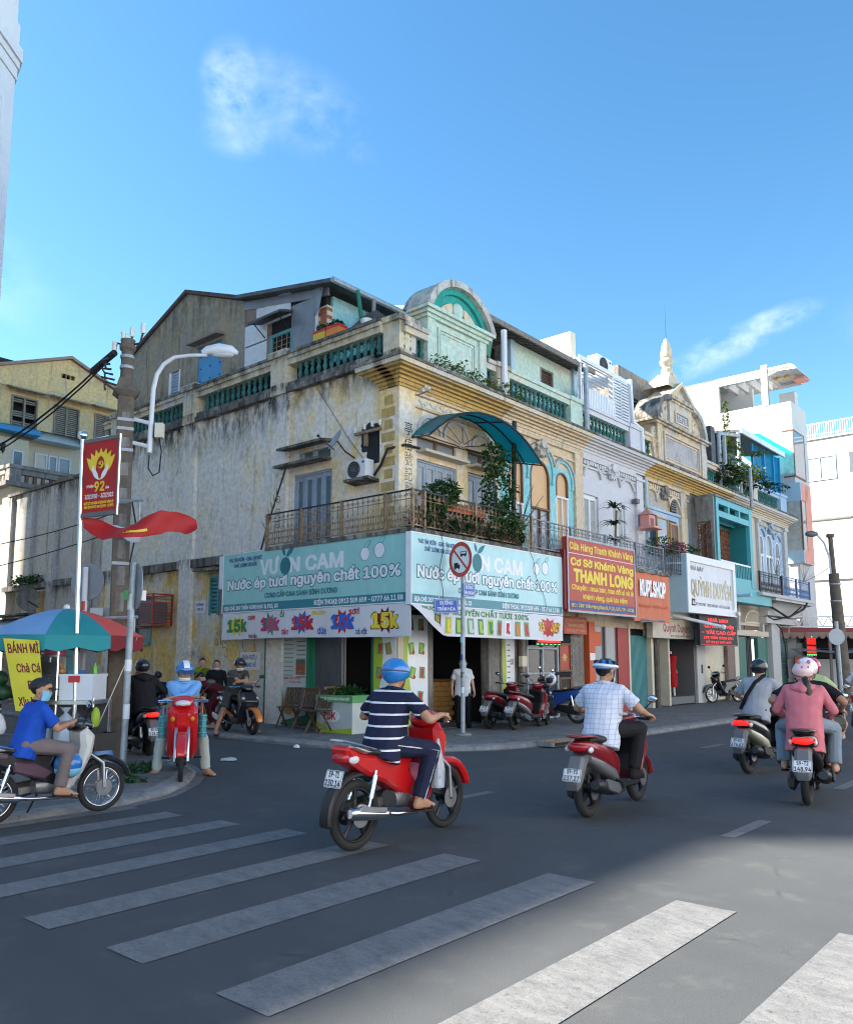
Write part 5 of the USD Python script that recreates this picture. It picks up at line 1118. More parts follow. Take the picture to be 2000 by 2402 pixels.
aircon(None,LF,-1.24,.32,5.43,.56,.42,.26,'white air conditioner hung on the yellow side wall by the corner')
slab_roof(LF,-1.3,-.55,5.36,.36,-.03,'trim_black',corner,'bracket_shelf')
aircon(None,RF,10.6,-1.0,10.85,.95,.6,.4,'beige air conditioner on the roof beside the white pergola')

# ---------------------------------------------------------------- things fixed to the corner house
t=thing('satellite_dish','tilted grey satellite dish over the side window hood','satellite dish',LF.w(-1.5,.4,6.3))
dn=np.array([-.75,-.35,.42]); dn=dn / np.linalg.norm(dn); a1=np.cross(dn,[0,0,1]); a1 /= np.linalg.norm(a1); a2=np.cross(a1,dn)
obj('dish',MB().lathe([(0.0,-.05),(.12,-.045),(.2,-.025),(.255,0.0),(.265,.0),(.2,-.035),(.1,-.055),(0.0,-.06)],LF.w(-1.45,.5,6.36),20,R=np.stack([a1,a2,dn],1)),'sign_back',t,smooth=40)
obj('arm',MB().tube([LF.w(-1.45,.5,6.12),np.array(LF.w(-1.45,.5,6.2)) + dn*.4],.012,5).ball(np.array(LF.w(-1.45,.5,6.2)) + dn*.42,.035,1),'iron_black',t)
obj('mount',MB().tube([LF.w(-1.3,.03,6.0),LF.w(-1.32,.3,6.1),np.array(LF.w(-1.45,.5,6.36)) - dn*.06],.018,6),'iron_black',t)
t=thing('insulator_bracket','old iron bracket with white insulators on a black stained patch','insulator bracket',LF.w(-.8,.1,6.5))
obj('arm',MB().fbox(LF,-1.22,-.42,.08,.13,6.47,6.53).fbox(LF,-.95,-.9,.0,.1,6.2,6.5),'iron_rust',t)
for s,z in ((-1.2,6.53),(-.92,6.56),(-.68,6.58),(-.45,6.58)): obj('insulator',MB().lathe([(.03,0),(.045,.03),(.03,.05),(.045,.08),(.03,.12),(.0,.13)],LF.w(s,.11,z),8),'porcelain',t,smooth=50)
soot=unary_union([sg.box(-1.05,6.15,-.5,6.62),sg.box(-.88,5.85,-.55,6.2)]); soot=soot.buffer(.06); q=random.Random(2)
soot=unary_union([soot] + [disc(q.uniform(-1.1,-.45),q.uniform(5.9,6.65),q.uniform(.03,.1)) for _ in range(26)])
obj('soot_stain',MB().fpoly(LF,soot,0.0,.004),'ink_black',corner)
for i,ch in enumerate('亭信號記貿'):
    prints('painted_character',RF,fit(ch,.12,.36,6.35 - i*.33,.24,0),.0585,'ink_black' if i < 2 else 'concrete_dark',corner,.003)
obj('wall_cable',MB().tube([LF.w(-.62,.1,5.5),LF.w(-.4,.12,5.7),LF.w(-.2,.14,6.0),RF.w(.08,.12,6.08),RF.w(.55,.1,6.1)],.03,6),'cable',corner,smooth=50)
obj('wall_cable',MB().tube([LF.w(-2.6,.02,7.9),LF.w(-1.6,.02,6.6),LF.w(-1.0,.02,5.9)],.006,4).tube([LF.w(-.3,.02,7.3),LF.w(-.5,.03,6.4),LF.w(-.7,.05,5.8)],.006,4),'cable',corner)
t=thing('insulator_bracket','small porcelain insulator bracket under the cornice of the corner','insulator bracket',RF.w(.6,.3,7.35))
obj('arm',MB().tube([RF.w(.5,.1,7.28),RF.w(.5,.42,7.3)],.015,5),'iron_rust',t)
for k in range(3): obj('insulator',MB().ball(RF.w(.5,.25 + k*.08,7.36 + (k % 2)*.05),.04,1),'porcelain',t)
cage=thing('window_cage','rusty red iron cage with air conditioner on the yellow side wall','window cage',LF.w(-9.3,.3,2.8))
cg=MB()
for s in (-10.36,-9.3,-8.3):
    for d in (.05,.62): cg.fbox(LF,s - .02,s + .02,d - .02,d + .02,2.46,3.32)
for z in (2.46,3.3):
    for d in (.05,.62): cg.fbox(LF,-10.36,-8.3,d - .02,d + .02,z,z + .03)
    for s in (-10.36,-9.3,-8.3): cg.fbox(LF,s - .02,s + .02,.05,.62,z,z + .03)
obj('frame',cg,'red_paint',cage)
for k in range(11): obj('cage_bar',MB().fbox(LF,-10.34,-8.32,.61,.63,2.53 + k*.07,2.545 + k*.07),'red_paint',cage)
for k in range(8): obj('cage_bar',MB().fbox(LF,-8.31,-8.29,.05,.62,2.55 + k*.09,2.565 + k*.09),'red_paint',cage)
obj('unit',MB().fbox(LF,-9.2,-8.45,.1,.5,2.55,3.1),'grey_plastic',cage)
t=thing('street_notice','small white noodle stall notice on the wall behind the waiting scooter','notice',LF.w(-4.75,.02,1.2))
obj('board',MB().fbox(LF,-5.25,-4.5,0.0,.02,1.32,1.75),'plate_white',t)
prints('lettering',LF,fit('BÚN RIÊU',-5.15,-4.6,1.57,.1,2),.02,'ink_navy',t); prints('lettering',LF,fit('MANG VỀ',-5.1,-4.62,1.39,.1,2),.02,'ink_navy',t)
t=thing('street_notice','tiny white stencilled notice on the pilaster left of the shop sign','notice',LF.w(-7.1,.1,3))
obj('board',MB().fbox(LF,-7.22,-6.82,0.0,.02,2.78,3.1),'plate_white',t)
prints('lettering',LF,fit('CHUYỂN NHÀ',-7.18,-6.86,2.96,.07,2),.02,'ink_navy',t); prints('lettering',LF,fit('TRỌN GÓI',-7.16,-6.88,2.84,.07,2),.02,'ink_navy',t)

# ---------------------------------------------------------------- balcony railings of scrolled iron
def curl(fr,s,z,r,side,d,turn=1.35,n=9,up=1):
    return [fr.w(s + side*(r - r*(1 - .8*i / (n - 1))*math.cos(2*PI*turn*i / (n - 1))) ,d,z + up*r*(1 - .8*i / (n - 1))*math.sin(2*PI*turn*i / (n - 1))) for i in range(n)]
def railing(label,fr,s0,s1,d,z0,z1,m,step,posts=(),fancy=True,name='balcony_railing'):
    t=thing(name,label,'railing',fr.w((s0 + s1) / 2,d,z0))
    obj('top_rail',MB().fbox(fr,s0,s1,d - .018,d + .018,z1 - .03,z1),'iron_black' if m == 'iron_rust' else m,t)
    obj('bottom_rail',MB().fbox(fr,s0,s1,d - .015,d + .015,z0 + .04,z0 + .065),m,t)
    obj('middle_rail',MB().fbox(fr,s0,s1,d - .01,d + .01,z1 - .2,z1 - .185),m,t)
    for s in posts: obj('post',MB().fbox(fr,s - .025,s + .025,d - .03,d + .03,z0,z1 + .01),m,t)
    n=int((s1 - s0) / step)
    for k in range(n + 1):
        s=s0 + k*(s1 - s0) / max(n,1); mb=MB().cyl(fr.w(s,d,z0 + .05),fr.w(s,d,z1 - .02),.0085,4)
        if fancy:
            e=step*.46
            for side in (-1,1):
                mb.tube(curl(fr,s,z0 + .17,e*.5,side,d),.0075,3); mb.tube(curl(fr,s,z0 + .33,e*.4,side,d,up=-1),.0075,3)
                mb.tube(curl(fr,s,z1 - .12,e*.45,side,d),.0065,3)
                mb.tube([fr.w(s + side*e*x,d,z0 + z) for x,z in ((.1,.06),(.75,.12),(1.0,.25),(.8,.38),(.25,.46))],.007,3)
        else:
            mb.tube(curl(fr,s,z1 - .11,step*.3,1,d),.006,3); mb.tube(curl(fr,s,z0 + .16,step*.3,-1,d),.006,3)
        obj('baluster',mb,m,t)
    return t
railing('rusty scrolled iron balcony railing above the left juice shop sign',LF,-3.74,.80,.49,4.17,4.95,'iron_rust',.15,(-3.72,-2.5,-1.2,.1))
railing('rusty scrolled iron balcony railing overgrown with plants on the main road side',RF,-.48,3.8,.80,4.18,4.96,'iron_rust',.14,(-.46,-.1,1.6,3.8))
railing('grey scrolled iron balcony railing of the turquoise and grey shophouses',RF,3.86,11.0,.80,4.18,4.93,'iron_grey',.19,(5.6,7.4,9.2,11.0))
railing('black iron balcony railing over the orange shop banner',RF,11.06,12.9,.80,4.18,4.98,'iron_black',.15,(11.1,12.9),False)
railing('black iron balcony railing left of the blue one',RF,19.5,22.1,.80,4.12,4.95,'iron_black',.14,(19.5,22.1),True)
railing('blue iron balcony railing at the far end of the row',RF,22.16,25.85,.80,4.12,4.97,'iron_blue',.15,(22.2,24.0,25.85),True)
def spikes(fr,s,d,z,m,label,n=9,L=1.0):
    t=thing('spike_fan',label,'spike fan',fr.w(s,d,z))
    for k in range(n):
        a=PI*(.06 + .62*k / (n - 1)); obj('spike',MB().cyl(fr.w(s,d,z),fr.w(s + L*math.cos(a),d + .25*L*(k % 2),z + L*math.sin(a)),.012,5,.006),m,t)
spikes(RF,3.75,.55,4.75,'iron_black','fan of black iron spikes at the edge of the plant filled balcony')
spikes(RF,22.1,.6,5.0,'iron_grey','fan of grey iron spikes before the arched blue windows',11,1.1)
spikes(RF,25.8,.6,5.0,'iron_grey','fan of grey spikes at the far end of the blue railing',7,.9)
t=thing('climbing_guard','leaning iron guard with scrolls at the left end of the balcony','guard',LF.w(-3.9,.3,4.3))
obj('bar',MB().tube([LF.w(-4.35,.3,3.7),LF.w(-3.95,.35,4.6),LF.w(-3.3,.3,6.1)],.022,5),'iron_black',t)
for k in range(6): obj('prong',MB().cyl(LF.w(-3.95 + k*.07,.33,4.6 + k*.15),LF.w(-3.78 + k*.1,.6,4.75 + k*.15),.01,4),'iron_rust',t)
for k in range(3): obj('scroll',MB().tube(curl(LF,-3.7,4.7 + .3*k,.12,1,.3),.012,4),'iron_rust',t)

# ---------------------------------------------------------------- teal plastic awning and balcony plants
aw=thing('balcony_awning','curved teal polycarbonate awning over the planted balcony','awning',RF.w(1.8,.6,6.6))
def aw_pt(u,v):        # u along the facade 0..1, v out of it 0..1
    s=.35 + u*3.55; x=2*u - 1; z=6.05 + .78*(1 - abs(x) ** 2.2) + .12*u
    return np.array(RF.w(s - v*.55*(1 - u) - .2*v,.06 + 1.15*v,z + .28 - .30*v))
obj('sheet',MB().sheet([[aw_pt(u,v) for v in np.linspace(0,1,7)] for u in np.linspace(0,1,25)],.012),'poly_teal',aw,smooth=True)
for v in (0.02,.5,.99): obj('rib',MB().tube([aw_pt(u,v) - [0,0,.025] for u in np.linspace(0,1,17)],.02,5),'iron_black',aw)
for u in (0.0,.28,.62,1.0): obj('strut',MB().tube([aw_pt(u,v) - [0,0,.03] for v in (0,.5,1)],.018,5),'iron_black',aw)
tie=obj('tie_rod',MB().cyl(RF.w(.3,.15,6.3),RF.w(3.9,.15,6.42),.014,5),'iron_black',aw)
for k in range(7):
    a=PI*k / 6; obj('tie_spoke',MB().cyl(RF.w(2.0 + .12*math.cos(a),.15,6.38 + .12*math.sin(a)),RF.w(2.0 + 1.2*math.cos(a),.15,6.42 + .45*math.sin(a)),.009,4),'iron_black',aw)
obj('post',MB().cyl(RF.w(3.3,.62,4.18),RF.w(3.3,.7,7.2),.06,8),'iron_black',aw,smooth=40)
pl=thing('climbing_plant','tall dark green climber rising from the corner balcony to the teal awning','plant',RF.w(2.6,.5,4.2))
obj('stem',MB().tube([RF.w(2.7,.5,4.2),RF.w(2.75,.55,5.2),RF.w(2.55,.6,6.0),RF.w(2.3,.65,6.6)],[.04,.035,.025,.012],6),'old_wood',pl)
pts=np.vstack([clump(RF.w(2.7,.55,4.75),(.62,.62,.5),1100,1),clump(RF.w(2.75,.6,5.5),(.42,.42,.65),1000,2),clump(RF.w(2.5,.65,6.2),(.3,.35,.4),420,3),clump(RF.w(2.95,.75,6.25),(.3,.2,.2),120,4)])
obj('foliage',leaves(pts[::2],.07,9,1.9,.5),'leaf_mid',pl)
pl=thing('potted_shrub','light green feathery shrub in the balcony planter near the corner','plant',RF.w(.9,.5,4.6))
obj('foliage',leaves(np.vstack([clump(RF.w(.75,.55,5.05),(.42,.4,.36),800,6),clump(RF.w(.45,.6,4.75),(.28,.3,.2),250,7)]),.06,4,2.2),'leaf_mid',pl); obj('stem',MB().cyl(RF.w(.75,.55,4.2),RF.w(.75,.55,5.0),.03,5),'old_wood',pl)
t=thing('planter_box','long terracotta planter box hung inside the rusty railing','planter',RF.w(1.2,.62,4.7)); obj('box',MB().fbox(RF,.35,2.0,.52,.74,4.68,4.86),'brick_red',t); obj('foliage',blades(RF.w(1.7,.62,4.86),30,.4,.012,21),'leaf_mid',t)
pl=thing('trailing_plants','trailing balcony greenery and dry stalks along the rusty railing','plant',RF.w(1.2,.7,4.3))
pts=np.vstack([clump(RF.w(-.1 + k*.42,.66,4.45 + .08*math.sin(k*2)),(.28,.16,.22),260,30 + k) for k in range(9)])
obj('foliage',leaves(pts,.06,12,2.0,.6),'leaf_dark',pl)
obj('dry_stalks',leaves(np.vstack([clump(RF.w(.4 + k*.5,.74,4.32),(.25,.1,.12),60,60 + k) for k in range(6)]),.07,13,3.0,.2),'leaf_dry',pl)
pl=thing('potted_plant','yellowish leafy pot plant by the iron spikes','potted plant',RF.w(3.35,.6,4.2)); obj('pot',MB().lathe([(.12,4.19),(.17,4.45),(.15,4.45),(.1,4.4)],RF.w(3.3,.6,0),10),'ink_black',pl); obj('foliage',leaves(clump(RF.w(3.3,.6,4.7),(.32,.3,.25),260,71),.08,15),'leaf_yellow',pl)
pl=thing('dracaena','dracaena with long strap leaves on the grey house balcony','plant',RF.w(8.4,.5,4.2))
obj('stem',MB().tube([RF.w(8.5,.5,4.18),RF.w(8.5,.55,5.0),RF.w(8.6,.55,5.8)],.035,6),'old_wood',pl)
mb=MB()
for z,n_,sd in ((4.9,26,5),(5.35,26,6),(5.85,26,7)): b_=blades(RF.w(8.5 + rng.uniform(-.1,.15),.55,z),n_,.62,.035,sd); mb.add(*b_.arrays())
obj('foliage',mb,'leaf_dark',pl)
pl=thing('bougainvillea','straggly bougainvillea with pink flowers on the blue balcony','plant',RF.w(11.9,.6,4.2))
obj('foliage',leaves(np.vstack([clump(RF.w(11.5,.6,5.1),(.6,.3,.32),330,81),clump(RF.w(12.9,.6,5.05),(.6,.3,.3),300,82)]),.06,17),'leaf_mid',pl); obj('flowers',leaves(np.vstack([clump(RF.w(12.4,.65,5.1),(.35,.25,.22),230,83),clump(RF.w(11.3,.6,5.0),(.2,.2,.15),50,84)]),.06,18,1.2),'petal',pl)
obj('stem',MB().tube([RF.w(12.2,.5,4.2),RF.w(12.2,.6,4.9)],.025,5).tube([RF.w(12.2,.6,4.8),RF.w(11.5,.6,5.1)],.015,4).tube([RF.w(12.2,.6,4.8),RF.w(13.1,.6,5.1)],.015,4),'old_wood',pl)
t=thing('spirit_shrine','small pink spirit shrine bracketed on the pipe beside the grey house','shrine',RF.w(10.95,.4,5.6))
obj('shelf',MB().fbox(RF,10.7,11.35,.15,.7,5.56,5.62),'pink_shrine',t); obj('house',MB().fbox(RF,10.8,11.2,.2,.5,5.62,6.0),'pink_shrine',t)
obj('roof',MB().add([RF.w(10.74,.14,6.0),RF.w(11.26,.14,6.0),RF.w(11.26,.56,6.0),RF.w(10.74,.56,6.0),RF.w(11.0,.35,6.22)],[[0,1,4],[1,2,4],[2,3,4],[3,0,4]]),'pink_shrine',t); obj('urn',MB().ball(RF.w(11.0,.35,6.24),.05,1),'gold',t); obj('opening',MB().fbox(RF,10.88,11.12,.5,.505,5.66,5.9),'ink_maroon',t)
for s,w_ in ((11.75,.85),(12.72,.62)):
    t=thing('leaning_picture_frame',('large' if w_ > .7 else 'small') + ' glazed wooden frame leaning on the blue balcony','picture frame',RF.w(s,.3,5.2))
    q_=sg.box(s,5.0,s + w_,6.1 - (.1 if w_ < .7 else 0)); obj('frame',MB().fpoly(RF,q_.difference(q_.buffer(-.05,join_style=2)),.25,.32),'counter_wood',t); obj('pane',MB().fpoly(RF,q_.buffer(-.05,join_style=2),.27,.29),'glass_grey' if w_ > .7 else 'brown_wood',t)

# roof terrace of the far houses: pipes, dark canopy, blue plastic screen
tr=thing('terrace_canopy','pipe framed terrace canopy with cyan plastic screen above the teal balcony','canopy',RF.w(21,-.2,9))
obj('roof',MB().add([RF.w(20.0,.15,10.72),RF.w(25.3,.15,10.78),RF.w(25.3,-3.5,11.3),RF.w(20,-3.5,11.3),RF.w(20.0,.15,10.62),RF.w(25.3,.15,10.68),RF.w(25.3,-3.5,11.2),RF.w(20,-3.5,11.2)],[[0,1,2],[0,2,3],[4,6,5],[4,7,6],[0,4,5],[0,5,1],[0,3,7],[0,7,4]]),'tin_dark',tr)
obj('roof_edge',MB().fbox(RF,20.0,25.4,.15,.22,10.6,10.82),'board_white',tr)
for s,z in ((17.85,10.2),(18.4,10.15),(19.95,10.6)): obj('post',MB().cyl(RF.w(s,.1,7.9),RF.w(s,.1,z),.075,8),'galvanised',tr,smooth=40)
obj('cross_pipe',MB().cyl(RF.w(17.85,.1,10.12),RF.w(20,.1,10.5),.07,8).cyl(RF.w(17.85,.1,9.0),RF.w(19.95,.1,9.0),.05,8),'galvanised',tr,smooth=40)
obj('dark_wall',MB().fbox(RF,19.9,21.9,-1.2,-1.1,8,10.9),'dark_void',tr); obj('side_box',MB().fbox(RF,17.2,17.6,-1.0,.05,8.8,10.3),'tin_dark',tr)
obj('plastic_screen',MB().fbox(RF,21.95,25.4,-.12,-.10,8.85,10.62),'poly_cyan',tr)
for s in (21.95,23.4,24.6,25.4): obj('screen_post',MB().fbox(RF,s - .04,s + .04,-.1,-.03,8.8,10.62),'blue_door',tr)
obj('plastic_roof',MB().add([RF.w(21.6,.4,10.86),RF.w(26.0,.4,10.92),RF.w(26.0,-2,11.25),RF.w(21.6,-2,11.2)],[[0,1,2],[0,2,3]]),'poly_cyan',tr)
obj('screen_back',MB().fbox(RF,21.9,26,-2.0,-1.9,8,10.9),'pale_blue',tr)
pl=thing('terrace_vine','scrubby vine over the parapet and pipes right of the ornate pediment','plant',RF.w(19,0,8.5))
pts=np.vstack([clump(RF.w(18.9,.15,9.5),(.5,.3,.75),330,91),clump(RF.w(19.6,.2,8.9),(1.1,.3,.35),420,92),clump(RF.w(18.3,.2,8.6),(.7,.25,.4),300,93),clump(RF.w(21.5,.25,10.05),(.5,.2,.12),80,94)])
obj('foliage',leaves(pts,.09,19,1.8),'leaf_yellow',pl); obj('dry_leaves',leaves(np.vstack([clump(RF.w(17.9,.2,8.5),(.8,.2,.5),330,95),clump(RF.w(22.8,.2,8.85),(1.0,.15,.22),180,96),clump(RF.w(20.5,.2,8.7),(1,.2,.35),300,98)]),.09,20,2.2),'leaf_dark',pl)
for k in range(7): obj('stem',MB().tube([RF.w(17.6 + k*.45,.15,8.0),RF.w(17.8 + k*.5,.3,8.6),RF.w(17.7 + k*.55 + .3*(k % 2),.2,9.3)],.018,4),'old_wood',pl)
obj('tall_shoot',leaves(np.vstack([clump(RF.w(18.95,0,10.0 + .3*k),(.12,.12,.2),50,100 + k) for k in range(6)]),.07,22),'leaf_yellow',pl)
t=thing('parapet_weeds','small weeds rooted on the cornice before the mint pediment','weeds',RF.w(2,.3,7.86))
q=np.random.default_rng(4)
pts=np.vstack([clump(RF.w(s,.35,7.98 + .1*(k % 3)),(.14,.12,.14 + .06*(k % 2)),34,200 + k) for k,s in enumerate(np.linspace(.7,4.4,19))])
obj('foliage',leaves(pts,.05,23),'leaf_yellow',t); obj('dry_stalks',leaves(np.vstack([clump(RF.w(s,.3,8.05),(.15,.1,.2),22,240 + k) for k,s in enumerate(np.linspace(.8,3.4,12))]),.04,24),'leaf_dry',t)
t=thing('ledge_weeds','weeds sprouting on the ledge of the grey boundary wall','weeds',LF.w(-17.5,.15,4.1)); obj('foliage',leaves(np.vstack([clump(LF.w(-17.8 + k*.3,.15,4.25),(.25,.12,.2),90,260 + k) for k in range(6)]),.07,25),'leaf_mid',t)

gf=MB()
for k,(s0,z0,a0,sc_) in enumerate(((-5.0,2.0,0,.32),(-4.7,2.3,2,.25),(-6.2,2.25,1,.14),(-5.9,1.7,3,.2),(-6.6,1.2,2,.3))):
    gf.tube([LF.w(s0 + sc_*t_*math.cos(a0 + 5.5*t_),.004,z0 + sc_*t_*math.sin(a0 + 5.5*t_)) for t_ in np.linspace(.15,1,14)],.008,4)
obj('graffiti',gf,'concrete_dark',corner)
prints('graffiti',LF,fit('0.00k',-6.35,-5.7,1.95,.2,0,.1,8),.0,'concrete_dark',corner,.003)
# ---------------------------------------------------------------- juice shop signs
def letters(fr,d,parent,rows):
    for text,s0,s1,z,h,m,heavy in rows:
        prints('lettering',fr,fit(text,s0,s1,z,h,heavy),d,m,parent)

def juice_sign(fr,s0,s1,z0,z1,d,label,pale):
    """The shop's long banner: pale teal field, dark strip with address, name, slogan, two plain fruits."""
    t=thing('shop_sign',label,'sign',fr.w((s0 + s1) / 2,d,z0)); W_,H_=s1 - s0,z1 - z0
    X=lambda x: s0 + x*W_
    Z=lambda z: z0 + z*H_
    obj('board',MB().fbox(fr,s0,s1,d - .12,d,z0,z1),pale,t)
    e=.022
    obj('frame',MB().fbox(fr,s0 - e,s1 + e,d - .13,d + .012,z1,z1 + e).fbox(fr,s0 - e,s1 + e,d - .13,d + .012,z0 - e,z0).fbox(fr,s0 - e,s0,d - .13,d + .012,z0,z1).fbox(fr,s1,s1 + e,d - .13,d + .012,z0,z1),'ink_white',t)
    obj('strip',MB().fbox(fr,s0,s1,d,d + .003,z0,Z(.135)),'sign_teal_dark',t)
    L=d + .004
    letters(fr,L,t,[('"HÁI TẬN VƯỜN - GIAO TẬN NƠI"',X(.035),X(.245),Z(.865),.085,'ink_navy',1),('CHẤT LƯỢNG GIÁ GỐC',X(.07),X(.215),Z(.765),.085,'ink_navy',1)])
    nm=fit('VƯ',X(.235),X(.345),Z(.60),.32,5)
    prints('lettering',fr,nm,d,'ink_white',t); prints('lettering',fr,fit('N',X(.405),X(.465),Z(.60),.30,6),d,'ink_white',t); prints('lettering',fr,fit('CAM',X(.495),X(.695),Z(.60),.30,6),d,'ink_white',t)
    fruit=disc(X(.383),Z(.70),W_*.030,.20)
    prints('fruit_letter',fr,unary_union([fruit,leafshape(X(.385),Z(.845),W_*.062,W_*.012,38),leafshape(X(.38),Z(.86),W_*.04,W_*.009,112)]),d + .003,'ink_teal',t)
    sl=fit('Nước ép tươi nguyên chất 100%',X(.03),X(.965),Z(.385),.215,5)
    prints('lettering_outline',fr,sl.buffer(.018),d,'ink_teal',t); prints('lettering',fr,sl.buffer(-.002),d + .004,'ink_white',t)
    letters(fr,L,t,[('CUNG CẤP CAM SÀNH BÌNH DƯƠNG',X(.265),X(.665),Z(.205),.105,'ink_teal',3),('ĐỊA CHỈ: 287 TRẦN HƯNG ĐẠO B, P10, Q5',X(.015),X(.345),Z(.035),.085,'ink_white',3),('ĐIỆN THOẠI: 0913 509 659 - 0777 66 11 88',X(.545),X(.975),Z(.035),.095,'ink_white',3)])
    for cx,cz,r in ((.80,.745,.15),(.868,.775,.165)):      # plain round fruits with a leaf
        o=disc(X(cx),Z(cz),r*.95,r)
        prints('fruit',fr,o,d,'ink_white',t,.004); prints('fruit_outline',fr,o.difference(o.buffer(-.011)),d + .004,'ink_teal',t)
        lf=leafshape(X(cx),Z(cz) + r*.9,.2,.05,40); prints('leaf_print',fr,lf,d + .005,'sign_teal',t); prints('leaf_outline',fr,lf.buffer(.008).difference(lf),d + .005,'ink_teal',t)
    return t
juice_sign(LF,-5.36,.745,2.70,4.10,.50,'pale teal juice shop sign with white lettering facing the side street','sign_teal')
juice_sign(RF,-.545,5.03,2.66,4.06,.85,'pale teal juice shop sign with white lettering facing the main road','sign_teal_pale')
t=thing('sign_box_end','narrow blank end panel left of the side street juice sign','sign',LF.w(-5.6,.4,3.4)); obj('board',MB().fbox(LF,-5.66,-5.40,.1,.42,3.3,4.12),'ink_white',t); obj('back',MB().fbox(LF,-5.62,-5.40,.05,.40,2.62,3.28),'concrete_dark',t)
for i,(a,b) in enumerate(((0.9,1.6),(2.2,3.1))): pass
loose=thing('sign_wires','loose black wires hanging over the right juice sign','wire',RF.w(1.5,.87,3.5))
obj('wire',MB().tube([RF.w(.35 + .06*math.sin(k*1.1),.875,4.1 - k*.17) for k in range(12)],.006,4),'cable',loose); obj('wire',MB().tube([RF.w(3.6 + .1*k + .06*math.sin(k*1.4),.875,4.1 - k*.19) for k in range(8)],.006,4),'cable',loose)

def cloth_banner(fr,s0,s1,d,top,bottom,m,name,label,wav=.03,n=40,rows=8):
    """A hanging cloth: top(u) and bottom(u) heights, gentle waves; gives the thing and the surface point (u, v)."""
    t=thing(name,label,'banner',fr.w((s0 + s1) / 2,d,2.3))
    def pt(u,v,lift=0.0):
        z=top(u) + (bottom(u) - top(u))*v
        return np.array(fr.w(s0 + (s1 - s0)*u,d + lift + wav*v*math.sin(17*u + 1.3*v) + .012*math.sin(41*u),z))
    obj('cloth',MB().sheet([[pt(u,v) for v in np.linspace(0,1,rows)] for u in np.linspace(0,1,n)],.004),m,t,smooth=True)
    return t,pt
def cloth_print(t,pt,shape,m,lift,name='lettering'):
    """Print lying on the cloth's waves; shape given in (u, v) with v downwards from 0 to 1, as (u, 1 - v)."""
    mb=MB()
    for g_ in (shape.geoms if hasattr(shape,'geoms') else [shape]):
        if g_.is_empty or g_.area < 1e-8: continue
        tri_v,tri_f=trimesh.creation.triangulate_polygon(g_.segmentize(.04),engine='earcut')
        mb.add([pt(u,1 - w,lift) for u,w in tri_v],tri_f)
    return obj(name,mb,m,t)
b1,bp1=cloth_banner(LF,-5.33,.80,.50,lambda u: 2.67 - .0*u,lambda u: 2.035 + .02*math.sin(5*u),'banner_white','price_banner','white cloth banner with five starburst 15k prices under the left sign')
AS=6.13 / .64
def st(shape): return sa.scale(shape,1 / AS*1.0,1.0,origin=(0,0))     # squares look square on the banner
def txt(text,u0,u1,w,h,heavy=3,rot=0): return fit(text,u0,u1,w,h,heavy) if not rot else fit(text,u0,u1,w,h,heavy,rot=0)
for i,(u,cb,ct) in enumerate(((.095,'ink_yellow','ink_green'),(.295,'ink_green','ink_magenta'),(.478,'ink_blue','ink_red'),(.685,'ink_maroon' if 0 else 'ink_red','ink_blue'),(.885,'ink_maroon','ink_yellow'))):
    b_=burst(0,0,.47,10,.55,i + 3,1.25,1.0); b_=sa.translate(sa.scale(b_,1 / AS,1,origin=(0,0)),u,.52)
    cloth_print(b1,bp1,b_,cb,.006,'starburst')
    tx=fit('15k',u - .058,u + .060,.30,.42,7)
    if i == 4: cloth_print(b1,bp1,sa.scale(tx,1.05,1.12),'ink_black',.009,'lettering_outline')
    cloth_print(b1,bp1,tx,ct,.012)
for text,u0,u1,w,h,m in (('cam',.163,.208,.72,.18,'ink_red'),('ổi',.355,.378,.76,.2,'ink_green'),('thơm',.53,.60,.78,.15,'ink_yellow'),('sơri',.715,.768,.74,.2,'ink_red'),('dưa hấu',.165,.215,.04,.13,'ink_maroon'),('táo',.37,.405,.12,.2,'ink_magenta'),('dừa',.555,.60,.12,.22,'ink_blue'),('cà rốt',.755,.81,.10,.16,'ink_navy')):
    cloth_print(b1,bp1,fit(text,u0,u1,w,h,3),m,.012)
b2,bp2=cloth_banner(RF,-.58,5.06,.86,lambda u: 2.64 - .02*u,lambda u: 2.64 - .02*u - min(.60,.02 + 3.1*u),'banner_white','price_banner','white cloth banner with juice bottles and a red starburst under the right sign',.035)
cloth_print(b2,bp2,fit('NƯỚC ÉP NGUYÊN CHẤT TƯƠI 100%',.055,.73,.74,.19,4),'ink_green',.012)
for k,(c1,c2) in enumerate((('bread','ink_green'),('ink_yellow','poster_lime'),('poster_lime','ink_green'),('poster_pale','poster_green'),('poster_lime','ink_green'),('ink_green','poster_lime'),('ink_red','poster_green'),('ink_red','ink_white'),('ink_orange','poster_green'),('ink_red','poster_green'))):
    u=.145 + k*.063; lo=.1 if k else .3
    cloth_print(b2,bp2,sg.box(u - .018,lo,u + .018,.66),c2,.008,'picture')
    cloth_print(b2,bp2,unary_union([sg.Polygon([(u - .011,.58),(u + .011,.58),(u + .008,lo + .1),(u - .008,lo + .1)]),disc(u + .004,lo + .12,.013,.08)]),c1,.011,'bottle_picture')
cloth_print(b2,bp2,sa.translate(sa.scale(burst(0,0,.46,11,.6,12,1.9,1.0),.64 / 5.64,1,origin=(0,0)),.885,.5),'ink_red',.008,'starburst')
cloth_print(b2,bp2,fit('15.000/LY',.80,.975,.37,.3,7).buffer(.002),'ink_maroon',.011,'lettering_outline'); cloth_print(b2,bp2,fit('15.000/LY',.80,.975,.37,.3,6),'ink_yellow',.014)

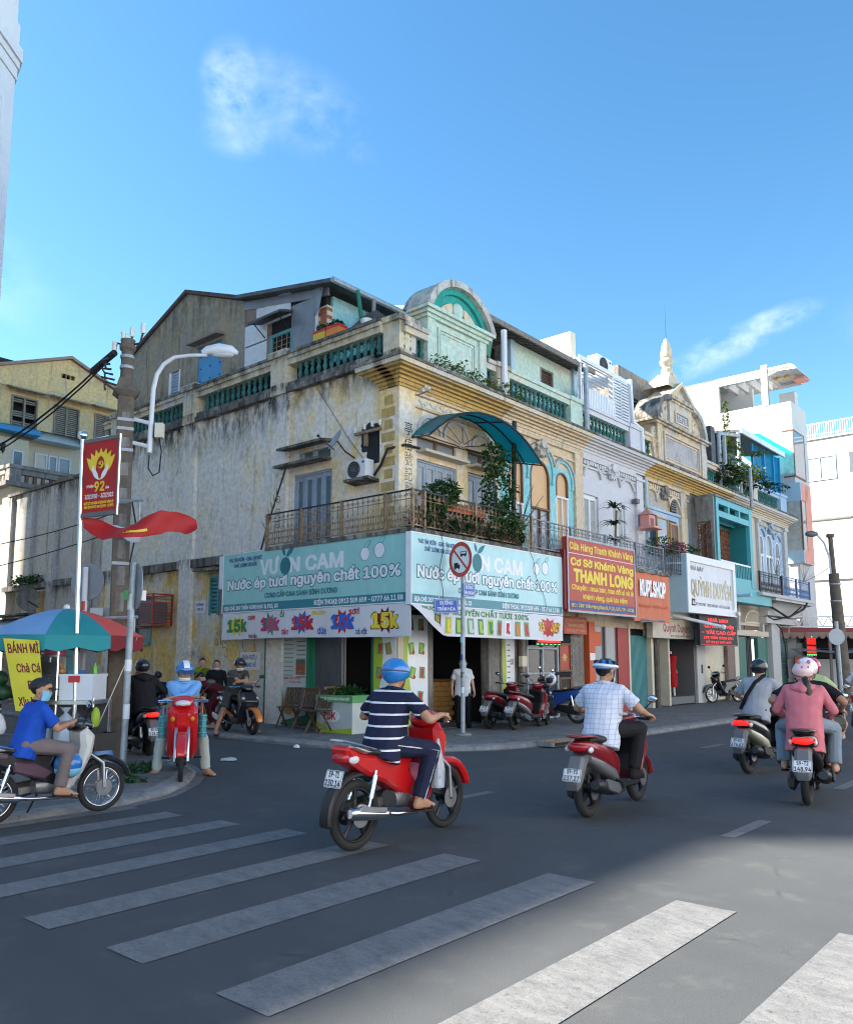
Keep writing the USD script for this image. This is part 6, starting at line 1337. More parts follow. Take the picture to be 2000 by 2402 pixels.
# ---------------------------------------------------------------- shop front posters, chairs, counter
t=thing('menu_board','tall green and white juice menu board left of the folding gate','menu board',LF.w(-3.4,.05,0.1))
obj('frame',MB().fbox(LF,-4.22,-4.16,.02,.09,.08,2.6).fbox(LF,-2.72,-2.66,.02,.09,.08,2.6),'frame_green',t); obj('board',MB().fbox(LF,-4.16,-2.72,.02,.05,.08,2.6),'poster_pale',t)
wave_=sg.Polygon([(-4.16,.1)] + [(-3.62 + .12*math.sin(z*3.2),z) for z in np.linspace(.1,2.58,20)] + [(-4.16,2.58)]); prints('green_field',LF,wave_,.05,'poster_green',t)
for k in range(10): prints('menu_line',LF,sg.box(-4.08,1.98 - k*.085,-3.72,2.01 - k*.085),.053,'frame_green',t)
for k in range(9): prints('menu_line',LF,sg.box(-3.55,2.0 - k*.1,-3.22,2.02 - k*.1),.05,'ink_grey',t); prints('menu_line',LF,sg.box(-3.1,1.96 - k*.1,-2.8,1.99 - k*.1),.05,'ink_grey',t)
prints('picture',LF,sg.box(-3.12,1.22,-2.8,1.55),.05,'brick_red',t); prints('picture',LF,sg.box(-3.12,1.5,-2.8,1.56),.053,'frame_green',t)
letters(LF,.05,t,[('Hotline : 0913 509 659',-3.55,-2.95,1.12,.05,'ink_red',1),('0777 66 11 88',-3.35,-2.95,1.03,.05,'ink_red',1)])
cl=unary_union([disc(-3.93,.9,.13,.1),disc(-4.0,.84,.1),disc(-3.84,.84,.11),disc(-3.92,.97,.08)]); prints('cloud_print',LF,cl,.053,'poster_pale',t); letters(LF,.056,t,[('GIAO HÀNG',-4.05,-3.8,.89,.045,'frame_green',1),('TẬN NƠI',-4.02,-3.83,.81,.045,'frame_green',1)])
for cx,cz in ((-3.72,.50),(-3.34,.54)): prints('fruit',LF,disc(cx,cz,.2,.23),.056,'bread',t); prints('leaf_print',LF,leafshape(cx,cz + .2,.24,.06,42),.06,'poster_green',t)
prints('ground_print',LF,sg.Polygon([(-4.16,.08),(-2.72,.08),(-2.72,.34),(-3.5,.18),(-4.16,.14)]),.06,'frame_green',t)
def poster(label,fr,s0,s1,z0,z1,d,lime_left=True,seed=0):
    t=thing('juice_poster',label,'poster',fr.w((s0 + s1) / 2,d,z0)); q=random.Random(seed); W_=s1 - s0
    obj('sheet',MB().fbox(fr,s0,s1,d - .01,d,z0,z1),'ink_white',t)
    prints('lime_field',fr,sg.Polygon([(s0,z0)] + [(s0 + W_*(.28 + .14*math.sin(z*2.3 + seed)),z) for z in np.linspace(z0,z1,14)] + [(s0,z1)]),d,'poster_lime',t)
    for k in range(9):
        cx,cz=s0 + W_*(.3 + .4*(k % 2)) + q.uniform(-.04,.04),z1 - .2 - (k // 2)*(z1 - z0)*.21
        if cz < z0 + .25: continue
        prints('glass_print',fr,sa.rotate(sg.box(cx - .085,cz - .12,cx + .085,cz + .12),q.uniform(-14,14)),d + .003,'poster_green',t)
        prints('glass_print',fr,sa.rotate(sg.Polygon([(cx - .045,cz + .09),(cx + .045,cz + .09),(cx + .03,cz - .1),(cx - .03,cz - .1)]),q.uniform(-14,14)),d + .006,q.choice(['ink_red','ink_orange','bread','ink_red','poster_lime']),t)
        prints('fruit_print',fr,disc(cx + .05,cz - .09,.04),d + .009,q.choice(['ink_red','ink_orange','bread']),t)
    return t
poster('lime and white juice poster on the corner pillar beside the dark doorway',RF,.15,.90,.1,2.5,.035,seed=1)
poster('tall juice poster with big glasses on the side street next to the corner',LF,-.66,-.02,.1,2.5,.035,seed=4)
t=thing('price_list_sheet','narrow white price list sheet with lime edge right of the shop doorway','poster',RF.w(3.9,.03,.1)); obj('sheet',MB().fbox(RF,3.64,4.15,.01,.03,.4,2.5),'ink_white',t); prints('lime_field',RF,sg.Polygon([(3.64,.4),(3.76,.4),(3.8,1.4),(3.74,2.5),(3.64,2.5)]),.03,'poster_lime',t)
for k in range(9): prints('menu_line',RF,sg.box(3.84,1.9 - k*.13,3.96,1.93 - k*.13),.03,'ink_grey',t)
letters(RF,.03,t,[('15K',3.96,4.1,1.45,.13,'ink_black',2)])
obj('wall_behind',MB().fbox(RF,3.6,4.72,-.2,0,0,2.62),'concrete_dark',turq)
t=thing('utility_pipe','old upright pipe with a meter box beside the price list','pipe',RF.w(4.32,.08,.1)); obj('pipe',MB().cyl(RF.w(4.32,.08,.07),RF.w(4.32,.08,2.6),.06,8),'pole_concrete',t,smooth=40); obj('meter_box',MB().fbox(RF,4.2,4.4,.12,.22,1.4,1.65),'cream_paint',t)
ct=thing('wooden_counter','honey coloured wooden counter inside the juice shop','counter',RF.w(2.4,-1.4,.09))
for r in range(8):
    for k in range(6): obj('plank',MB().fbox(RF,1.7 + k*.3 + (.15 if r % 2 else 0),1.99 + k*.3 + (.15 if r % 2 else 0),-1.5,-1.38 + rng.uniform(-.006,.006),.09 + r*.118,.2 + r*.118),'counter_wood',ct)
obj('top',MB().fbox(RF,1.6,3.6,-1.9,-1.33,1.04,1.1),'brown_wood',ct)
t=thing('juice_table','green cloth covered juice table with a price print before the dark doorway','table',LF.w(-1.1,.6,.08))
obj('cloth',MB().fbox(LF,-1.55,-.5,.25,.8,.08,.82),'poster_pale',t); obj('cloth_top',MB().fbox(LF,-1.57,-.48,.24,.82,.70,.84),'poster_green',t); letters(LF,.82,t,[('NƯỚC ÉP TƯƠI NGUYÊN CHẤT',-1.52,-.55,.74,.05,'ink_white',1)])
prints('cloud_print',LF,disc(-1.15,.42,.3,.13),.8,'ink_white',t); letters(LF,.803,t,[('70K',-1.36,-.98,.35,.14,'ink_red',4)]); prints('lime_field',LF,sg.Polygon([(-1.55,.08),(-.5,.08),(-.5,.2),(-1.1,.14),(-1.55,.3)]),.803,'poster_lime',t)
obj('greens',leaves(clump(LF.w(-1.05,.5,.92),(.4,.2,.1),260,300),.08,301),'leaf_mid',t)
t=thing('fruit_crate','small wooden fruit crate on the juice table','crate',LF.w(-1.45,.45,.84)); obj('box',MB().fbox(LF,-1.6,-1.3,.3,.55,.845,1.0),'counter_wood',t); 
def folding_chair(p,ang,label):
    t=thing('folding_chair',label,'chair',(p[0],p[1],.08),ang,group=None)
    def lb(name,a,b,w=.035,th=.022):
        a,b=np.array(a),np.array(b); obj(name,MB().tube([a,b],w / 1.6,4),'chair_wood',t,local=True)
    for y in (-.2,.2):
        lb('leg',(.22,y,0),(-.12,y,.47)); lb('leg',(-.22,y*.85,0),(.16,y*.85,.44)); lb('back_post',(-.1,y,.44),(-.26,y,.86))
    for k in range(5): obj('seat_slat',MB().box((-.14 + k*.085,0,.45),(.07,.4,.018)),'chair_wood',t,local=True)
    for k in range(6): obj('back_slat',MB().add(*[(lambda m: (m.vertices,m.faces))(trimesh.creation.box((.015,.05,.36)))][0]) if 0 else MB().box((-.19,-.17 + k*.068,.66),(.016,.05,.36),trimesh.transformations.rotation_matrix(-.36,[0,1,0])[:3,:3]),'chair_wood',t,local=True)
    obj('back_rail',MB().box((-.255,0,.84),(.03,.42,.05)),'chair_wood',t,local=True); obj('stretcher',MB().cyl((.15,-.2,.1),(.15,.2,.1),.012,5),'chair_wood',t,local=True)
    return t
LA=math.atan2(LF.n[1],LF.n[0])
for s,d,a,lb_ in ((-2.85,.45,.35,'leftmost brown folding chair before the menu board'),(-2.35,.45,.3,'second brown folding chair from the left, before the folding gate'),(-1.75,.95,.2,'brown folding chair standing in front of the juice table'),(-1.25,1.0,.15,'rightmost brown folding chair, behind the striped rider')):
    p=LF.w(s,d,0); folding_chair(p,LA + a + PI*0,lb_)
t=thing('red_bucket','square red plastic tub at the foot of the menu board','tub',LF.w(-4.2,.5,.08)); obj('tub',MB().fbox(LF,-4.55,-4.2,.3,.6,.08,.38),'red_plastic',t); obj('rim',MB().fbox(LF,-4.57,-4.18,.28,.62,.38,.41),'red_plastic',t)

# picture shop
gl=thing('picture_display','aluminium framed display window full of gold and red framed pictures','display window',RF.w(5.45,.02,.1))
for s in (4.74,5.44,6.16): obj('mullion',MB().fbox(RF,s - .03,s + .03,-.05,.02,.1,2.4),'galvanised',gl)
for z in (.1,.62,1.22,1.85,2.38): obj('transom',MB().fbox(RF,4.74,6.16,-.05,.015,z - .025,z + .025),'galvanised',gl)
for s in (4.77,5.47):
    for i,z in enumerate((.12,.65,1.25,1.88)): obj('pane',MB().fbox(RF,s,s + .64,-.03,-.025,z,z + (.46,.53,.56,.46)[i]),'glass_pane',gl)
obj('backing',MB().fbox(RF,4.7,6.2,-1.2,-1.15,.05,2.6),'ink_maroon',gl)
q=random.Random(5)
for i in range(12):
    s,z=4.78 + (i % 4)*.36,.2 + (i // 4)*.72; w_,h_=q.uniform(.24,.32),q.uniform(.4,.55)
    fp=thing('framed_picture',['red and gold framed picture in the display window, ','amber framed picture in the display window, ','dark framed picture in the display window, '][i % 3] + ['bottom','middle','top'][i // 4] + ' row, ' + ['first','second','third','fourth'][i % 4] + ' from the left','picture',RF.w(s,-.2,z))
    b_=sg.box(s,z,s + w_,z + h_); obj('frame',MB().fpoly(RF,b_.difference(b_.buffer(-.035,join_style=2)),-.3 - .1*(i % 2),-.26 - .1*(i % 2)),'gold',fp); obj('picture',MB().fpoly(RF,b_.buffer(-.035,join_style=2),-.3 - .1*(i % 2),-.28 - .1*(i % 2)),['sign_red','counter_wood','brown_wood'][i % 3],fp)
t=thing('led_display','red lit message display over the picture window','LED sign',RF.w(5.5,.2,1.9)); obj('case',MB().fbox(RF,4.84,6.06,.05,.2,1.93,2.2),'ink_black',t); obj('lit_rows',MB().fbox(RF,4.92,5.98,.2,.205,2.0,2.14),'led_red',t); 
for k in range(6): obj('border_light',MB().fbox(RF,4.88 + k*.2,4.97 + k*.2,.2,.205,1.945,1.96),'led_green',t)
for k,z in enumerate((1.25,.35)):
    t=thing('framed_picture',('upper' if k == 0 else 'lower') + ' red and black gold framed picture on the grey wall right of the display','picture',RF.w(6.6,0,z)); b_=sg.box(6.35,z,6.95,z + .75); obj('frame',MB().fpoly(RF,b_.difference(b_.buffer(-.05,join_style=2)),-.1,-.05),'brown_wood',t); obj('picture',MB().fpoly(RF,b_.buffer(-.05,join_style=2),-.1,-.08),'sign_red' if k == 0 else 'ink_black',t); prints('gold_motif',RF,burst(6.65,z + .38,.14,6,.5,k),-.08,'gold',t)
obj('wall_panel',MB().fbox(RF,6.2,7.02,-.3,-.12,0,2.62),'dark_void',turq); obj('grey_shutter',MB().fbox(RF,7.02,7.7,-.2,-.1,0,2.62),'concrete_dark',turq)
for k in range(16): obj('shutter_slat',MB().fbox(RF,7.05,7.66,-.1,-.08,.1 + k*.15,.2 + k*.15),'concrete_dark',turq)
t=thing('small_red_sign','small dark red shop sign tucked under the big red sign','sign',RF.w(7,.1,2.4)); obj('board',MB().fbox(RF,6.35,7.55,.02,.1,2.25,2.72),'sign_red',t); letters(RF,.1,t,[('Cửa Hàng Tranh Khánh Vàng',6.42,7.48,2.58,.08,'gold',1),('THANH LONG',6.5,7.4,2.44,.08,'gold',2),('P.10, Q.5, TP - HCM',6.5,7.4,2.31,.07,'gold',1)])
t=thing('red_shop_sign','big red sign with yellow letters of the gold picture shop','sign',RF.w(7,.95,2.75)); obj('board',MB().fbox(RF,5.17,8.8,.80,.95,2.76,4.63),'sign_red',t)
obj('side_return',MB().fbox(RF,5.05,5.16,.3,.93,2.8,4.3),'ink_maroon',t); obj('strip',MB().fbox(RF,5.25,8.72,.95,.954,2.82,3.03),'ink_navy',t); obj('line',MB().fbox(RF,5.2,8.78,.95,.954,4.22,4.235),'ink_white',t)
bd=sg.box(5.17,2.76,8.8,4.63); obj('frame',MB().fpoly(RF,bd.buffer(.02,join_style=2).difference(bd.buffer(-.03,join_style=2)),.95,.965),'galvanised',t)
letters(RF,.951,t,[('Cửa Hàng Tranh Khánh Vàng',5.28,8.7,4.33,.17,'ink_yellow',4),('Cơ Sở Khánh Vàng',5.32,8.7,3.93,.18,'ink_yellow',5),('THANH LONG',5.45,8.68,3.53,.29,'ink_yellow',7),('Chuyên : mua bán, trao đổi sỉ và lẻ',5.36,8.68,3.32,.12,'ink_yellow',3),('khánh vàng, quà lưu niệm',5.9,8.3,3.10,.12,'ink_yellow',3)])
letters(RF,.955,t,[('ĐC : 289 Trần Hưng Đạo B, P.10, Q.5, TP - HCM',5.32,8.66,2.88,.085,'ink_yellow',2)])
t=thing('orange_banner','orange shop banner with raised white letters','banner',RF.w(10.2,.8,2.7)); g_=[[RF.w(9.0 + .1*i,.78 + .02*math.sin(i*.9) + .015*math.sin(i*2.2 + j),4.18 - j*.19) for j in range(9)] for i in range(25)]
obj('cloth',MB().sheet(g_,.004),'sign_orange',t,smooth=True); letters(RF,.83,t,[('KUPI.SHOP',9.35,11.05,3.42,.42,'ink_white',8)]); letters(RF,.82,t,[('Thời trang trẻ - 0913 509 659',9.3,11.2,3.08,.08,'orange_paint',1)])
obj('bracket_lamp',MB().cyl(RF.w(9.5,.7,2.72),RF.w(9.9,1.3,2.66),.035,6),'galvanised',t,smooth=40)
obj('shop_wall',MB().fbox(RF,7.6,11.5,-.3,-.05,2.5,2.62),'dark_void',grey)
obj('orange_pillar',MB().fbox(RF,7.73,8.07,-.2,.06,0,2.62),'orange_paint',grey); obj('notice',MB().fbox(RF,7.76,8.04,.06,.065,1.55,1.75),'plate_white',grey)
sh_=obj('glass_front',MB().fbox(RF,8.07,8.13,-.1,0,.1,2.5).fbox(RF,8.72,8.80,-.1,0,.1,2.5),'grey_plastic',grey); obj('pane',MB().fbox(RF,8.13,8.72,-.06,-.05,.1,2.5),'glass_mirror',sh_); obj('pane',MB().fbox(RF,8.80,9.5,-.06,-.05,.1,2.5),'glass_mirror',sh_)
obj('red_panel',MB().fbox(RF,9.5,10.16,-.2,.0,0,2.5),'red_paint',grey); obj('inside',MB().fbox(RF,8.0,9.5,-1.5,-1.45,0,2.6),'concrete_dark',grey); obj('poster',MB().fbox(RF,8.15,8.6,-.045,-.04,1.95,2.35),'orange_paint',grey)
gt_=obj('corrugated_gate',MB().fbox(RF,10.26,11.57,-.25,-.12,.06,2.3),'teal_gate',grey)
for k in range(17): obj('gate_rib',MB().fbox(RF,10.27 + k*.076,10.31 + k*.076,-.12,-.085,.06,2.28),'teal_gate',grey)
for k in range(10): obj('upper_bar',MB().fbox(RF,10.28 + k*.13,10.31 + k*.13,-.15,-.1,2.3,2.6),'iron_black',grey)
obj('gate_post',MB().fbox(RF,10.16,10.26,-.2,.02,0,2.6).fbox(RF,11.57,11.72,-.2,.06,0,2.6),'cream_paint',grey); obj('post_pipe',MB().cyl(RF.w(11.85,.1,.06),RF.w(11.85,.1,2.7),.09,8),'pole_concrete',grey,smooth=40)

# dress shop
obj('niche',MB().fbox(RF,11.9,12.9,-.35,-.3,.06,2.3).fbox(RF,12.9,15.0,-1.4,-1.35,.3,2.3).fbox(RF,12.9,15.0,-1.4,-.02,.12,.36).fbox(RF,14.95,15.1,-1.4,0,.1,2.3).fbox(RF,12.9,15.1,-1.4,-.05,2.24,2.3),'grey_plastic',orn)
obj('niche_side',MB().fbox(RF,12.86,12.96,-1.4,.03,.1,2.3),'cream_paint',orn); obj('niche_lining',MB().fbox(RF,13.4,14.9,-1.35,-1.30,.36,2.24),'glass_grey',orn)
obj('beige_panel',MB().fbox(RF,11.5,13.74,.0,.40,2.87,3.62).fbox(RF,11.5,13.74,.0,.40,3.64,4.32),'beige_clean',orn); obj('wall_infill',MB().fbox(RF,11.4,15.2,-.3,-.05,2.3,4.1),'beige_band',orn)
t=thing('dress_shop_sign','beige shop sign with dark and red script above the red dresses','sign',RF.w(12.8,.3,2.25)); obj('board',MB().fbox(RF,11.2,14.3,.1,.3,2.24,2.86),'beige_clean',t); letters(RF,.3,t,[('Quỳnh Duyên',11.95,13.95,2.45,.24,'ink_maroon',2),('ĐT: 0913 509 659',12.5,13.9,2.29,.06,'ink_black',1)])
t=thing('tailor_sign','framed white tailor shop sign with mirror letters','sign',RF.w(14.4,1,3.1)); bd=sg.box(12.35,3.07,16.42,4.88)
obj('board',MB().fpoly(RF,bd,.82,.94),'banner_white',t); obj('frame',MB().fpoly(RF,bd.buffer(.03,join_style=2).difference(bd.buffer(-.2,join_style=2)),.7,1.0),'pale_blue' if 0 else 'white_plastic',t); obj('side_return',MB().fbox(RF,12.3,12.32,.2,.98,3.05,4.88),'pale_blue',t)
letters(RF,.945,t,[('NHÀ MAY',12.65,13.75,4.42,.14,'ink_grey',2),('QUỲNH DUYÊN',12.68,16.1,3.62,.48,'mirror_letters',3),('ĐC: 295 THĐ     0913 509 659 - 0777 66 11 88',13.0,15.9,3.3,.09,'ink_grey',1)]); prints('sewing_machine_mark',RF,unary_union([sg.box(12.68,3.28,12.98,3.33),sg.box(12.72,3.33,12.78,3.5),sg.box(12.72,3.44,12.96,3.5),sg.box(12.9,3.36,12.95,3.46)]),.945,'ink_black',t)
obj('brace',MB().cyl(RF.w(12.4,.9,4.6),RF.w(10.9,.3,4.5),.03,6),'galvanised',t,smooth=40); obj('spot_lamp',MB().fbox(RF,16.3,16.5,1.0,1.1,3.1,3.22),'lamp_glass',t)
t=thing('led_display','large red lit LED message board of the tailor shop','LED sign',RF.w(15.2,.8,2)); obj('case',MB().fbox(RF,13.6,16.92,.68,.8,2.04,3.03),'ink_black',t)
letters(RF,.80,t,[('NHÀ MAY',14.3,16.1,2.83,.11,'led_red',1),('QUỲNH DUYÊN',14.0,16.6,2.63,.10,'led_red',1),('- VẢI CAO CẤP',13.8,16.75,2.42,.11,'led_red',1),('295 TRẦN HƯNG ĐẠO',13.9,16.5,2.26,.08,'led_red',0),('ĐT 0913 509 659',14.1,16.3,2.12,.07,'led_red',0)])
for k in range(24): obj('border_light',MB().fbox(RF,13.64 + k*.137,13.70 + k*.137,.8,.803,2.05,2.065),'led_red',t)
t=thing('sign_lamp_arm','pale lamp tube on an arm crossing the red LED board','lamp arm',RF.w(12.6,.9,2.9)); obj('arm',MB().tube([RF.w(12.4,.4,2.98),RF.w(13.6,1.5,2.62)],.055,8),'lamp_white',t,smooth=40); obj('lamp_head',MB().ball(RF.w(13.65,1.54,2.6),(.1,.1,.09),2),'lamp_white',t,smooth=True)
for s,c in ((13.45,'left'),(14.2,'right')):
    t=thing('mannequin',f'white headless mannequin in a red lace dress, the {c} one in the niche','mannequin',RF.w(s,-.5,.36)); b_=RF.w(s,-.5,.36)
    obj('dress',MB().lathe([(.04,1.42),(.06,1.38),(.19,1.34),(.2,1.22),(.155,1.0),(.185,.8),(.2,.5),(.19,.3),(.0,.3)],b_,16),'cloth_dress',t,smooth=50)
    obj('body',MB().lathe([(.0,1.5),(.045,1.49),(.05,1.38),(.16,1.33)],b_,10).tube([b_ + [.07,0,.32],b_ + [.08,0,.1],b_ + [.09,-.03,0]],[.05,.035,.03],8).tube([b_ + [-.07,0,.32],b_ + [-.08,0,.1],b_ + [-.09,-.05,0]],[.05,.035,.03],8),'mannequin',t,smooth=50)
    for sg_ in (-1,1): obj('arm',MB().tube([b_ + RF.u*.2*sg_ + [0,0,1.28],b_ + RF.u*.25*sg_ + [0,0,1.0],b_ + RF.u*.27*sg_ + RF.n*.08 + [0,0,.75]],[.05,.038,.028],8),'mannequin',t,smooth=50); obj('sleeve',MB().tube([b_ + RF.u*.16*sg_ + [0,0,1.33],b_ + RF.u*.23*sg_ + [0,0,1.16]],[.07,.066],8),'cloth_dress',t,smooth=50)

# shutters and doors of the far ground floors
obj('white_pillar',MB().fbox(RF,15.1,15.8,-.2,.05,.1,2.6),'white_wall',teal); obj('mail_slot',MB().fbox(RF,15.42,15.55,.05,.06,1.1,1.4),'ink_black',teal)
rs=obj('roller_shutter',MB().fbox(RF,15.8,18.0,-.2,-.15,.12,2.6),'cream_paint',teal)
for k in range(22): obj('slat',MB().fbox(RF,15.82,17.98,-.15,-.12,.14 + k*.11,.22 + k*.11),'cream_paint',rs)
obj('brown_post',MB().fbox(RF,18.0,18.55,-.2,.02,.1,2.6),'tin_rusty',teal); obj('yellow_post',MB().fbox(RF,18.7,19.1,-.2,.03,.1,2.9),'cream_paint',teal)
for a,b in ((19.15,20.1),(21.45,22.55)): obj('green_door',MB().fbox(RF,a,b,-.2,-.05,.15,2.45),'green_door',blue)
gr=obj('grille_door',MB().fbox(RF,20.1,21.45,-.4,-.35,.15,2.5),'dark_void',blue)
for k in range(8): obj('grille_bar',MB().fbox(RF,20.18 + k*.16,20.21 + k*.16,-.3,-.26,.15,2.45),'grey_plastic',gr)
obj('transom_window',MB().fbox(RF,20.1,22.5,-.1,-.06,2.75,2.98),'brown_wood',blue); obj('lintel',MB().fbox(RF,19.1,22.6,-.3,.03,2.5,2.72).fbox(RF,19.1,22.6,-.3,.0,3.0,3.62),'beige_clean',blue)
arc_=disc(20.9,3.0,.95,.55).intersection(sg.box(19,3.0,23,4)); obj('fan_arch',MB().fpoly(RF,arc_.difference(arc_.buffer(-.06)),.0,.03),'cream_paint',blue)
obj('pillar',MB().fbox(RF,22.6,23.6,-.2,.15,.1,3.3).fbox(RF,25.7,26.05,-.2,.15,.1,3.3),'white_wall',blue)
sw=obj('shop_window',MB().fbox(RF,23.6,25.7,-.3,-.2,.1,3.1),'green_door',blue)
for k in range(8): obj('pane',MB().fbox(RF,23.7,25.6,-.2,-.19,.9 + k*.27,1.14 + k*.27),'glass_dim',sw)
obj('meter_box',MB().fbox(RF,25.9,26.2,.15,.35,1.7,2.3),'cream_paint',blue)
obj('wall_cable',MB().tube([RF.w(22.7,.2,3.2),RF.w(23.4,.3,2.8),RF.w(23.9,.25,2.2),RF.w(24.2,.22,.8)],.025,5).tube([RF.w(21.5,.5,3.7),RF.w(23,.7,3.3),RF.w(24.5,.9,3.7),RF.w(24.9,.95,4.0)],.045,6).tube([RF.w(21.8,.3,3.3),RF.w(22.5,.3,3.2),RF.w(24,.5,3.4),RF.w(24.5,.8,3.8)],.03,6),'cable',blue)
t=thing('led_display','small red LED sign with green border at the end of the row','LED sign',RF.w(26.4,.6,2.2))
obj('case',MB().fbox(RF,25.6,27.2,.52,.6,1.75,2.62),'ink_black',t); obj('lit_rows',MB().fbox(RF,25.75,27.05,.6,.605,2.25,2.52).fbox(RF,25.75,27.05,.6,.605,1.86,2.15),'led_red',t)
for k in range(6): obj('border_light',MB().fbox(RF,25.68 + k*.25,25.82 + k*.25,.6,.606,1.77,1.81).fbox(RF,25.68 + k*.25,25.82 + k*.25,.6,.606,2.56,2.6),'led_green',t)

obj('back_wall',MB().fbox(RF,11.6,18.8,-3,-2.9,0,4.0),'dark_void',orn); obj('back_wall',MB().fbox(RF,18.8,26.0,-3,-2.9,0,4.0),'dark_void',blue)  # near-black walls added to close off light behind the shops
# ---------------------------------------------------------------- street poles and signs
cp=thing('concrete_utility_pole','thick square concrete utility pole with recessed faces on the left corner','utility pole',(-4.85,13.05,.06))
pc=np.array([-4.85,13.05,0.0]); ang=math.radians(25); Rz=lambda a: np.array([[math.cos(a),-math.sin(a),0],[math.sin(a),math.cos(a),0],[0,0,1.0]])
def frustum(c,w0,w1,z0,z1,R,lean=0.0):
    v=[];
    for w,z in ((w0,z0),(w1,z1)):
        for x,y in ((-1,-1),(1,-1),(1,1),(-1,1)): v.append(np.array(c) + R @ np.array([x*w / 2,y*w / 2,0]) + [lean*z,0,z])
    return np.array(v),np.array([[0,2,1],[0,3,2],[4,5,6],[4,6,7],[0,1,5],[0,5,4],[1,2,6],[1,6,5],[2,3,7],[2,7,6],[3,0,4],[3,4,7]])
RP=Rz(ang); lean=-.012
obj('shaft',MB().add(*frustum(pc,.265,.235,0.06,5.9,RP,lean)),'pole_concrete',cp)
for k in range(9):
    z=2.3 + k*.42
    for sgn,ax in ((-1,0),(-1,1)):
        off=RP @ np.array([0,-1,0] if ax else [1,0,0])*(.130 - .0035*z)
        c=pc + off + [lean*z,0,z]; obj('recess',MB().box(c + [0,0,.16],(.12,.012,.3) if ax else (.012,.12,.3),RP),'concrete_dark',cp)
obj('collar',MB().add(*frustum(pc,.26,.40,5.82,5.9,RP,lean)).add(*frustum(pc,.36,.24,5.9,6.12,RP,lean)),'pole_concrete',cp)
top=pc + [lean*6.5,0,0]
obj('pole_head',MB().lathe([(.10,6.1),(.095,6.6),(.13,6.64),(.13,6.7),(.11,6.72),(.12,6.8),(.02,6.82)],top,12),'pole_concrete',cp,smooth=40)
for z in (3.05,5.25,5.4,4.9): obj('clamp_band',MB().add(*frustum(pc,.28 - .005*z,.28 - .005*z,z,z + .05,RP,lean)),'galvanised',cp)
for z in (6.3,6.48): obj('clamp_band',MB().lathe([(.11,z),(.115,z + .03),(.11,z + .05),(.08,z + .05)],top,12),'galvanised',cp)
for dx,dz,h in ((-.2,6.6,.16),(.08,6.84,.16),(.26,6.9,.17),(-.06,6.8,.1)):
    b_=top + [dx,-.05,dz]; obj('insulator',MB().lathe([(.03,0),(.042,.03),(.036,.09),(.046,.11),(.035,h),(.0,h + .01)],b_,10),'porcelain',cp,smooth=50); obj('insulator_arm',MB().tube([top + [0,0,6.7],top + [dx*.8,-.03,6.72 + .02],b_ + [0,0,.01]],.018,5),'iron_black',cp)
for k in range(6): obj('clamp_hook',MB().tube([top + [-.12 - .03*k,-.1,6.0 + .09*k],top + [-.3 - .05*(k % 2),-.16,6.05 + .07*k],top + [-.28,-.15,5.9 + .09*k]],.02,5),'iron_black',cp)
cb=thing('overhead_cable','thick bundled overhead cable sagging left from the concrete pole','cable',(-5.1,13,6.4))
A,B,C_=np.array([-5.15,12.95,6.52]),np.array([-8.5,16,5.98]),np.array([-15,22,7.0])
def sag(a,b,s,n=14): return [a + (b - a)*t - np.array([0,0,4*s*t*(1 - t)]) for t in np.linspace(0,1,n)]
for k,o in enumerate(((0,0,0),(.02,.02,.04),(0,.03,-.04))): obj('strand',MB().tube(sag(A + o,C_ + np.array(o),.95 + .03*k),.015,5),'cable',cb,smooth=40)
obj('terminal_sleeve',MB().tube([A + [.05,0,.03],A + (C_ - A)*.05 - [0,0,.15]],.055,8),'cable',cb)
for i,(a,b,s) in enumerate(((top + [0,-.1,3.9],np.array([-14,19,4.2]),.4),(top + [0,-.1,3.6],np.array([-14,19,3.3]),.3))):
    t=thing('service_wire',('upper' if i == 0 else 'lower') + ' thin service wire running left from the concrete pole','wire',a); obj('wire',MB().tube(sag(a,b,s),.009,4),'cable',t)
t=thing('torn_sheet','torn white plastic sheet tied across the concrete pole above the round sign','plastic sheet',(-4.6,12.7,3.5)); obj('sheet',MB().sheet([[np.array([-4.98 + .105*i,12.80 - .025*i,3.66 - .012*i - .075*j*min(1,.25 + .25*i) + .015*math.sin(i*2 + j)]) for j in range(4)] for i in range(6)],.004),'banner_white',t,smooth=True)
t=thing('angle_bracket','iron angle brackets clamped half way up the concrete pole','bracket',(-4.8,12.8,4)); 
for z in (4.05,2.2): obj('bracket',MB().tube([pc + [-.2,-.2,z],pc + [.35,-.2,z + .02]],.025,4).tube([pc + [.3,-.2,z],pc + [.3,-.2,z - .3]],.015,4),'galvanised',t)
obj('hanging_cable',MB().tube([pc + [.18,-.2,4.05],pc + [.28,-.22,3.6],pc + [.2,-.22,3.1],pc + [.22,-.22,2.3]],.014,4),'cable',t)

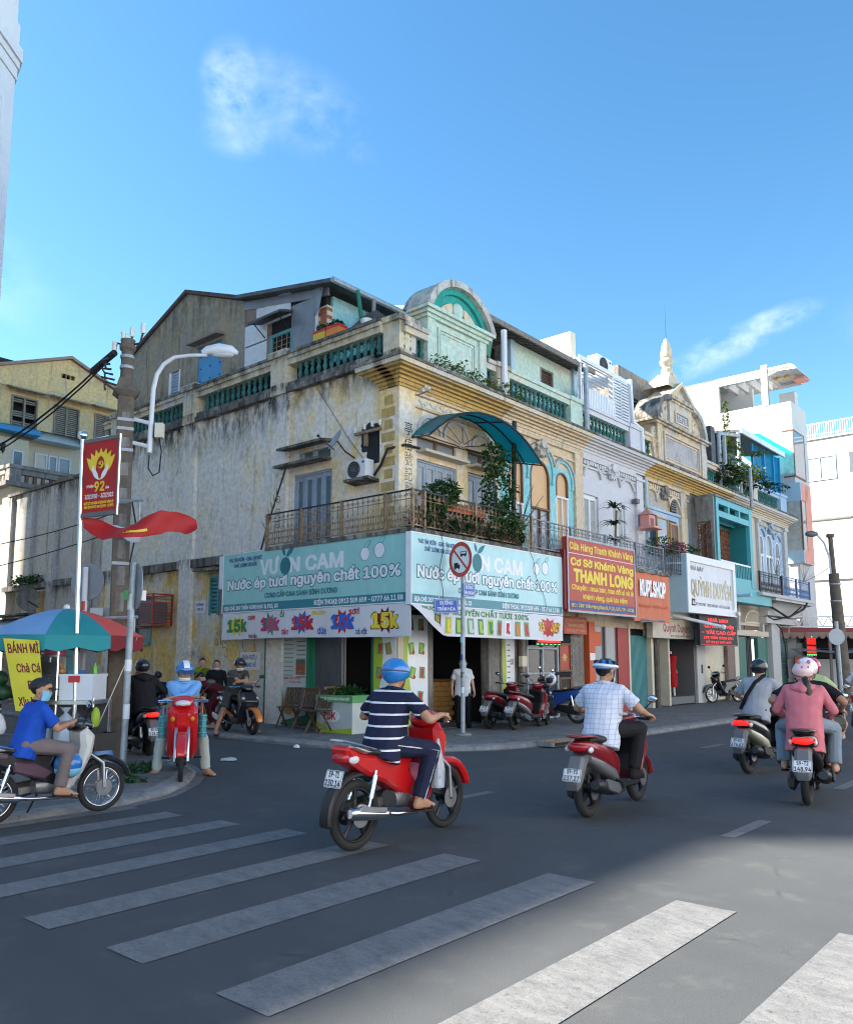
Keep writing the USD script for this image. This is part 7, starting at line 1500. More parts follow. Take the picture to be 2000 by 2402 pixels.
sl=thing('street_lamp','curved grey street lamp arm bolted to the concrete pole','street lamp',(-4.47,13,4.9))
pts=[(-4.48,13,4.88),(-4.475,13,5.4),(-4.46,13,5.95),(-4.41,13,6.2),(-4.3,13,6.38),(-4.13,13,6.49),(-3.9,13,6.52),(-3.6,13,6.53)]
obj('arm',MB().tube(pts,[.042,.042,.04,.038,.036,.034,.032,.03],8),'lamp_white',sl,smooth=50)
for z in (5.37,4.98): obj('bracket',MB().cyl((-4.75,13.0,z + .07),(-4.47,13,z),.035,6),'lamp_white',sl)
obj('head',MB().tube([(-3.68,13,6.56),(-3.6,13,6.60),(-3.4,13,6.63),(-3.2,13,6.6),(-3.1,13,6.56)],[.045,.08,.095,.085,.03],10),'lamp_white',sl,smooth=60)
obj('lens',MB().ball((-3.34,13,6.53),(.18,.08,.06),2),'lamp_glass',sl,smooth=True)
obj('ballast_box',MB().box((-4.33,13,5.25),(.13,.1,.24)),'cream_paint',sl)
obj('loose_cable',MB().tube([(-4.33,13,5.13),(-4.28,12.98,4.9),(-4.3,12.97,4.55),(-4.4,12.97,4.5),(-4.48,12.98,4.62),(-4.48,13,4.85)],.012,5),'cable',sl)

fp=thing('banner_pole','stainless steel pole with a ball top carrying the red poster','pole',(-5.5,13,.06))
obj('pole',MB().cyl((-5.46,13,.06),(-5.57,13,4.98),.03,10),'chrome',fp,smooth=40); obj('ball',MB().ball((-5.57,13,5.02),.07,2),'chrome',fp,smooth=True)
for z in (4.9,3.82): obj('rod',MB().cyl((-5.56,13,z),(-4.92,12.7,z),.018,6),'grey_plastic',fp)
bp=thing('red_poster','red commemorative street poster with yellow emblem and white dates on the steel pole','poster',(-5.25,12.85,3.9))
PF=PlaneFrame([-5.53,12.985,3.87],[.89,-.45,0],[0,0,1]); PF.n=np.array([-.45,-.89,0])
W_,H_=.68,1.02
obj('panel',MB().fpoly(PF,sg.box(0,0,W_,H_),-.02,0),'flag_red',bp); fr_q=sg.box(-.015,-.06,W_ + .02,H_ + .05)
obj('frame',MB().fpoly(PF,fr_q.difference(sg.box(.0,.0,W_,H_)),-.03,.012),'grey_plastic',bp); obj('side_rod',MB().cyl(PF.W([[W_ + .03,0,-.07]])[0],PF.W([[W_ + .03,0,H_ + .06]])[0],.016,6),'chrome',bp)
pet=unary_union([sa.rotate(leafshape(.34,.52,.40,.085,a),0) for a in (60,75,90,105,120,45,135)] + [disc(.34,.66,.16,.2)]); hole=disc(.34,.64,.085,.16)
prints('petals',PF,pet.difference(hole),0,'ink_yellow',bp)
sick=disc(.345,.68,.055).difference(disc(.33,.69,.047)); ham=unary_union([sa.rotate(sg.box(.30,.67,.40,.685),-45),sa.rotate(sg.box(.30,.69,.35,.72),45)])
prints('emblem',PF,unary_union([sick,ham]),.0,'ink_yellow',bp)
for sgn in (-1,1): prints('hand_print',PF,unary_union([leafshape(.34 + sgn*.02,.46,.24,.045,90 - sgn*38),leafshape(.34 + sgn*.12,.55,.14,.02,90 - sgn*10)]),.004,'ink_white',bp)
prints('lettering',PF,fit('92',.24,.44,.30,.13,3),0,'ink_yellow',bp); prints('lettering',PF,fit('3/2/1930 - 3/2/2022',.06,.62,.20,.06,2),0,'ink_white',bp)
prints('lettering',PF,fit('NHIỆT LIỆT CHÀO MỪNG KỶ NIỆM NGÀY THÀNH LẬP',.05,.63,.115,.035,1),0,'ink_yellow',bp); prints('lettering',PF,fit('ĐẢNG CỘNG SẢN VIỆT NAM (3/2/1930 - 3/2/2022)',.05,.63,.06,.035,1),0,'ink_yellow',bp); prints('lettering',PF,fit('KỶ NIỆM',.09,.22,.36,.035,1),0,'ink_white',bp); prints('lettering',PF,fit('NĂM',.46,.53,.32,.03,1),0,'ink_white',bp)
fg=thing('red_flag','red party flag streaming out to the right below the poster','flag',(-5.5,12.95,3.8))
def flag_pt(u,v):
    z=np.interp(u,[0,.15,.35,.5,.62,.72,.85,1.0],[3.80,3.78,3.70,3.72,3.86,3.96,3.92,3.82]) - .05*u
    drop=np.interp(u,[0,.2,.5,.7,.9,1.0],[.14,.28,.17,.36,.26,.12])
    x=-5.52 + 1.62*u + .05*v
    return np.array([x,12.95 - .10*v + .10*math.sin(7*u + 2*v),z - drop*v + .025*math.sin(15*u + 3*v)])
obj('cloth',MB().sheet([[flag_pt(u,v) for v in np.linspace(0,1,9)] for u in np.linspace(0,1,40)],.004),'flag_red',fg,smooth=True)
obj('emblem',MB().sheet([[flag_pt(u,v) + [0,-.012,-.008] for v in (.55,.68)] for u in np.linspace(.36,.6,8)]),'ink_yellow',fg,smooth=True)

def round_sign(name,label,base,z,r,nrm,post_h,face=None,lean=(0,0),post_m='galvanised'):
    t=thing(name,label,'road sign',base); b_=np.array(base,float); n_=np.array([*nrm,0.0]); n_ /= np.linalg.norm(n_); x_=np.array([-n_[1],n_[0],0]) ; topc=b_ + [lean[0],lean[1],0]
    obj('post',MB().cyl(b_,topc + [0,0,post_h],.045,10),post_m,t,smooth=40)
    R_=np.stack([x_,[0,0,1],n_],1); c=topc + n_*.055 + [0,0,z]
    obj('disc',MB().lathe([(r,0),(r,.012),(.0,.012)],c,28,R=R_),'sign_back' if not face else 'ink_white',t)
    obj('disc_back',MB().lathe([(.0,-.002),(r - .01,-.002),(r - .01,0)],c,28,R=R_),'sign_back',t)
    pf=PlaneFrame(c - [0,0,0] + n_*.012,x_,[0,0,1]); pf.n=n_
    return t,pf
t,_=round_sign('round_road_sign','grey back of a round road sign behind the banner pole',(-5.52,13.35,.06),2.76,.31,(.25,1),3.0,None,(-.04,0),'plate_white')
obj('name_plate',MB().box((-5.5,13.5,2.33),(.62,.015,.16),Rz(.1)),'road_sign_blue' if 0 else 'sign_back',t); obj('sticker',MB().box((-5.36,13.38,2.33),(.2,.02,.12),Rz(.1)),'poster_pale',t); obj('red_band',MB().cyl((-5.555,13.35,2.35),(-5.557,13.35,2.5),.048,10),'road_sign_red',t)
t,pf=round_sign('round_road_sign','grey back of a round road sign on the leaning post at the kerb',(-4.14,11.48,.06),2.52,.325,(.9,.55),2.85,None,(.03,0))
for z,h_,m in ((1.4,.16,'plate_white'),(.75,.2,'plate_white'),(2.25,.22,'poster_pale')): obj('sticker',MB().cyl((-4.125,11.475,z),(-4.122,11.475,z + h_),.047,10),m,t)
obj('green_sticker',MB().box((-4.19,11.44,2.45),(.12,.006,.14),Rz(-.6)),'poster_green',t); obj('paper_sticker',MB().box((-3.965,11.47,2.45),(.12,.006,.14),Rz(1.0)),'plate_white',t)
t,pf=round_sign('no_trucks_and_buses_sign','round red ringed road sign barring trucks and buses before the right juice sign',(.72,16.6,.08),3.50,.36,(-.80,-.62),3.3,True,(.02,0))
ring=disc(0,0,.36).difference(disc(0,0,.275)); prints('red_ring',pf,ring,0,'road_sign_red',t); prints('red_bar',pf,sa.rotate(sg.box(-.3,-.022,.3,.022),-45).intersection(disc(0,0,.28)),.003,'road_sign_red',t)
prints('bus_mark',pf,unary_union([sg.box(.0,.07,.19,.16),disc(.04,.065,.02),disc(.15,.065,.02)]).difference(sg.box(.02,.11,.17,.145)),0,'ink_black',t); prints('truck_mark',pf,unary_union([sg.box(-.2,-.17,-.07,-.06),sg.box(-.07,-.17,-.02,-.1),disc(-.16,-.175,.022),disc(-.05,-.175,.022)]),0,'ink_black',t)
obj('base',MB().lathe([(.18,.075),(.16,.11),(.08,.13),(.0,.13)],(.72,16.6,0),10),'kerb_stone',t)
def plate(t,c,u,w,h,rows):
    u=np.array([*u,0.0]); u /= np.linalg.norm(u); n_=np.array([u[1],-u[0],0]); pf=PlaneFrame(c,u,[0,0,1]); pf.n=n_
    bd=sg.box(-w / 2,-h / 2,w / 2,h / 2).buffer(.0); q=obj('name_plate',MB().fpoly(pf,bd,-.012,0),'road_sign_blue',t); prints('border',pf,bd.buffer(-.01,join_style=2).difference(bd.buffer(-.016,join_style=2)),0,'ink_white',q)
    for tx,y,hh,wd in rows: prints('lettering',pf,fit(tx,-wd / 2,wd / 2,y,hh,2),0,'ink_white',q)
plate(t,(.40,16.5,2.63),(1,0.02),.47,.27,(('ĐƯỜNG',.03,.065,.26),('TRẦN HÒA',-.09,.065,.36)))
plate(t,(.86,16.55,2.95),(.62,.78),.40,.26,(('ĐƯỜNG',.03,.06,.26),('TRẦN HƯNG ĐẠO',-.08,.06,.34)))
for z,m in ((1.9,'sign_teal'),(1.55,'ink_navy'),(.9,'plate_white'),(1.2,'grey_plastic')): obj('sticker',MB().cyl((.722,16.6,z),(.723,16.6,z + .12),.0465,10),m,t)
t=thing('kerb_weeds','tuft of weeds at the foot of the leaning sign post','weeds',(-3.9,11.3,.06)); obj('foliage',leaves(np.vstack([clump((-3.85,11.35,.12),(.2,.18,.1),130,401),clump((-3.6,10.4,.1),(.16,.14,.06),60,402)]),.05,403,2),'leaf_mid',t)

rp=thing('far_utility_pole','far tapered concrete pole with a drooping lamp at the right edge','utility pole',(14.55,29,.06))
obj('shaft',MB().cyl((14.6,29,.06),(14.42,29,4.6),.24,10,.17).cyl((14.42,29,4.6),(14.38,29,5.9),.09,8,.08).lathe([(.14,5.9),(.14,6.0),(.1,6.02)],(14.38,29,0),8),'pole_concrete',rp,smooth=40)
obj('lamp_arm',MB().tube([(14.35,29,4.3),(14.3,29,5.2),(14.15,29,5.7),(13.95,29,5.95),(13.85,29,5.98)],.035,6),'lamp_white',rp,smooth=40); obj('lamp_head',MB().ball((13.72,29,6.02),(.25,.14,.11),2,Rz(.2)),'grey_plastic',rp,smooth=True)
for z in (3.6,4.2): obj('clamp_band',MB().lathe([(.21,z),(.215,z + .04),(.2,z + .05)],(14.45,29,0),8),'galvanised',rp)
t=thing('service_wire','thin wire from the blue balcony to the far pole','wire',(14.4,29,4.9)); obj('wire',MB().tube(sag(np.array([14.4,29,4.9]),np.array(RF.w(26,.5,5.0)),.05),.012,4),'cable',t)
t=thing('round_road_sign','small grey back of a round road sign at the right edge','road sign',(10.1,20.3,.06))
obj('post',MB().cyl((10.12,20.3,0),(10.08,20.3,2.5),.05,8),'galvanised',t,smooth=40); obj('disc',MB().lathe([(.2,0),(.2,.012),(.0,.012)],(10.02,20.2,2.12),24,R=np.stack([[1,0,0],[0,0,1],[0,-1,0]],1)),'sign_back',t)
# market stalls beyond the end of the row
ms=thing('market_stall','dark market stall under a scalloped roof with a white truss','market stall',(19,36,0))
SF=Frame((16.4,36.5),130.6 - 20)
MFr=PlaneFrame([15.2,36.0,0],[1,-.12,0],[0,0,1]); MFr.n=np.array([-.12,-1,0])
obj('roof',MB().fpoly(MFr,sg.box(0,2.75,7,2.95),-3,0),'ink_maroon',ms)
sc_=unary_union([sg.box(0,2.62,7,2.76)] + [disc(.15 + k*.3,2.62,.14) for k in range(24)]); obj('valance',MB().fpoly(MFr,sc_,0,.02),'tin_rusty',ms)
obj('back',MB().fpoly(MFr,sg.box(0,0,7,2.75),-2.5,-2.4),'dark_void',ms)
obj('truss_chord',MB().fpoly(MFr,unary_union([sg.box(0,2.98,7,3.03),sg.box(0,3.42,7,3.47)]),-.05,0),'lamp_white',ms)
for k in range(14): obj('truss_brace',MB().fpoly(MFr,sg.LineString([(k*.5,3.0),(k*.5 + .25,3.45)]).buffer(.018,cap_style=2),-.04,-.01).fpoly(MFr,sg.LineString([(k*.5 + .5,3.0),(k*.5 + .25,3.45)]).buffer(.018,cap_style=2),-.04,-.01),'lamp_white',ms)
obj('canvas',MB().sheet([[MFr.W([[x,.2 + .9*v,2.0 - .12*v + .05*math.sin(x*2)]])[0] for v in (0,.5,1)] for x in np.linspace(.5,7,14)],.01),'tin_grey',ms,smooth=True)
obj('low_wall',MB().fpoly(MFr,sg.box(.5,0,7,1.6),-.3,-.2),'far_white',ms); obj('orange_board',MB().fpoly(MFr,sg.box(.7,.5,1.6,1.7),.1,.2),'orange_paint',ms); obj('cream_board',MB().fpoly(MFr,sg.box(.9,.4,1.25,1.45),.22,.26),'cream_paint',ms); obj('post',MB().fpoly(MFr,sg.box(2.0,0,2.1,2.6),.5,.6),'grey_plastic',ms)

# ---------------------------------------------------------------- street food corner on the left
um=thing('street_umbrella','big street umbrella of blue, teal and coral panels over the food cart','umbrella',(-6.15,14.0,.06))
uc=np.array([-6.13,14.0,2.38])
def um_pt(a,v): 
    r=1.12*v; return uc + [r*math.cos(a),r*math.sin(a),-.42*v ** 1.7]
for k in range(8):
    a0,a1=PI*(k / 4 + .06),PI*((k + 1) / 4 + .06)
    m=['umbrella_red','umbrella_red','umbrella_blue','umbrella_blue','umbrella_blue','umbrella_teal','umbrella_teal','umbrella_red'][k]
    if k == 4: m='umbrella_blue'
    if k == 5: m='umbrella_teal' if 0 else 'umbrella_blue'
    g_=[]
    for t_ in np.linspace(0,1,7):
        a=a0 + (a1 - a0)*t_; bow=1 - .05*math.sin(PI*t_); g_.append([um_pt(a,v)*[1,1,1] + np.array([math.cos(a),math.sin(a),0])*1.12*v*(bow - 1) for v in np.linspace(.02,1,6)])
    obj('panel',MB().sheet(g_,.004),m,um,smooth=True)
    vm='flap_teal' if k in (3,4,5,6) else 'valance_red'
    obj('valance',MB().sheet([[p[-1] + [0,0,-z] for z in (0,.1,.2 + .03*math.sin(i*1.7 + k))] for i,p in enumerate(g_)]),vm,um,smooth=True)
    obj('rib',MB().cyl(uc - [0,0,.03],um_pt(a0,1) - [0,0,.02],.008,4),'steel',um)
obj('pole',MB().cyl((-6.13,14.0,.06),(-6.13,14.0,2.4),.03,8),'cream_paint',um,smooth=40); obj('finial',MB().ball(uc + [0,0,.02],.05,1),'plate_white',um)
obj('guy_rope',MB().cyl((-5.05,14,1.95),(-5.3,13.3,.7),.008,4),'cream_paint',um)
ys=thing('banh_mi_sign','yellow hanging cloth sign listing sandwich fillings in red','sign',(-6.4,13.1,1.4))
YF=PlaneFrame([-6.62,13.1,.92],[1,0.02,0],[-.0,0,1]); YF.n=np.array([0.02,-1,0])
shear=lambda g_: sa.affine_transform(g_,[1,-.21,0,1,.24,0])
yq=shear(sg.Polygon([(-.02,0),(.36,-.02),(.44,.95),(-.04,.98)]))
obj('cloth',MB().fpoly(YF,yq,-.006,0),'banner_yellow',ys)
for tx,x0,x1,y,h in (('BÁNH MÌ',.0,.42,.78,.12),('Chả Cá',.08,.40,.52,.11),('Bì',.2,.30,.29,.11),('Xíu Mại',.04,.36,.07,.11)): prints('lettering',YF,shear(fit(tx,x0,x1,y,h,3)),0,'ink_maroon',ys)
ca=thing('food_cart','steel and glass sandwich cart under the umbrella','food cart',(-5.75,13.45,.06))
for x in (-6.2,-5.82,-5.3):
    for y in (13.15,13.75): obj('post',MB().cyl((x,y,.3),(x,y,1.62 if x < -5.5 else .98),.018,6),'chrome',ca)
obj('tray',MB().box((-5.76,13.45,.92),(.95,.68,.05)),'steel',ca); obj('lower_shelf',MB().box((-5.76,13.45,.36),(.95,.66,.04)),'steel',ca); obj('side_panel',MB().box((-5.76,13.8,.64),(.93,.02,.52)),'grey_plastic',ca)
obj('front_glass',MB().box((-6.01,13.14,1.27),(.36,.008,.62)),'glass_pane',ca); obj('glass_shelf',MB().box((-6.01,13.45,1.28),(.4,.62,.012)),'steel',ca); obj('top_shelf',MB().box((-6.01,13.45,1.56),(.42,.64,.015)),'steel',ca)
for x in (-6.05,-5.4): obj('cart_wheel',MB().tube([(x,13.1 + .25*math.cos(a),.31 + .25*math.sin(a)) for a in np.linspace(0,2*PI,20,endpoint=False)],.025,6,closed=True),'rubber',ca)
q=random.Random(3)
for k in range(9): obj('bread_roll',MB().ball((-6.16 + (k % 5)*.085 + .02*(k // 5),13.3 + .05*(k % 2),1.35 + .085*(k // 5)),(.05,.08,.045),2),'bread',ca,smooth=True)
for k in range(8): obj('filling',MB().ball((-6.18 + k*.07,13.25 + .06*(k % 3),.98),(.05,.05,.03),1),['bread','ink_red','yellow_plastic','brown_wood'][k % 4],ca)
t=thing('pink_basin','pink plastic basin holding a steel pot on top of the cart','basin',(-6.0,13.4,1.57)); obj('basin',MB().lathe([(.14,1.57),(.18,1.72),(.19,1.73),(.17,1.72),(.13,1.6)],(-5.98,13.4,0),16),'pink_plastic',t,smooth=50); obj('pot',MB().lathe([(.16,1.72),(.19,1.8),(.2,1.81),(.15,1.86),(.03,1.89),(.03,1.91),(.0,1.91)],(-5.98,13.4,0),16),'steel',t,smooth=50)
t=thing('paper_cup_stack','stack of orange paper cups beside the pink basin','cups',(-6.2,13.3,1.57)); obj('cups',MB().lathe([(.04,1.57),(.06,1.85),(.0,1.85)],(-6.2,13.3,0),10),'bread',t)
t=thing('foam_box','white foam box with a red sticker on the cart','box',(-5.56,13.4,.95)); obj('box',MB().box((-5.555,13.4,1.12),(.46,.5,.34)),'banner_white',t); obj('lid',MB().box((-5.555,13.4,1.29),(.48,.52,.04)),'banner_white',t); obj('sticker',MB().box((-5.58,13.139,1.24),(.16,.006,.09)),'ink_red',t); obj('bottle',MB().lathe([(.03,1.31),(.03,1.4),(.012,1.43),(.012,1.46),(.0,1.46)],(-5.4,13.4,0),8),'green_plastic',t); obj('blue_tub',MB().box((-5.66,13.4,1.335),(.16,.2,.05)),'blue_plastic',t)
def bag_mesh(c,r,h,seed=0):
    mb=MB().lathe([(.02,-h*.5),(r*.8,-h*.47),(r,-h*.25),(r*.92,.0),(r*.6,h*.25),(r*.2,h*.38),(r*.14,h*.42),(r*.5,h*.55)],(0,0,0),18)
    v,f=mb.arrays(); q=meshkit.fbm(v*[22,22,9] + seed*5.3,3,seed) - .5; v[:,:2] *= (1 + .55*q)[:,None]; v[:,1] *= .65; return v + np.asarray(c),f
for x,m,lb_ in ((-6.0,'cloth_denim','bluish plastic rubbish bag hung under the cart, left'),(-5.66,'plastic_bag','translucent plastic bag hung below the cart, middle'),(-5.36,'ink_black','black plastic bag under the cart, right')):
    t=thing('hanging_bag',lb_,'plastic bag',(x,13.12,.6)); obj('bag',bag_mesh((x,13.12,.58),.16,.5,int(-x*10)),m,t,smooth=True)
t=thing('hanging_bag','pale green plastic bag on the cart right corner','plastic bag',(-5.24,13.1,.7)); obj('bag',MB().ball((-5.24,13.1,.72),(.06,.05,.14),2),'poster_lime',t,smooth=True)
t=thing('hanging_bag','light blue plastic bag on the ground behind the cart','plastic bag',(-5.15,13.2,.3)); obj('bag',MB().lathe([(.14,.06),(.15,.15),(.09,.36),(.03,.46),(.0,.47)],(-5.17,13.25,0),10),'umbrella_blue',t,smooth=50)
mc=thing('melon_cart','watermelon stall at the left edge','stall',(-6.9,13.4,.06)); obj('table',MB().box((-7.0,13.5,.92),(.8,.7,.04)),'tin_grey',mc); obj('skirt',MB().box((-7.0,13.2,.5),(.8,.03,.8)),'ink_black',mc); obj('leg',MB().cyl((-6.65,13.2,.06),(-6.65,13.2,.92),.02,6),'steel',mc)
for k,(x,y,z,r) in enumerate(((-6.66,13.35,1.05,.11),(-6.88,13.35,1.05,.12),(-6.76,13.5,1.05,.11),(-6.77,13.4,1.24,.12),(-6.98,13.55,1.06,.12),(-6.62,13.6,1.05,.1))):
    t=thing('watermelon',['dark watermelon at the right front of the stall','dark watermelon at the left front of the stall','dark watermelon behind the front pair','dark watermelon on top of the heap','watermelon at the back left of the stall','watermelon at the back right of the stall'][k],'watermelon',(x,y,z - r)); obj('melon',MB().ball((x,y,z),(r*1.15,r,r),2),'melon_green',t,smooth=True)
t=thing('hanging_bag','white plastic carrier bag hung on the melon stall','plastic bag',(-6.55,13.05,.75)); obj('bag',bag_mesh((-6.56,13.05,.66),.12,.34,4),'banner_white',t,smooth=True)
ba=thing('striped_awning','blue and white striped corrugated awning at the left edge','awning',LF.w(-17,1,2.7))
A0,A1,B1,B0=LF.w(-19.3,.25,2.98),LF.w(-15.9,.25,2.98),LF.w(-15.9,2.3,2.25),LF.w(-19.3,2.3,2.25)
for k in range(26):
    t0,t1=k / 26,(k + 1) / 26; obj('strip',MB().add([A0 + (A1 - A0)*t0,A0 + (A1 - A0)*t1,B0 + (B1 - B0)*t1,B0 + (B1 - B0)*t0,A0 + (A1 - A0)*t0 - [0,0,.03],A0 + (A1 - A0)*t1 - [0,0,.03],B0 + (B1 - B0)*t1 - [0,0,.03],B0 + (B1 - B0)*t0 - [0,0,.03]],[[0,1,2],[0,2,3],[4,6,5],[4,7,6],[2,6,7],[2,7,3],[0,3,7],[0,7,4],[1,5,6],[1,6,2]]),'awning_blue' if k % 2 else 'sign_teal_pale' if 0 else ('awning_blue' if k % 2 else 'poster_pale'),ba)
t=thing('wall_dish','dented dark satellite dish on the recessed wall at the left','satellite dish',LF.w(-16.2,.3,3.6)); obj('dish',MB().lathe([(.0,-.06),(.3,-.03),(.4,.02),(.3,-.045),(.0,-.075)],LF.w(-16.2,.45,3.55),16,R=np.stack([[0,0,1],LF.n,LF.u],1)),'concrete_dark',t,smooth=40); obj('arm',MB().cyl(LF.w(-16.2,.1,3.3),LF.w(-16.2,.45,3.5),.02,5),'iron_black',t)
for k,s in enumerate((-12.55,-12.25)): 
    t=thing('electric_meter',('left' if k == 0 else 'right') + ' grey electric meter box on the wall behind the cart','electric meter',LF.w(s,.1,2.2)); obj('box',MB().fbox(LF,s - .13,s + .13,0,.16,2.0,2.42),'sign_back',t); obj('dial',MB().fbox(LF,s - .08,s + .08,.16,.165,2.2,2.34),'glass_dim',t)
obj('dark_doorway',MB().fbox(LF,-14.4,-13.6,.0,.03,.06,2.6),'teal_deep',bwall)
# eating place on the side street
tb=thing('low_green_table','low green plastic table on the side street pavement','table',LF.w(-7.6,1.5,.08)); obj('top',MB().fbox(LF,-8.2,-7.2,1.1,1.8,.60,.64),'green_plastic',tb)
for s in (-8.1,-7.3):
    for d in (1.2,1.7): obj('leg',MB().fbox(LF,s - .03,s + .03,d - .03,d + .03,.08,.6),'green_plastic',tb)
t=thing('blue_water_jug','blue plastic water jug on the low green table','jug',LF.w(-7.7,1.4,.64)); obj('jug',MB().lathe([(.09,.64),(.1,.7),(.1,.92),(.06,.98),(.06,1.02),(.0,1.02)],LF.w(-7.7,1.4,0),12),'blue_plastic',t,smooth=50)
for s,d,m,lb_ in ((-5.9,1.0,'red_plastic','red plastic stool by the wall behind the old man'),(-5.55,1.0,'yellow_plastic','yellow plastic stool by the wall behind the old man'),(-7.0,2.0,'blue_plastic','blue plastic stool of the seated diner')):
    t=thing('plastic_stool',lb_,'stool',LF.w(s,d,.08)); obj('seat',MB().fbox(LF,s - .16,s + .16,d - .16,d + .16,.43,.47),m,t)
    for a in (-1,1):
        for b in (-1,1): obj('leg',MB().fbox(LF,s + a*.13 - .025,s + a*.13 + .025,d + b*.13 - .025,d + b*.13 + .025,.08,.43),m,t)
# litter
for k,(x,y,r) in enumerate(((-3.05,13.0,.13),(-2.3,14.9,.06),(-1.5,14.3,.05))):
    t=thing('litter',['crumpled white plastic bag on the side street tarmac','scrap of white paper near the pavement edge','small white scrap on the tarmac right of the old man'][k],'litter',(x,y,0)); mb=MB().ball((x,y,.03),(r,r*.6,.035),2); v,f=mb.arrays(); v=v + .05*(meshkit.fbm(v*13) - .5)[:,None]; v[:,2]=np.maximum(v[:,2],.006); obj('scrap',(v,f),'plastic_bag' if k == 0 else 'banner_white',t)
t=thing('litter','curved white scrap lying on the sunlit tarmac at the right','litter',(2.9,5.4,0)); obj('scrap',MB().tube([(2.85,5.5,.008),(2.92,5.45,.01),(3.02,5.46,.008)],.008,5),'banner_white',t)
# houses across the main road, behind the viewer: they throw sunlight back on the row
oh=thing('opposite_houses',kind='structure'); obj('wall',MB().fbox(RF,-30,60,19.5,24,0,12.5),'tower_white',oh)

# the stall stands nearer the kerb than the pole, the steel banner pole nearer still
def shift(names,off):
    for p in stage.GetPrimAtPath('/World').GetChildren():
        if any(p.GetName() == n or p.GetName().startswith(n + '_0') for n in names):
            op=UsdGeom.Xformable(p).GetOrderedXformOps()[0]; op.Set(Gf.Vec3d(op.Get()) + Gf.Vec3d(*off))
shift(['food_cart','pink_basin','paper_cup_stack','foam_box','hanging_bag','melon_cart','watermelon','banh_mi_sign'],(.70,-1.62,.05))
shift(['banh_mi_sign'],(.16,-.22,-.1))
shift(['street_umbrella'],(.71,-1.6,-.06))
shift(['banner_pole','red_poster','red_flag'],(.62,-1.45,-.25))
# ---------------------------------------------------------------- motorbikes (x forward, y left, origin on the ground between the wheels)
def slab(poly,w,bev=.02,y0=0.0,taper=None):
    """A side view (x, z) given thickness 2w about y0 with bevelled edges."""
    polys=list(poly.geoms) if hasattr(poly,'geoms') else [poly]
    mb=MB()
    for g_ in polys:
        g_=sg.polygon.orient(g_.simplify(.001)); inn=g_.buffer(-bev,join_style=1)
        if inn.is_empty or hasattr(inn,'geoms'): inn=g_.buffer(-bev*.3)
        if inn.is_empty or hasattr(inn,'geoms'): inn=g_
        for side in (1,-1):
            tv,tf=trimesh.creation.triangulate_polygon(inn,engine='earcut'); mb.add(np.c_[tv[:,0],np.full(len(tv),y0 + side*w),tv[:,1]],tf)
        per=g_.exterior; n=max(24,int(per.length / .03)); a=np.array([per.interpolate(t,normalized=True).coords[0] for t in np.arange(n) / n])
        b=np.array([inn.exterior.interpolate(inn.exterior.project(sg.Point(p))).coords[0] for p in a])
        rings=[(b,w),(a,w - bev),(a,-(w - bev)),(b,-w)]; i=np.arange(n); j=(i + 1) % n
        for (p,y),(q,y2) in zip(rings[:-1],rings[1:]):
            v=np.vstack([np.c_[p[:,0],np.full(n,y0 + y),p[:,1]],np.c_[q[:,0],np.full(n,y0 + y2),q[:,1]]]); mb.add(v,np.vstack([np.stack([i,j,j + n],1),np.stack([i,j + n,i + n],1)]))
    return mb

def loft(secs,n=16,e=2.6):
    """Sections (x, zc, half width, half height[, tilt]) joined into a smooth body along x."""
    th=np.arange(n)*2*PI / n; c,s_=np.cos(th),np.sin(th); sup=lambda q: np.sign(q)*np.abs(q) ** (2 / e); R_=[]
    for q in secs:
        x,zc,w,h=q[:4]; sk=q[4] if len(q) > 4 else 0
        R_.append(np.stack([np.full(n,x) + sk*h*sup(s_),w*sup(c),zc + h*sup(s_)],1))
    k=len(R_); v=np.vstack(R_); f=[]
    for a in range(k - 1):
        for q in range(n):
            q2=(q + 1) % n; f += [[a*n + q,(a + 1)*n + q,(a + 1)*n + q2],[a*n + q,(a + 1)*n + q2,a*n + q2]]
    for q in range(1,n - 1): f += [[0,q,q + 1],[(k - 1)*n,(k - 1)*n + q + 1,(k - 1)*n + q]]
    return MB().add(v,f)

def torus(c,R_,r,n=36,m=8,flat=1.0,steer=0.0):
    th=np.arange(n)*2*PI / n; ph=np.arange(m)*2*PI / m
    rr=R_ + r*np.cos(ph)[None,:]; v=np.stack([rr*np.cos(th)[:,None],np.broadcast_to(r*flat*np.sin(ph),(n,m)),rr*np.sin(th)[:,None]],-1).reshape(-1,3)
    f=[]
    for i in range(n):
        for q in range(m):
            a,b,c2,d=i*m + q,((i + 1) % n)*m + q,((i + 1) % n)*m + (q + 1) % m,i*m + (q + 1) % m; f += [[a,b,c2],[a,c2,d]]
    return MB().add(v + np.asarray(c),f)

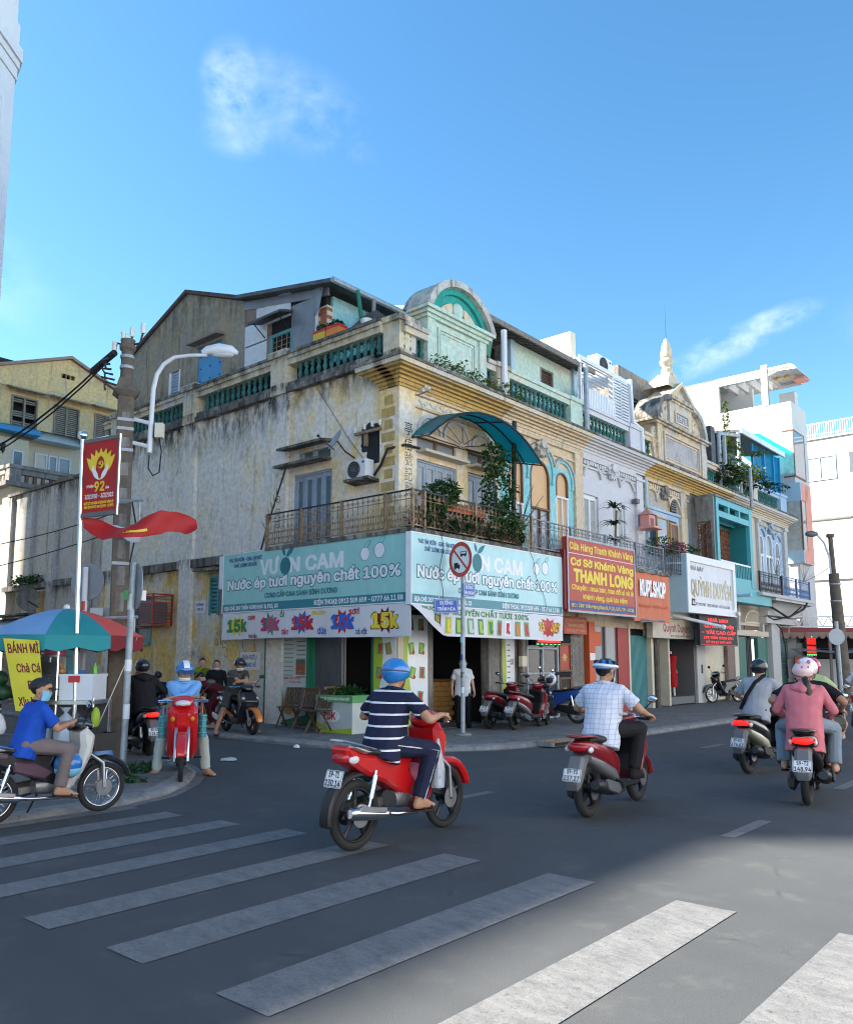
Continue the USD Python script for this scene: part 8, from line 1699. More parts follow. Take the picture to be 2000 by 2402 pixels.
def wheel(parent,x,r,width,alloy,spoked=False,m_alloy='alloy_dark',steel_rim=False):
    c=np.array([x,0,r]); tr=width / 2
    w=obj('wheel',torus(c,r - tr,tr,40,10,.95),'rubber',parent,smooth=True,local=True)
    rim_r=r - width*.98
    obj('rim',torus(c,rim_r,.016,36,6,1.6),'chrome' if spoked or steel_rim else m_alloy,w,smooth=True,local=True)
    y=np.array([0,1,0])
    obj('hub',MB().cyl(c - .06*y,c + .06*y,.055 if not spoked else .07,14).cyl(c - .09*y,c + .09*y,.018,8),'engine_grey' if spoked else m_alloy,w,local=True)
    mb=MB()
    if spoked:
        for k in range(30):
            a=2*PI*k / 30; b=a + (.35 if k % 2 else -.35); s_=.04 if k % 4 < 2 else -.04
            mb.cyl(c + [.06*math.cos(b),s_,.06*math.sin(b)],c + [rim_r*math.cos(a),0,rim_r*math.sin(a)],.0028,3)
        obj('spokes',mb,'chrome',w,local=True)
    else:
        for k in range(5):
            a=2*PI*k / 5 + .3; d=np.array([math.cos(a),0,math.sin(a)]); mb=MB(); mb.tube([c + d*.04,c + d*rim_r*.6,c + d*rim_r],[.03,.018,.022],6); obj('spoke',mb,m_alloy,w,local=True)
    obj('brake_disc',MB().lathe([(.09,0),(.095,.004),(.05,.004)],c - [0,.075,0],18,R=np.stack([[1,0,0],[0,0,1],[0,-1,0]],1)),'steel',w,local=True)
    return w

def plate_on(parent,c,lines,tilt=.25,w=.19,h=.14):
    """Rear number plate: two lines, facing backwards (-x), tilted up."""
    up=np.array([math.sin(tilt),0,math.cos(tilt)]); x_=np.array([0,-1.0,0]); pf=PlaneFrame(c,x_,up); pf.n=np.array([-math.cos(tilt),0,math.sin(tilt)])
    q=obj('number_plate',MB().fpoly(pf,sg.box(-w / 2,-h / 2,w / 2,h / 2).buffer(-.012).buffer(.012),-.004,0),'plate_white',parent,local=True)
    if lines:
        mb=MB(); mb.fpoly(pf,fit(lines[0],-w*.30,w*.30,.014,h*.32,3),0,.002).fpoly(pf,fit(lines[1],-w*.43,w*.43,-h*.40,h*.34,3),0,.002)
        obj('lettering',mb,'plate_ink',q,local=True)
    obj('plate_border',MB().fpoly(pf,sg.box(-w / 2,-h / 2,w / 2,h / 2).buffer(-.004).difference(sg.box(-w / 2,-h / 2,w / 2,h / 2).buffer(-.008)),0,.001),'plate_ink',q,local=True)

def bars(parent,xh,zh,half=.33,mirrors=(1,1),back=.12,mh=.16,grip='black_plastic',levers=True):
    obj('handlebar',MB().tube([(xh - back,-half,zh),(xh - back*.5,-half*.6,zh + .01),(xh,0,zh - .02),(xh - back*.5,half*.6,zh + .01),(xh - back,half,zh)],.013,6),'chrome',parent,smooth=50,local=True)
    for s_ in (-1,1):
        obj('grip',MB().cyl((xh - back - .005,s_*(half - .11),zh + .002),(xh - back - .02,s_*(half + .02),zh),.019,8),grip,parent,local=True)
        if levers: obj('brake_lever',MB().tube([(xh - back*.4,s_*half*.6,zh - .01),(xh - back*.3,s_*half*.8,zh - .02),(xh - back*.55,s_*half*1.02,zh - .015)],.007,4),'steel',parent,local=True)
        if mirrors[0 if s_ < 0 else 1]:
            q=obj('mirror',MB().ball((xh - back*.6,s_*(half + .03),zh + mh + .08),(.018,.062,.045),2),'black_plastic',parent,smooth=True,local=True)
            obj('mirror_glass',MB().ball((xh - back*.6 - .013,s_*(half + .03),zh + mh + .08),(.008,.054,.038),2),'chrome',q,smooth=True,local=True)
            obj('mirror_stem',MB().tube([(xh - back*.5,s_*half*.62,zh),(xh - back*.4,s_*half*.75,zh + .1),(xh - back*.55,s_*(half + .02),zh + mh + .05)],.007,5),'black_plastic',q,local=True)

P_=lambda*p: sg.Polygon(p)
sh_spare=None
def underbone(name,label,paint,plate=None,wheels='alloy',lit=False,mirrors=(1,1),front_paint=None,trim=None,shield_paint=None,basket=False,stand=True,group=None):
    """Step-through motorbike: slim wheels, tall leg shield, sloping tail. Faces +x."""
    t=thing(name,label,'motorbike',group=group); wb,r=1.22,.285; xr,xf=-wb / 2,wb / 2; fp=front_paint or paint
    wheel(t,xr,r,.075,0,wheels == 'spoked'); wheel(t,xf,r,.07,0,wheels == 'spoked')
    head=np.array([.33,0,.93]); axle=np.array([xf,0,r])
    for s_ in (-1,1): obj('fork_leg',MB().tube([head + [.02,s_*.075,-.2],axle + [-.03,s_*.075,.28],axle + [0,s_*.075,0]],[.02,.022,.026],8),'steel',t,smooth=50,local=True)
    a=np.linspace(.35,2.55,12); fr_=[(xf + (r + .05)*math.cos(q),r + (r + .05)*math.sin(q)) for q in a]
    obj('front_fender',slab(sg.LineString(fr_).buffer(.035),.062,.02),fp,t,smooth=40,local=True)
    ls=P_((.34,.97),(.43,.88),(.40,.70),(.30,.50),(.17,.33),(.06,.27),(.04,.33),(.15,.42),(.25,.6),(.29,.78),(.27,.93)).buffer(.015)
    obj('leg_shield',slab(ls,.19,.05),shield_paint or paint,t,smooth=40,local=True)
    obj('front_panel',slab(P_((.34,.95),(.46,.86),(.44,.72),(.33,.55),(.30,.7),(.31,.85)).buffer(.012),.12,.05),paint,t,smooth=40,local=True)
    for s_ in (-1,1): obj('indicator',MB().ball((.43,s_*.12,.80),(.04,.03,.035),2),'lens_amber',t,smooth=True,local=True)
    cowl=loft([(.20,1.0,.07,.05),(.26,1.02,.13,.07),(.34,1.02,.145,.075),(.42,1.0,.11,.06),(.46,.98,.05,.03)]); obj('handlebar_cowl',cowl,fp,t,smooth=50,local=True)
    obj('headlight',MB().ball((.42,0,.995),(.05,.10,.048),2),'lens_clear',t,smooth=True,local=True); obj('instrument',MB().ball((.255,0,1.06),(.06,.09,.02),2),'lens_clear',t,smooth=True,local=True)
    bars(t,.33,1.02,.31,mirrors)
    seat=loft([(-.62,.80,.09,.025),(-.5,.79,.115,.035),(-.3,.755,.125,.04),(-.12,.735,.115,.04),(.02,.725,.085,.035),(.09,.72,.05,.03)]); obj('seat',seat,'seat_black',t,smooth=50,local=True)
    body=P_((-.80,.82),(-.74,.72),(-.55,.62),(-.3,.52),(-.08,.40),(.1,.31),(.16,.36),(.08,.48),(-.02,.60),(.03,.70),(-.12,.72),(-.4,.745),(-.62,.77),(-.78,.85)).buffer(.012)
    obj('side_body',slab(body,.105,.03),paint,t,smooth=40,local=True)
    obj('rear_trim',slab(P_((-.78,.855),(-.6,.79),(-.38,.76),(-.5,.80),(-.7,.86)).buffer(.008),.11,.02),trim or 'steel',t,local=True)
    obj('tail_light',loft([(-.83,.755,.05,.03),(-.79,.76,.09,.05),(-.7,.76,.095,.055)]),'tail_lit' if lit else 'tail_red',t,smooth=50,local=True)
    for s_ in (-1,1): obj('rear_indicator',MB().ball((-.72,s_*.095,.745),(.06,.02,.035),2),'lens_clear',t,smooth=True,local=True)
    obj('grab_rail',MB().tube([(-.45,.11,.8),(-.68,.12,.86),(-.82,.07,.90),(-.82,-.07,.90),(-.68,-.12,.86),(-.45,-.11,.8)],.012,6),'steel',t,smooth=50,local=True)
    a=np.linspace(.9,3.25,12); obj('rear_fender',slab(sg.LineString([(xr + (r + .045)*math.cos(q),r + (r + .045)*math.sin(q)) for q in a]).buffer(.025),.06,.015),'black_plastic',t,smooth=40,local=True)
    plate_on(t,(-.86,0,.60),plate,.3)
    obj('engine',loft([(-.18,.36,.09,.07),(-.05,.36,.11,.09),(.1,.37,.10,.08),(.24,.39,.07,.06)]),'engine_grey',t,smooth=50,local=True); obj('cylinder_fins',MB().box((.2,0,.4),(.12,.15,.13)),'engine_grey',t,local=True)
    obj('exhaust',MB().tube([(.2,-.1,.3),(.05,-.14,.24),(-.25,-.15,.26),(-.38,-.155,.28)],.022,8).tube([(-.36,-.155,.28),(-.42,-.158,.285),(-.80,-.165,.335),(-.84,-.165,.34)],[.03,.05,.052,.035],12),'chrome',t,smooth=50,local=True)
    obj('heat_shield',slab(P_((-.76,.35),(-.44,.30),(-.44,.345),(-.76,.395)),.012,.004,-.205),'steel',t,local=True)
    for s_ in (-1,1):
        sh_=obj('shock_absorber',MB().cyl((xr + .03,s_*.12,r),(xr + .13,s_*.12,.64),.014,8).cyl((xr + .07,s_*.12,.42),(xr + .12,s_*.12,.60),.028,10),'chrome',t,smooth=50,local=True)
    obj('swing_arm',slab(P_((xr - .06,r - .04),(xr + .05,r - .05),(-.1,.30),(-.1,.38),(xr,r + .05)),.02,.008,.09),'engine_grey',t,local=True); obj('chain_case',slab(P_((xr - .1,r - .02),(xr,r - .09),(-.15,.28),(-.1,.35),(-.15,.42),(xr,r + .09)).buffer(.01),.03,.012,.12),'black_plastic',t,smooth=40,local=True)
    for s_ in (-1,1): obj('foot_peg',MB().cyl((.02,s_*.08,.27),(.02,s_*.25,.27),.016,6),'rubber',t,local=True)
    obj('pedal',MB().tube([(.05,-.12,.27),(.2,-.13,.26),(.24,-.18,.26)],.009,5),'steel',t,local=True)
    if stand: obj('kick_stand',MB().tube([(-.08,.1,.28),(-.14,.2,.06)],.012,5),'black_plastic',t,local=True)
    if basket:
        b=obj('basket',MB().box((.56,0,.72),(.24,.28,.012)).box((.56,.15,.81),(.26,.008,.2)).box((.56,-.15,.81),(.26,.008,.2)).box((.69,0,.81),(.008,.3,.2)).box((.44,0,.81),(.008,.3,.2)),'black_plastic',t,local=True)
    return t

def scooter(name,label,paint,lower='black_plastic',plate=None,lit=False,mirrors=(1,1),panel=None,muffler='steel',fender='grey_plastic',front=None,tail_lit=None,group=None):
    """Automatic scooter: flat floor, wide tail over a small fat wheel. Faces +x."""
    t=thing(name,label,'scooter',group=group); wb,r=1.24,.265; xr,xf=-wb / 2,wb / 2
    wheel(t,xr,r,.095,0); wheel(t,xf,r,.085,0); axle=np.array([xf,0,r + .03]); LOW[0]=.89
    for s_ in (-1,1): obj('fork_leg',MB().tube([(xf - .17,s_*.07,.62),axle + [0,s_*.075,0]],.025,8),'engine_grey',t,smooth=50,local=True)
    a=np.linspace(.2,2.5,12); obj('front_fender',slab(sg.LineString([(xf + (r + .045)*math.cos(q),r + (r + .045)*math.sin(q)) for q in a]).buffer(.035),.07,.025),front or paint,t,smooth=40,local=True)
    obj('front_shield',slab(P_((.30,.97),(.42,.92),(.55,.74),(.53,.62),(.42,.50),(.36,.32),(.28,.27),(.26,.45),(.33,.6),(.33,.76),(.26,.9)).buffer(.02),.19,.07),paint,t,smooth=40,local=True)
    obj('inner_shield',slab(P_((.26,.92),(.33,.78),(.32,.6),(.26,.42),(.22,.42),(.27,.62),(.24,.8),(.2,.9)).buffer(.01),.17,.03),'black_plastic',t,smooth=40,local=True)
    obj('headlight',slab(P_((.46,.86),(.555,.74),(.54,.68),(.44,.78)).buffer(.008),.14,.04),'lens_clear',t,smooth=40,local=True)
    for s_ in (-1,1): obj('indicator',MB().ball((.47,s_*.14,.80),(.05,.035,.04),2),'lens_clear',t,smooth=True,local=True)
    obj('handlebar_cowl',loft([(.18,1.02,.06,.04),(.25,1.04,.13,.06),(.33,1.05,.14,.065),(.41,1.02,.09,.05),(.44,1.0,.04,.03)]),paint,t,smooth=50,local=True); obj('instrument',MB().ball((.25,0,1.085),(.06,.08,.02),2),'lens_clear',t,smooth=True,local=True)
    bars(t,.32,1.05,.33,mirrors,.12,.15)
    obj('floor_board',slab(P_((.38,.34),(.30,.26),(-.12,.27),(-.2,.38),(-.12,.36),(.25,.33)).buffer(.012),.16,.03),lower,t,smooth=40,local=True)
    obj('rear_body',loft([(-.86,.82,.05,.03),(-.8,.80,.115,.06),(-.66,.755,.145,.10),(-.45,.68,.165,.135),(-.25,.60,.165,.15),(-.1,.52,.13,.15),(-.02,.44,.08,.10)],18),paint,t,smooth=55,local=True)
    obj('lower_cover',loft([(-.74,.66,.11,.05),(-.5,.56,.15,.08),(-.25,.45,.155,.09),(-.08,.36,.11,.07)]),panel or lower,t,smooth=55,local=True)
    obj('seat',loft([(-.72,.85,.09,.03),(-.6,.86,.125,.05),(-.38,.835,.14,.055),(-.15,.79,.135,.055),(-.02,.76,.10,.05),(.03,.74,.06,.03)]),'seat_black',t,smooth=50,local=True)
    obj('grab_rail',loft([(-.60,.875,.13,.02),(-.74,.905,.14,.022),(-.88,.91,.10,.02),(-.92,.905,.05,.015)]),paint,t,smooth=50,local=True)
    obj('tail_light',loft([(-.875,.785,.07,.035),(-.84,.785,.105,.045),(-.74,.78,.12,.045)]),'tail_lit' if lit else 'tail_red',t,smooth=50,local=True)
    for s_ in (-1,1): obj('rear_indicator',MB().ball((-.79,s_*.125,.76),(.05,.02,.035),2),'lens_clear',t,smooth=True,local=True)
    obj('rear_fender',slab(P_((-.70,.70),(-.86,.68),(-.97,.42),(-.95,.34),(-.88,.42),(-.78,.60)).buffer(.01),.085,.03),fender,t,smooth=40,local=True)
    plate_on(t,(-.965,0,.50),plate,.33)
    obj('engine_case',loft([(-.72,.27,.04,.06),(-.6,.28,.06,.11),(-.35,.29,.06,.09),(-.1,.28,.05,.06)]).tm(trimesh.Trimesh()) if 0 else MB().add(*(lambda q: (q[0] + [0,.14,0],q[1]))(loft([(-.74,.27,.03,.05),(-.62,.28,.05,.11),(-.35,.29,.05,.09),(-.05,.28,.04,.06)]).arrays())),'black_plastic',t,smooth=50,local=True)
    mf=obj('muffler',MB().tube([(-.38,-.17,.30),(-.44,-.175,.31),(-.78,-.185,.38),(-.85,-.185,.395)],[.05,.075,.078,.05],14),'black_plastic',t,smooth=50,local=True)
    obj('muffler_cover',slab(P_((-.72,.44),(-.46,.37),(-.42,.30),(-.5,.28),(-.70,.34)).buffer(.012),.02,.01,-.255),muffler,mf,smooth=40,local=True)
    obj('exhaust_pipe',MB().tube([(-.05,-.08,.24),(-.2,-.13,.22),(-.38,-.17,.29)],.02,8),'engine_grey',t,local=True)
    obj('shock_absorber',MB().cyl((xr + .02,.11,.32),(xr + .06,.11,.62),.03,10),'steel',t,smooth=50,local=True)
    obj('belly',MB().box((-.1,0,.24),(.35,.2,.08)),'black_plastic',t,local=True)
    obj('kick_stand',MB().tube([(-.15,.1,.24),(-.2,.18,.09)],.012,5),'black_plastic',t,local=True)
    for s_ in (-1,1): obj('foot_peg',MB().cyl((-.22,s_*.14,.3),(-.22,s_*.22,.3),.016,6),'rubber',t,local=True)
    LOW[0]=1.0
    return t

def set_down(path,rear,front,z=0.0,lean=0.0,size=1.0):
    """Stands the bike on the ground, heading from the rear wheel's contact to the front one's."""
    a,b=np.array(rear,float),np.array(front,float); m_=(a + b) / 2; yaw=math.atan2(b[1] - a[1],b[0] - a[0])
    x=UsdGeom.Xformable(stage.GetPrimAtPath(path)); x.ClearXformOpOrder(); pr=stage.GetPrimAtPath(path)
    for n in list(pr.GetPropertyNames()):
        if n.startswith('xformOp:'): pr.RemoveProperty(n)
    x.AddTranslateOp().Set(Gf.Vec3d(m_[0],m_[1],z)); x.AddRotateZOp().Set(math.degrees(yaw))
    if lean: x.AddRotateXOp().Set(lean)
    if size != 1.0: x.AddScaleOp().Set(Gf.Vec3f(size,size,size))
    Mz=trimesh.transformations.rotation_matrix(yaw,[0,0,1]) @ trimesh.transformations.rotation_matrix(math.radians(lean),[1,0,0]); Mz[:3,:3] *= size; Mz[:3,3]=[m_[0],m_[1],z]
    return Mz

RIDE={}
b=underbone('motorbike','bright red step-through motorbike ridden by the man in the striped polo shirt','bike_red',('59-T1','230.14'),mirrors=(0,0),stand=False)
RIDE['A']=set_down(b,(-.60,6.98),(.17,7.95))
bagp=obj('pink_bag',MB().ball((.14,-.02,.52),(.09,.12,.12),2),'pink_plastic',b,smooth=True,local=True)
cup=thing('takeaway_cup','white takeaway cup in a clear bag hung from the red motorbike','cup',(.02,7.35,.4))
sc=scooter('motor_scooter','dark red scooter with a steel muffler cover ridden by the man in the checked shirt','bike_maroon',plate=('59-Y3','237.27'),mirrors=(1,0),panel='bike_grey')
RIDE['B']=set_down(sc,(1.62,8.45),(2.34,9.42))
sc=scooter('motor_scooter','black and cream scooter with a lit tail light under the grey shirted man','bike_black',plate=('59-H1','674.61'),lit=True,panel='bike_cream',muffler='black_plastic')
RIDE['C']=set_down(sc,(4.44,11.6),(5.3,12.5))
sc=scooter('motor_scooter','black scooter with a lit tail light carrying the couple with the pink jacket','bike_black',plate=('59-T2','148.94'),lit=True,muffler='black_plastic')
RIDE['D']=set_down(sc,(4.11,9.13),(4.72,10.21))
b=underbone('motorbike','red step-through motorbike facing the viewer, straddled by the old man in light blue','bike_red',('59-X1','442.08'),mirrors=(0,1),stand=False)
RIDE['E']=set_down(b,(-3.42,11.76),(-3.09,10.60))
b=underbone('motorbike','old black and cream step-through with spoked wheels under the man in the blue polo','bike_black',('59-P2','118.35'),'spoked',shield_paint='bike_white',front_paint='bike_black',trim='chrome',basket=True,mirrors=(1,0))
obj('side_cover',slab(P_((-.42,.56),(-.1,.46),(-.02,.52),(-.2,.62),(-.42,.66)).buffer(.015),.118,.02),'bike_plum',b,smooth=40,local=True); obj('side_cover',slab(P_((-.84,.74),(-.5,.70),(-.5,.75),(-.82,.80)).buffer(.008),.115,.015),'bike_plum',b,smooth=40,local=True)
RIDE['F']=set_down(b,(-4.0,7.75),(-3.28,8.54),.04,0,.86)
sc=scooter('motor_scooter','black scooter with a lit tail light parked behind the leaning sign post','bike_black',plate=('85-B5','218.38'),lit=True)
RIDE['G']=set_down(sc,(-4.42,13.33),(-5.1,14.35))
sc=scooter('motor_scooter','black scooter with orange front panels straddled by the man in shorts','bike_black',plate=('59-C3','512.70'),front='bike_orange',panel='bike_orange')
RIDE['H']=set_down(sc,(-4.16,17.5),(-3.48,16.62),.08)
sc=scooter('motor_scooter','parked maroon scooter nearest the juice shop doorway','bike_maroon',plate=('59-D2','307.11'),mirrors=(0,1)); set_down(sc,(1.36,18.09),(2.02,19.15),.08,6)
sc=scooter('motor_scooter','parked brownish black scooter with red grab rail and chrome muffler','bike_maroon',plate=('59-L1','161.58'),panel='bike_grey',muffler='chrome'); set_down(sc,(1.87,17.79),(2.56,18.82),.08,6)
sc=scooter('motor_scooter','parked dark scooter behind the two plates, facing the street','bike_black',plate=None,front='bike_grey'); set_down(sc,(2.95,20.3),(2.75,19.1),.08,5)
b=underbone('motorbike','parked blue and black step-through showing its spoked rear wheel beside the display','bike_blue',('59-F1','230.45'),'spoked',shield_paint='bike_black',front_paint='bike_black'); set_down(b,(3.52,19.55),(2.55,20.25),.08,6)
b=underbone('motorbike','small black step-through parked before the beige roller shutter','bike_black',('59-K2','104.66'),'spoked',shield_paint='bike_black'); set_down(b,(10.95,29.3),(9.85,28.75),.08,5)
b=underbone('motorbike','dark motorbike with a chrome rack at the right edge of the picture','bike_maroon',('59-V1','220.31'),'spoked',trim='chrome')
RIDE['K']=set_down(b,(8.75,16.9),(9.6,17.8))
sc=scooter('motor_scooter','pale green scooter half hidden beyond the couple','bike_white',plate=None); RIDE['L']=set_down(sc,(5.75,12.75),(6.6,13.6))
ch=cup; cc=np.array([.10,7.45,0])
obj('cup',MB().lathe([(.032,.46),(.045,.6),(.0,.6)],cc,14),'plate_white',ch); obj('lid',MB().lathe([(.048,.6),(.046,.625),(.0,.625)],cc,14),'ink_black',ch); obj('bag',MB().lathe([(.06,.44),(.065,.6),(.03,.78),(.012,.86)],cc,12),'plastic_bag',ch); obj('logo',MB().ball(cc + [.02,-.038,.53],.014,1),'ink_green',ch)

hh=thing('spare_helmet','white and black helmet hung on the mirror of the parked dark scooter','helmet',(2.85,19.2,1.05)); obj('shell',MB().ball((2.85,19.1,1.12),(.13,.12,.15),3),'helmet_white',hh,smooth=True); obj('opening',MB().ball((2.82,19.03,1.1),(.09,.07,.08),2),'ink_black',hh,smooth=True)
# ---------------------------------------------------------------- people
V3=lambda*a: np.array(a,float)
def unit(v): return np.asarray(v,float) / max(np.linalg.norm(v),1e-9)
def ik(a,c,l1,l2,hint):
    """Middle joint of a two-bone limb from a to c, bent towards hint."""
    a,c=np.asarray(a,float),np.asarray(c,float); d=c - a; L=np.linalg.norm(d); k=max(1.0,L / (l1 + l2)*1.002); l1,l2=l1*k,l2*k
    x=(L*L + l1*l1 - l2*l2) / (2*L); h=math.sqrt(max(l1*l1 - x*x,0)); e=unit(d); p=np.asarray(hint,float); p=unit(p - (p @ e)*e)
    return a + e*x + p*h
def ring(c,n_,r,k=12,r2=None,x=None):
    n_=unit(n_); x_=unit(np.cross(n_,[0,1,0] if abs(n_[1]) < .9 else [1,0,0]) if x is None else x - (np.asarray(x) @ n_)*n_); y_=np.cross(n_,x_); t=np.arange(k)*2*PI / k
    return np.asarray(c) + r*np.cos(t)[:,None]*x_ + (r2 or r)*np.sin(t)[:,None]*y_
def sph(c,r,n=10):
    m=trimesh.creation.icosphere(1 if n < 12 else 2); return m.vertices*r + np.asarray(c)
def hp(*pts): return Manifold.hull_points(np.vstack(pts))
def finish(parts,length,rounds=8,wr=0.0,seed=0,scale=14.0):
    """One continuous surface out of overlapping pieces: union, even triangles, smoothing, cloth wrinkles."""
    m=Manifold.batch_boolean([p for p in parts if not p.is_empty()],manifold3d.OpType.Add).refine_to_length(length)
    v,f=man_arrays(m); t=trimesh.Trimesh(v,f,process=True,merge_norm=True)
    if rounds: trimesh.smoothing.filter_taubin(t,lamb=.5,nu=.52,iterations=rounds)
    if wr:
        n=t.vertex_normals; p=np.array(t.vertices)
        w=meshkit.fbm(p*[scale,scale,scale*.8] + seed*3.1,3,seed) - .5; w2=np.abs(meshkit.noise(p*[7,7,19] + seed,seed + 5) - .5) - .25
        t.vertices=p + n*(wr*(1.3*w + .9*w2))[:,None]
    return t

def hand_parts(wrist,d,palm,grip,side,s=1.0):
    """Palm, four fingers and a thumb; palm is the way the palm faces. Closed round a grip or half open."""
    d,palm=unit(d),unit(palm - (palm @ unit(d))*unit(d)); x_=np.cross(d,palm)*side; out=[]
    k0=wrist + d*.085*s; out.append(hp(sph(wrist,.024*s),sph(wrist + x_*.022*s + d*.03*s,.017*s),sph(k0 + x_*.034*s,.014*s),sph(k0 - x_*.034*s,.013*s)))
    for i,L in enumerate((.072,.08,.075,.06)):
        b=k0 + x_*(.033 - .022*i)*s; c1,c2,c3=(1.0,2.1,2.8) if grip else (.45,.95,1.3)
        p=[b]
        for ang,l in ((c1,.42),(c2,.32),(c3,.26)): p.append(p[-1] + (d*math.cos(ang) + palm*math.sin(ang))*L*l*s)
        for q,r in zip(range(3),(.0095,.009,.008)): out.append(hp(sph(p[q],r*s),sph(p[q + 1],(r - .0008)*s)))
    t0=wrist + x_*.03*s + d*.025*s; t1=t0 + (x_*.7 + d*.5 + palm*.5)*.04*s; t2=t1 + (d*.75 + palm*.7)*.035*s
    out += [hp(sph(t0,.015*s),sph(t1,.0115*s)),hp(sph(t1,.0115*s),sph(t2,.009*s))]
    return out

def foot_parts(ankle,fwd,down,s=1.0):
    fwd=unit(fwd); up=unit(-np.asarray(down,float)); heel=ankle - up*.055*s - fwd*.035*s; ball=ankle - up*.06*s + fwd*.12*s; toe=ankle - up*.07*s + fwd*.185*s; x_=np.cross(up,fwd)
    return [hp(sph(ankle,.04*s),sph(heel,.032*s),sph(ball + x_*.022*s,.026*s),sph(ball - x_*.022*s,.026*s)),hp(sph(ball + x_*.022*s,.026*s),sph(ball - x_*.022*s,.026*s),sph(toe + x_*.014*s,.018*s),sph(toe - x_*.016*s,.016*s))],(heel,ball,toe,x_,up)

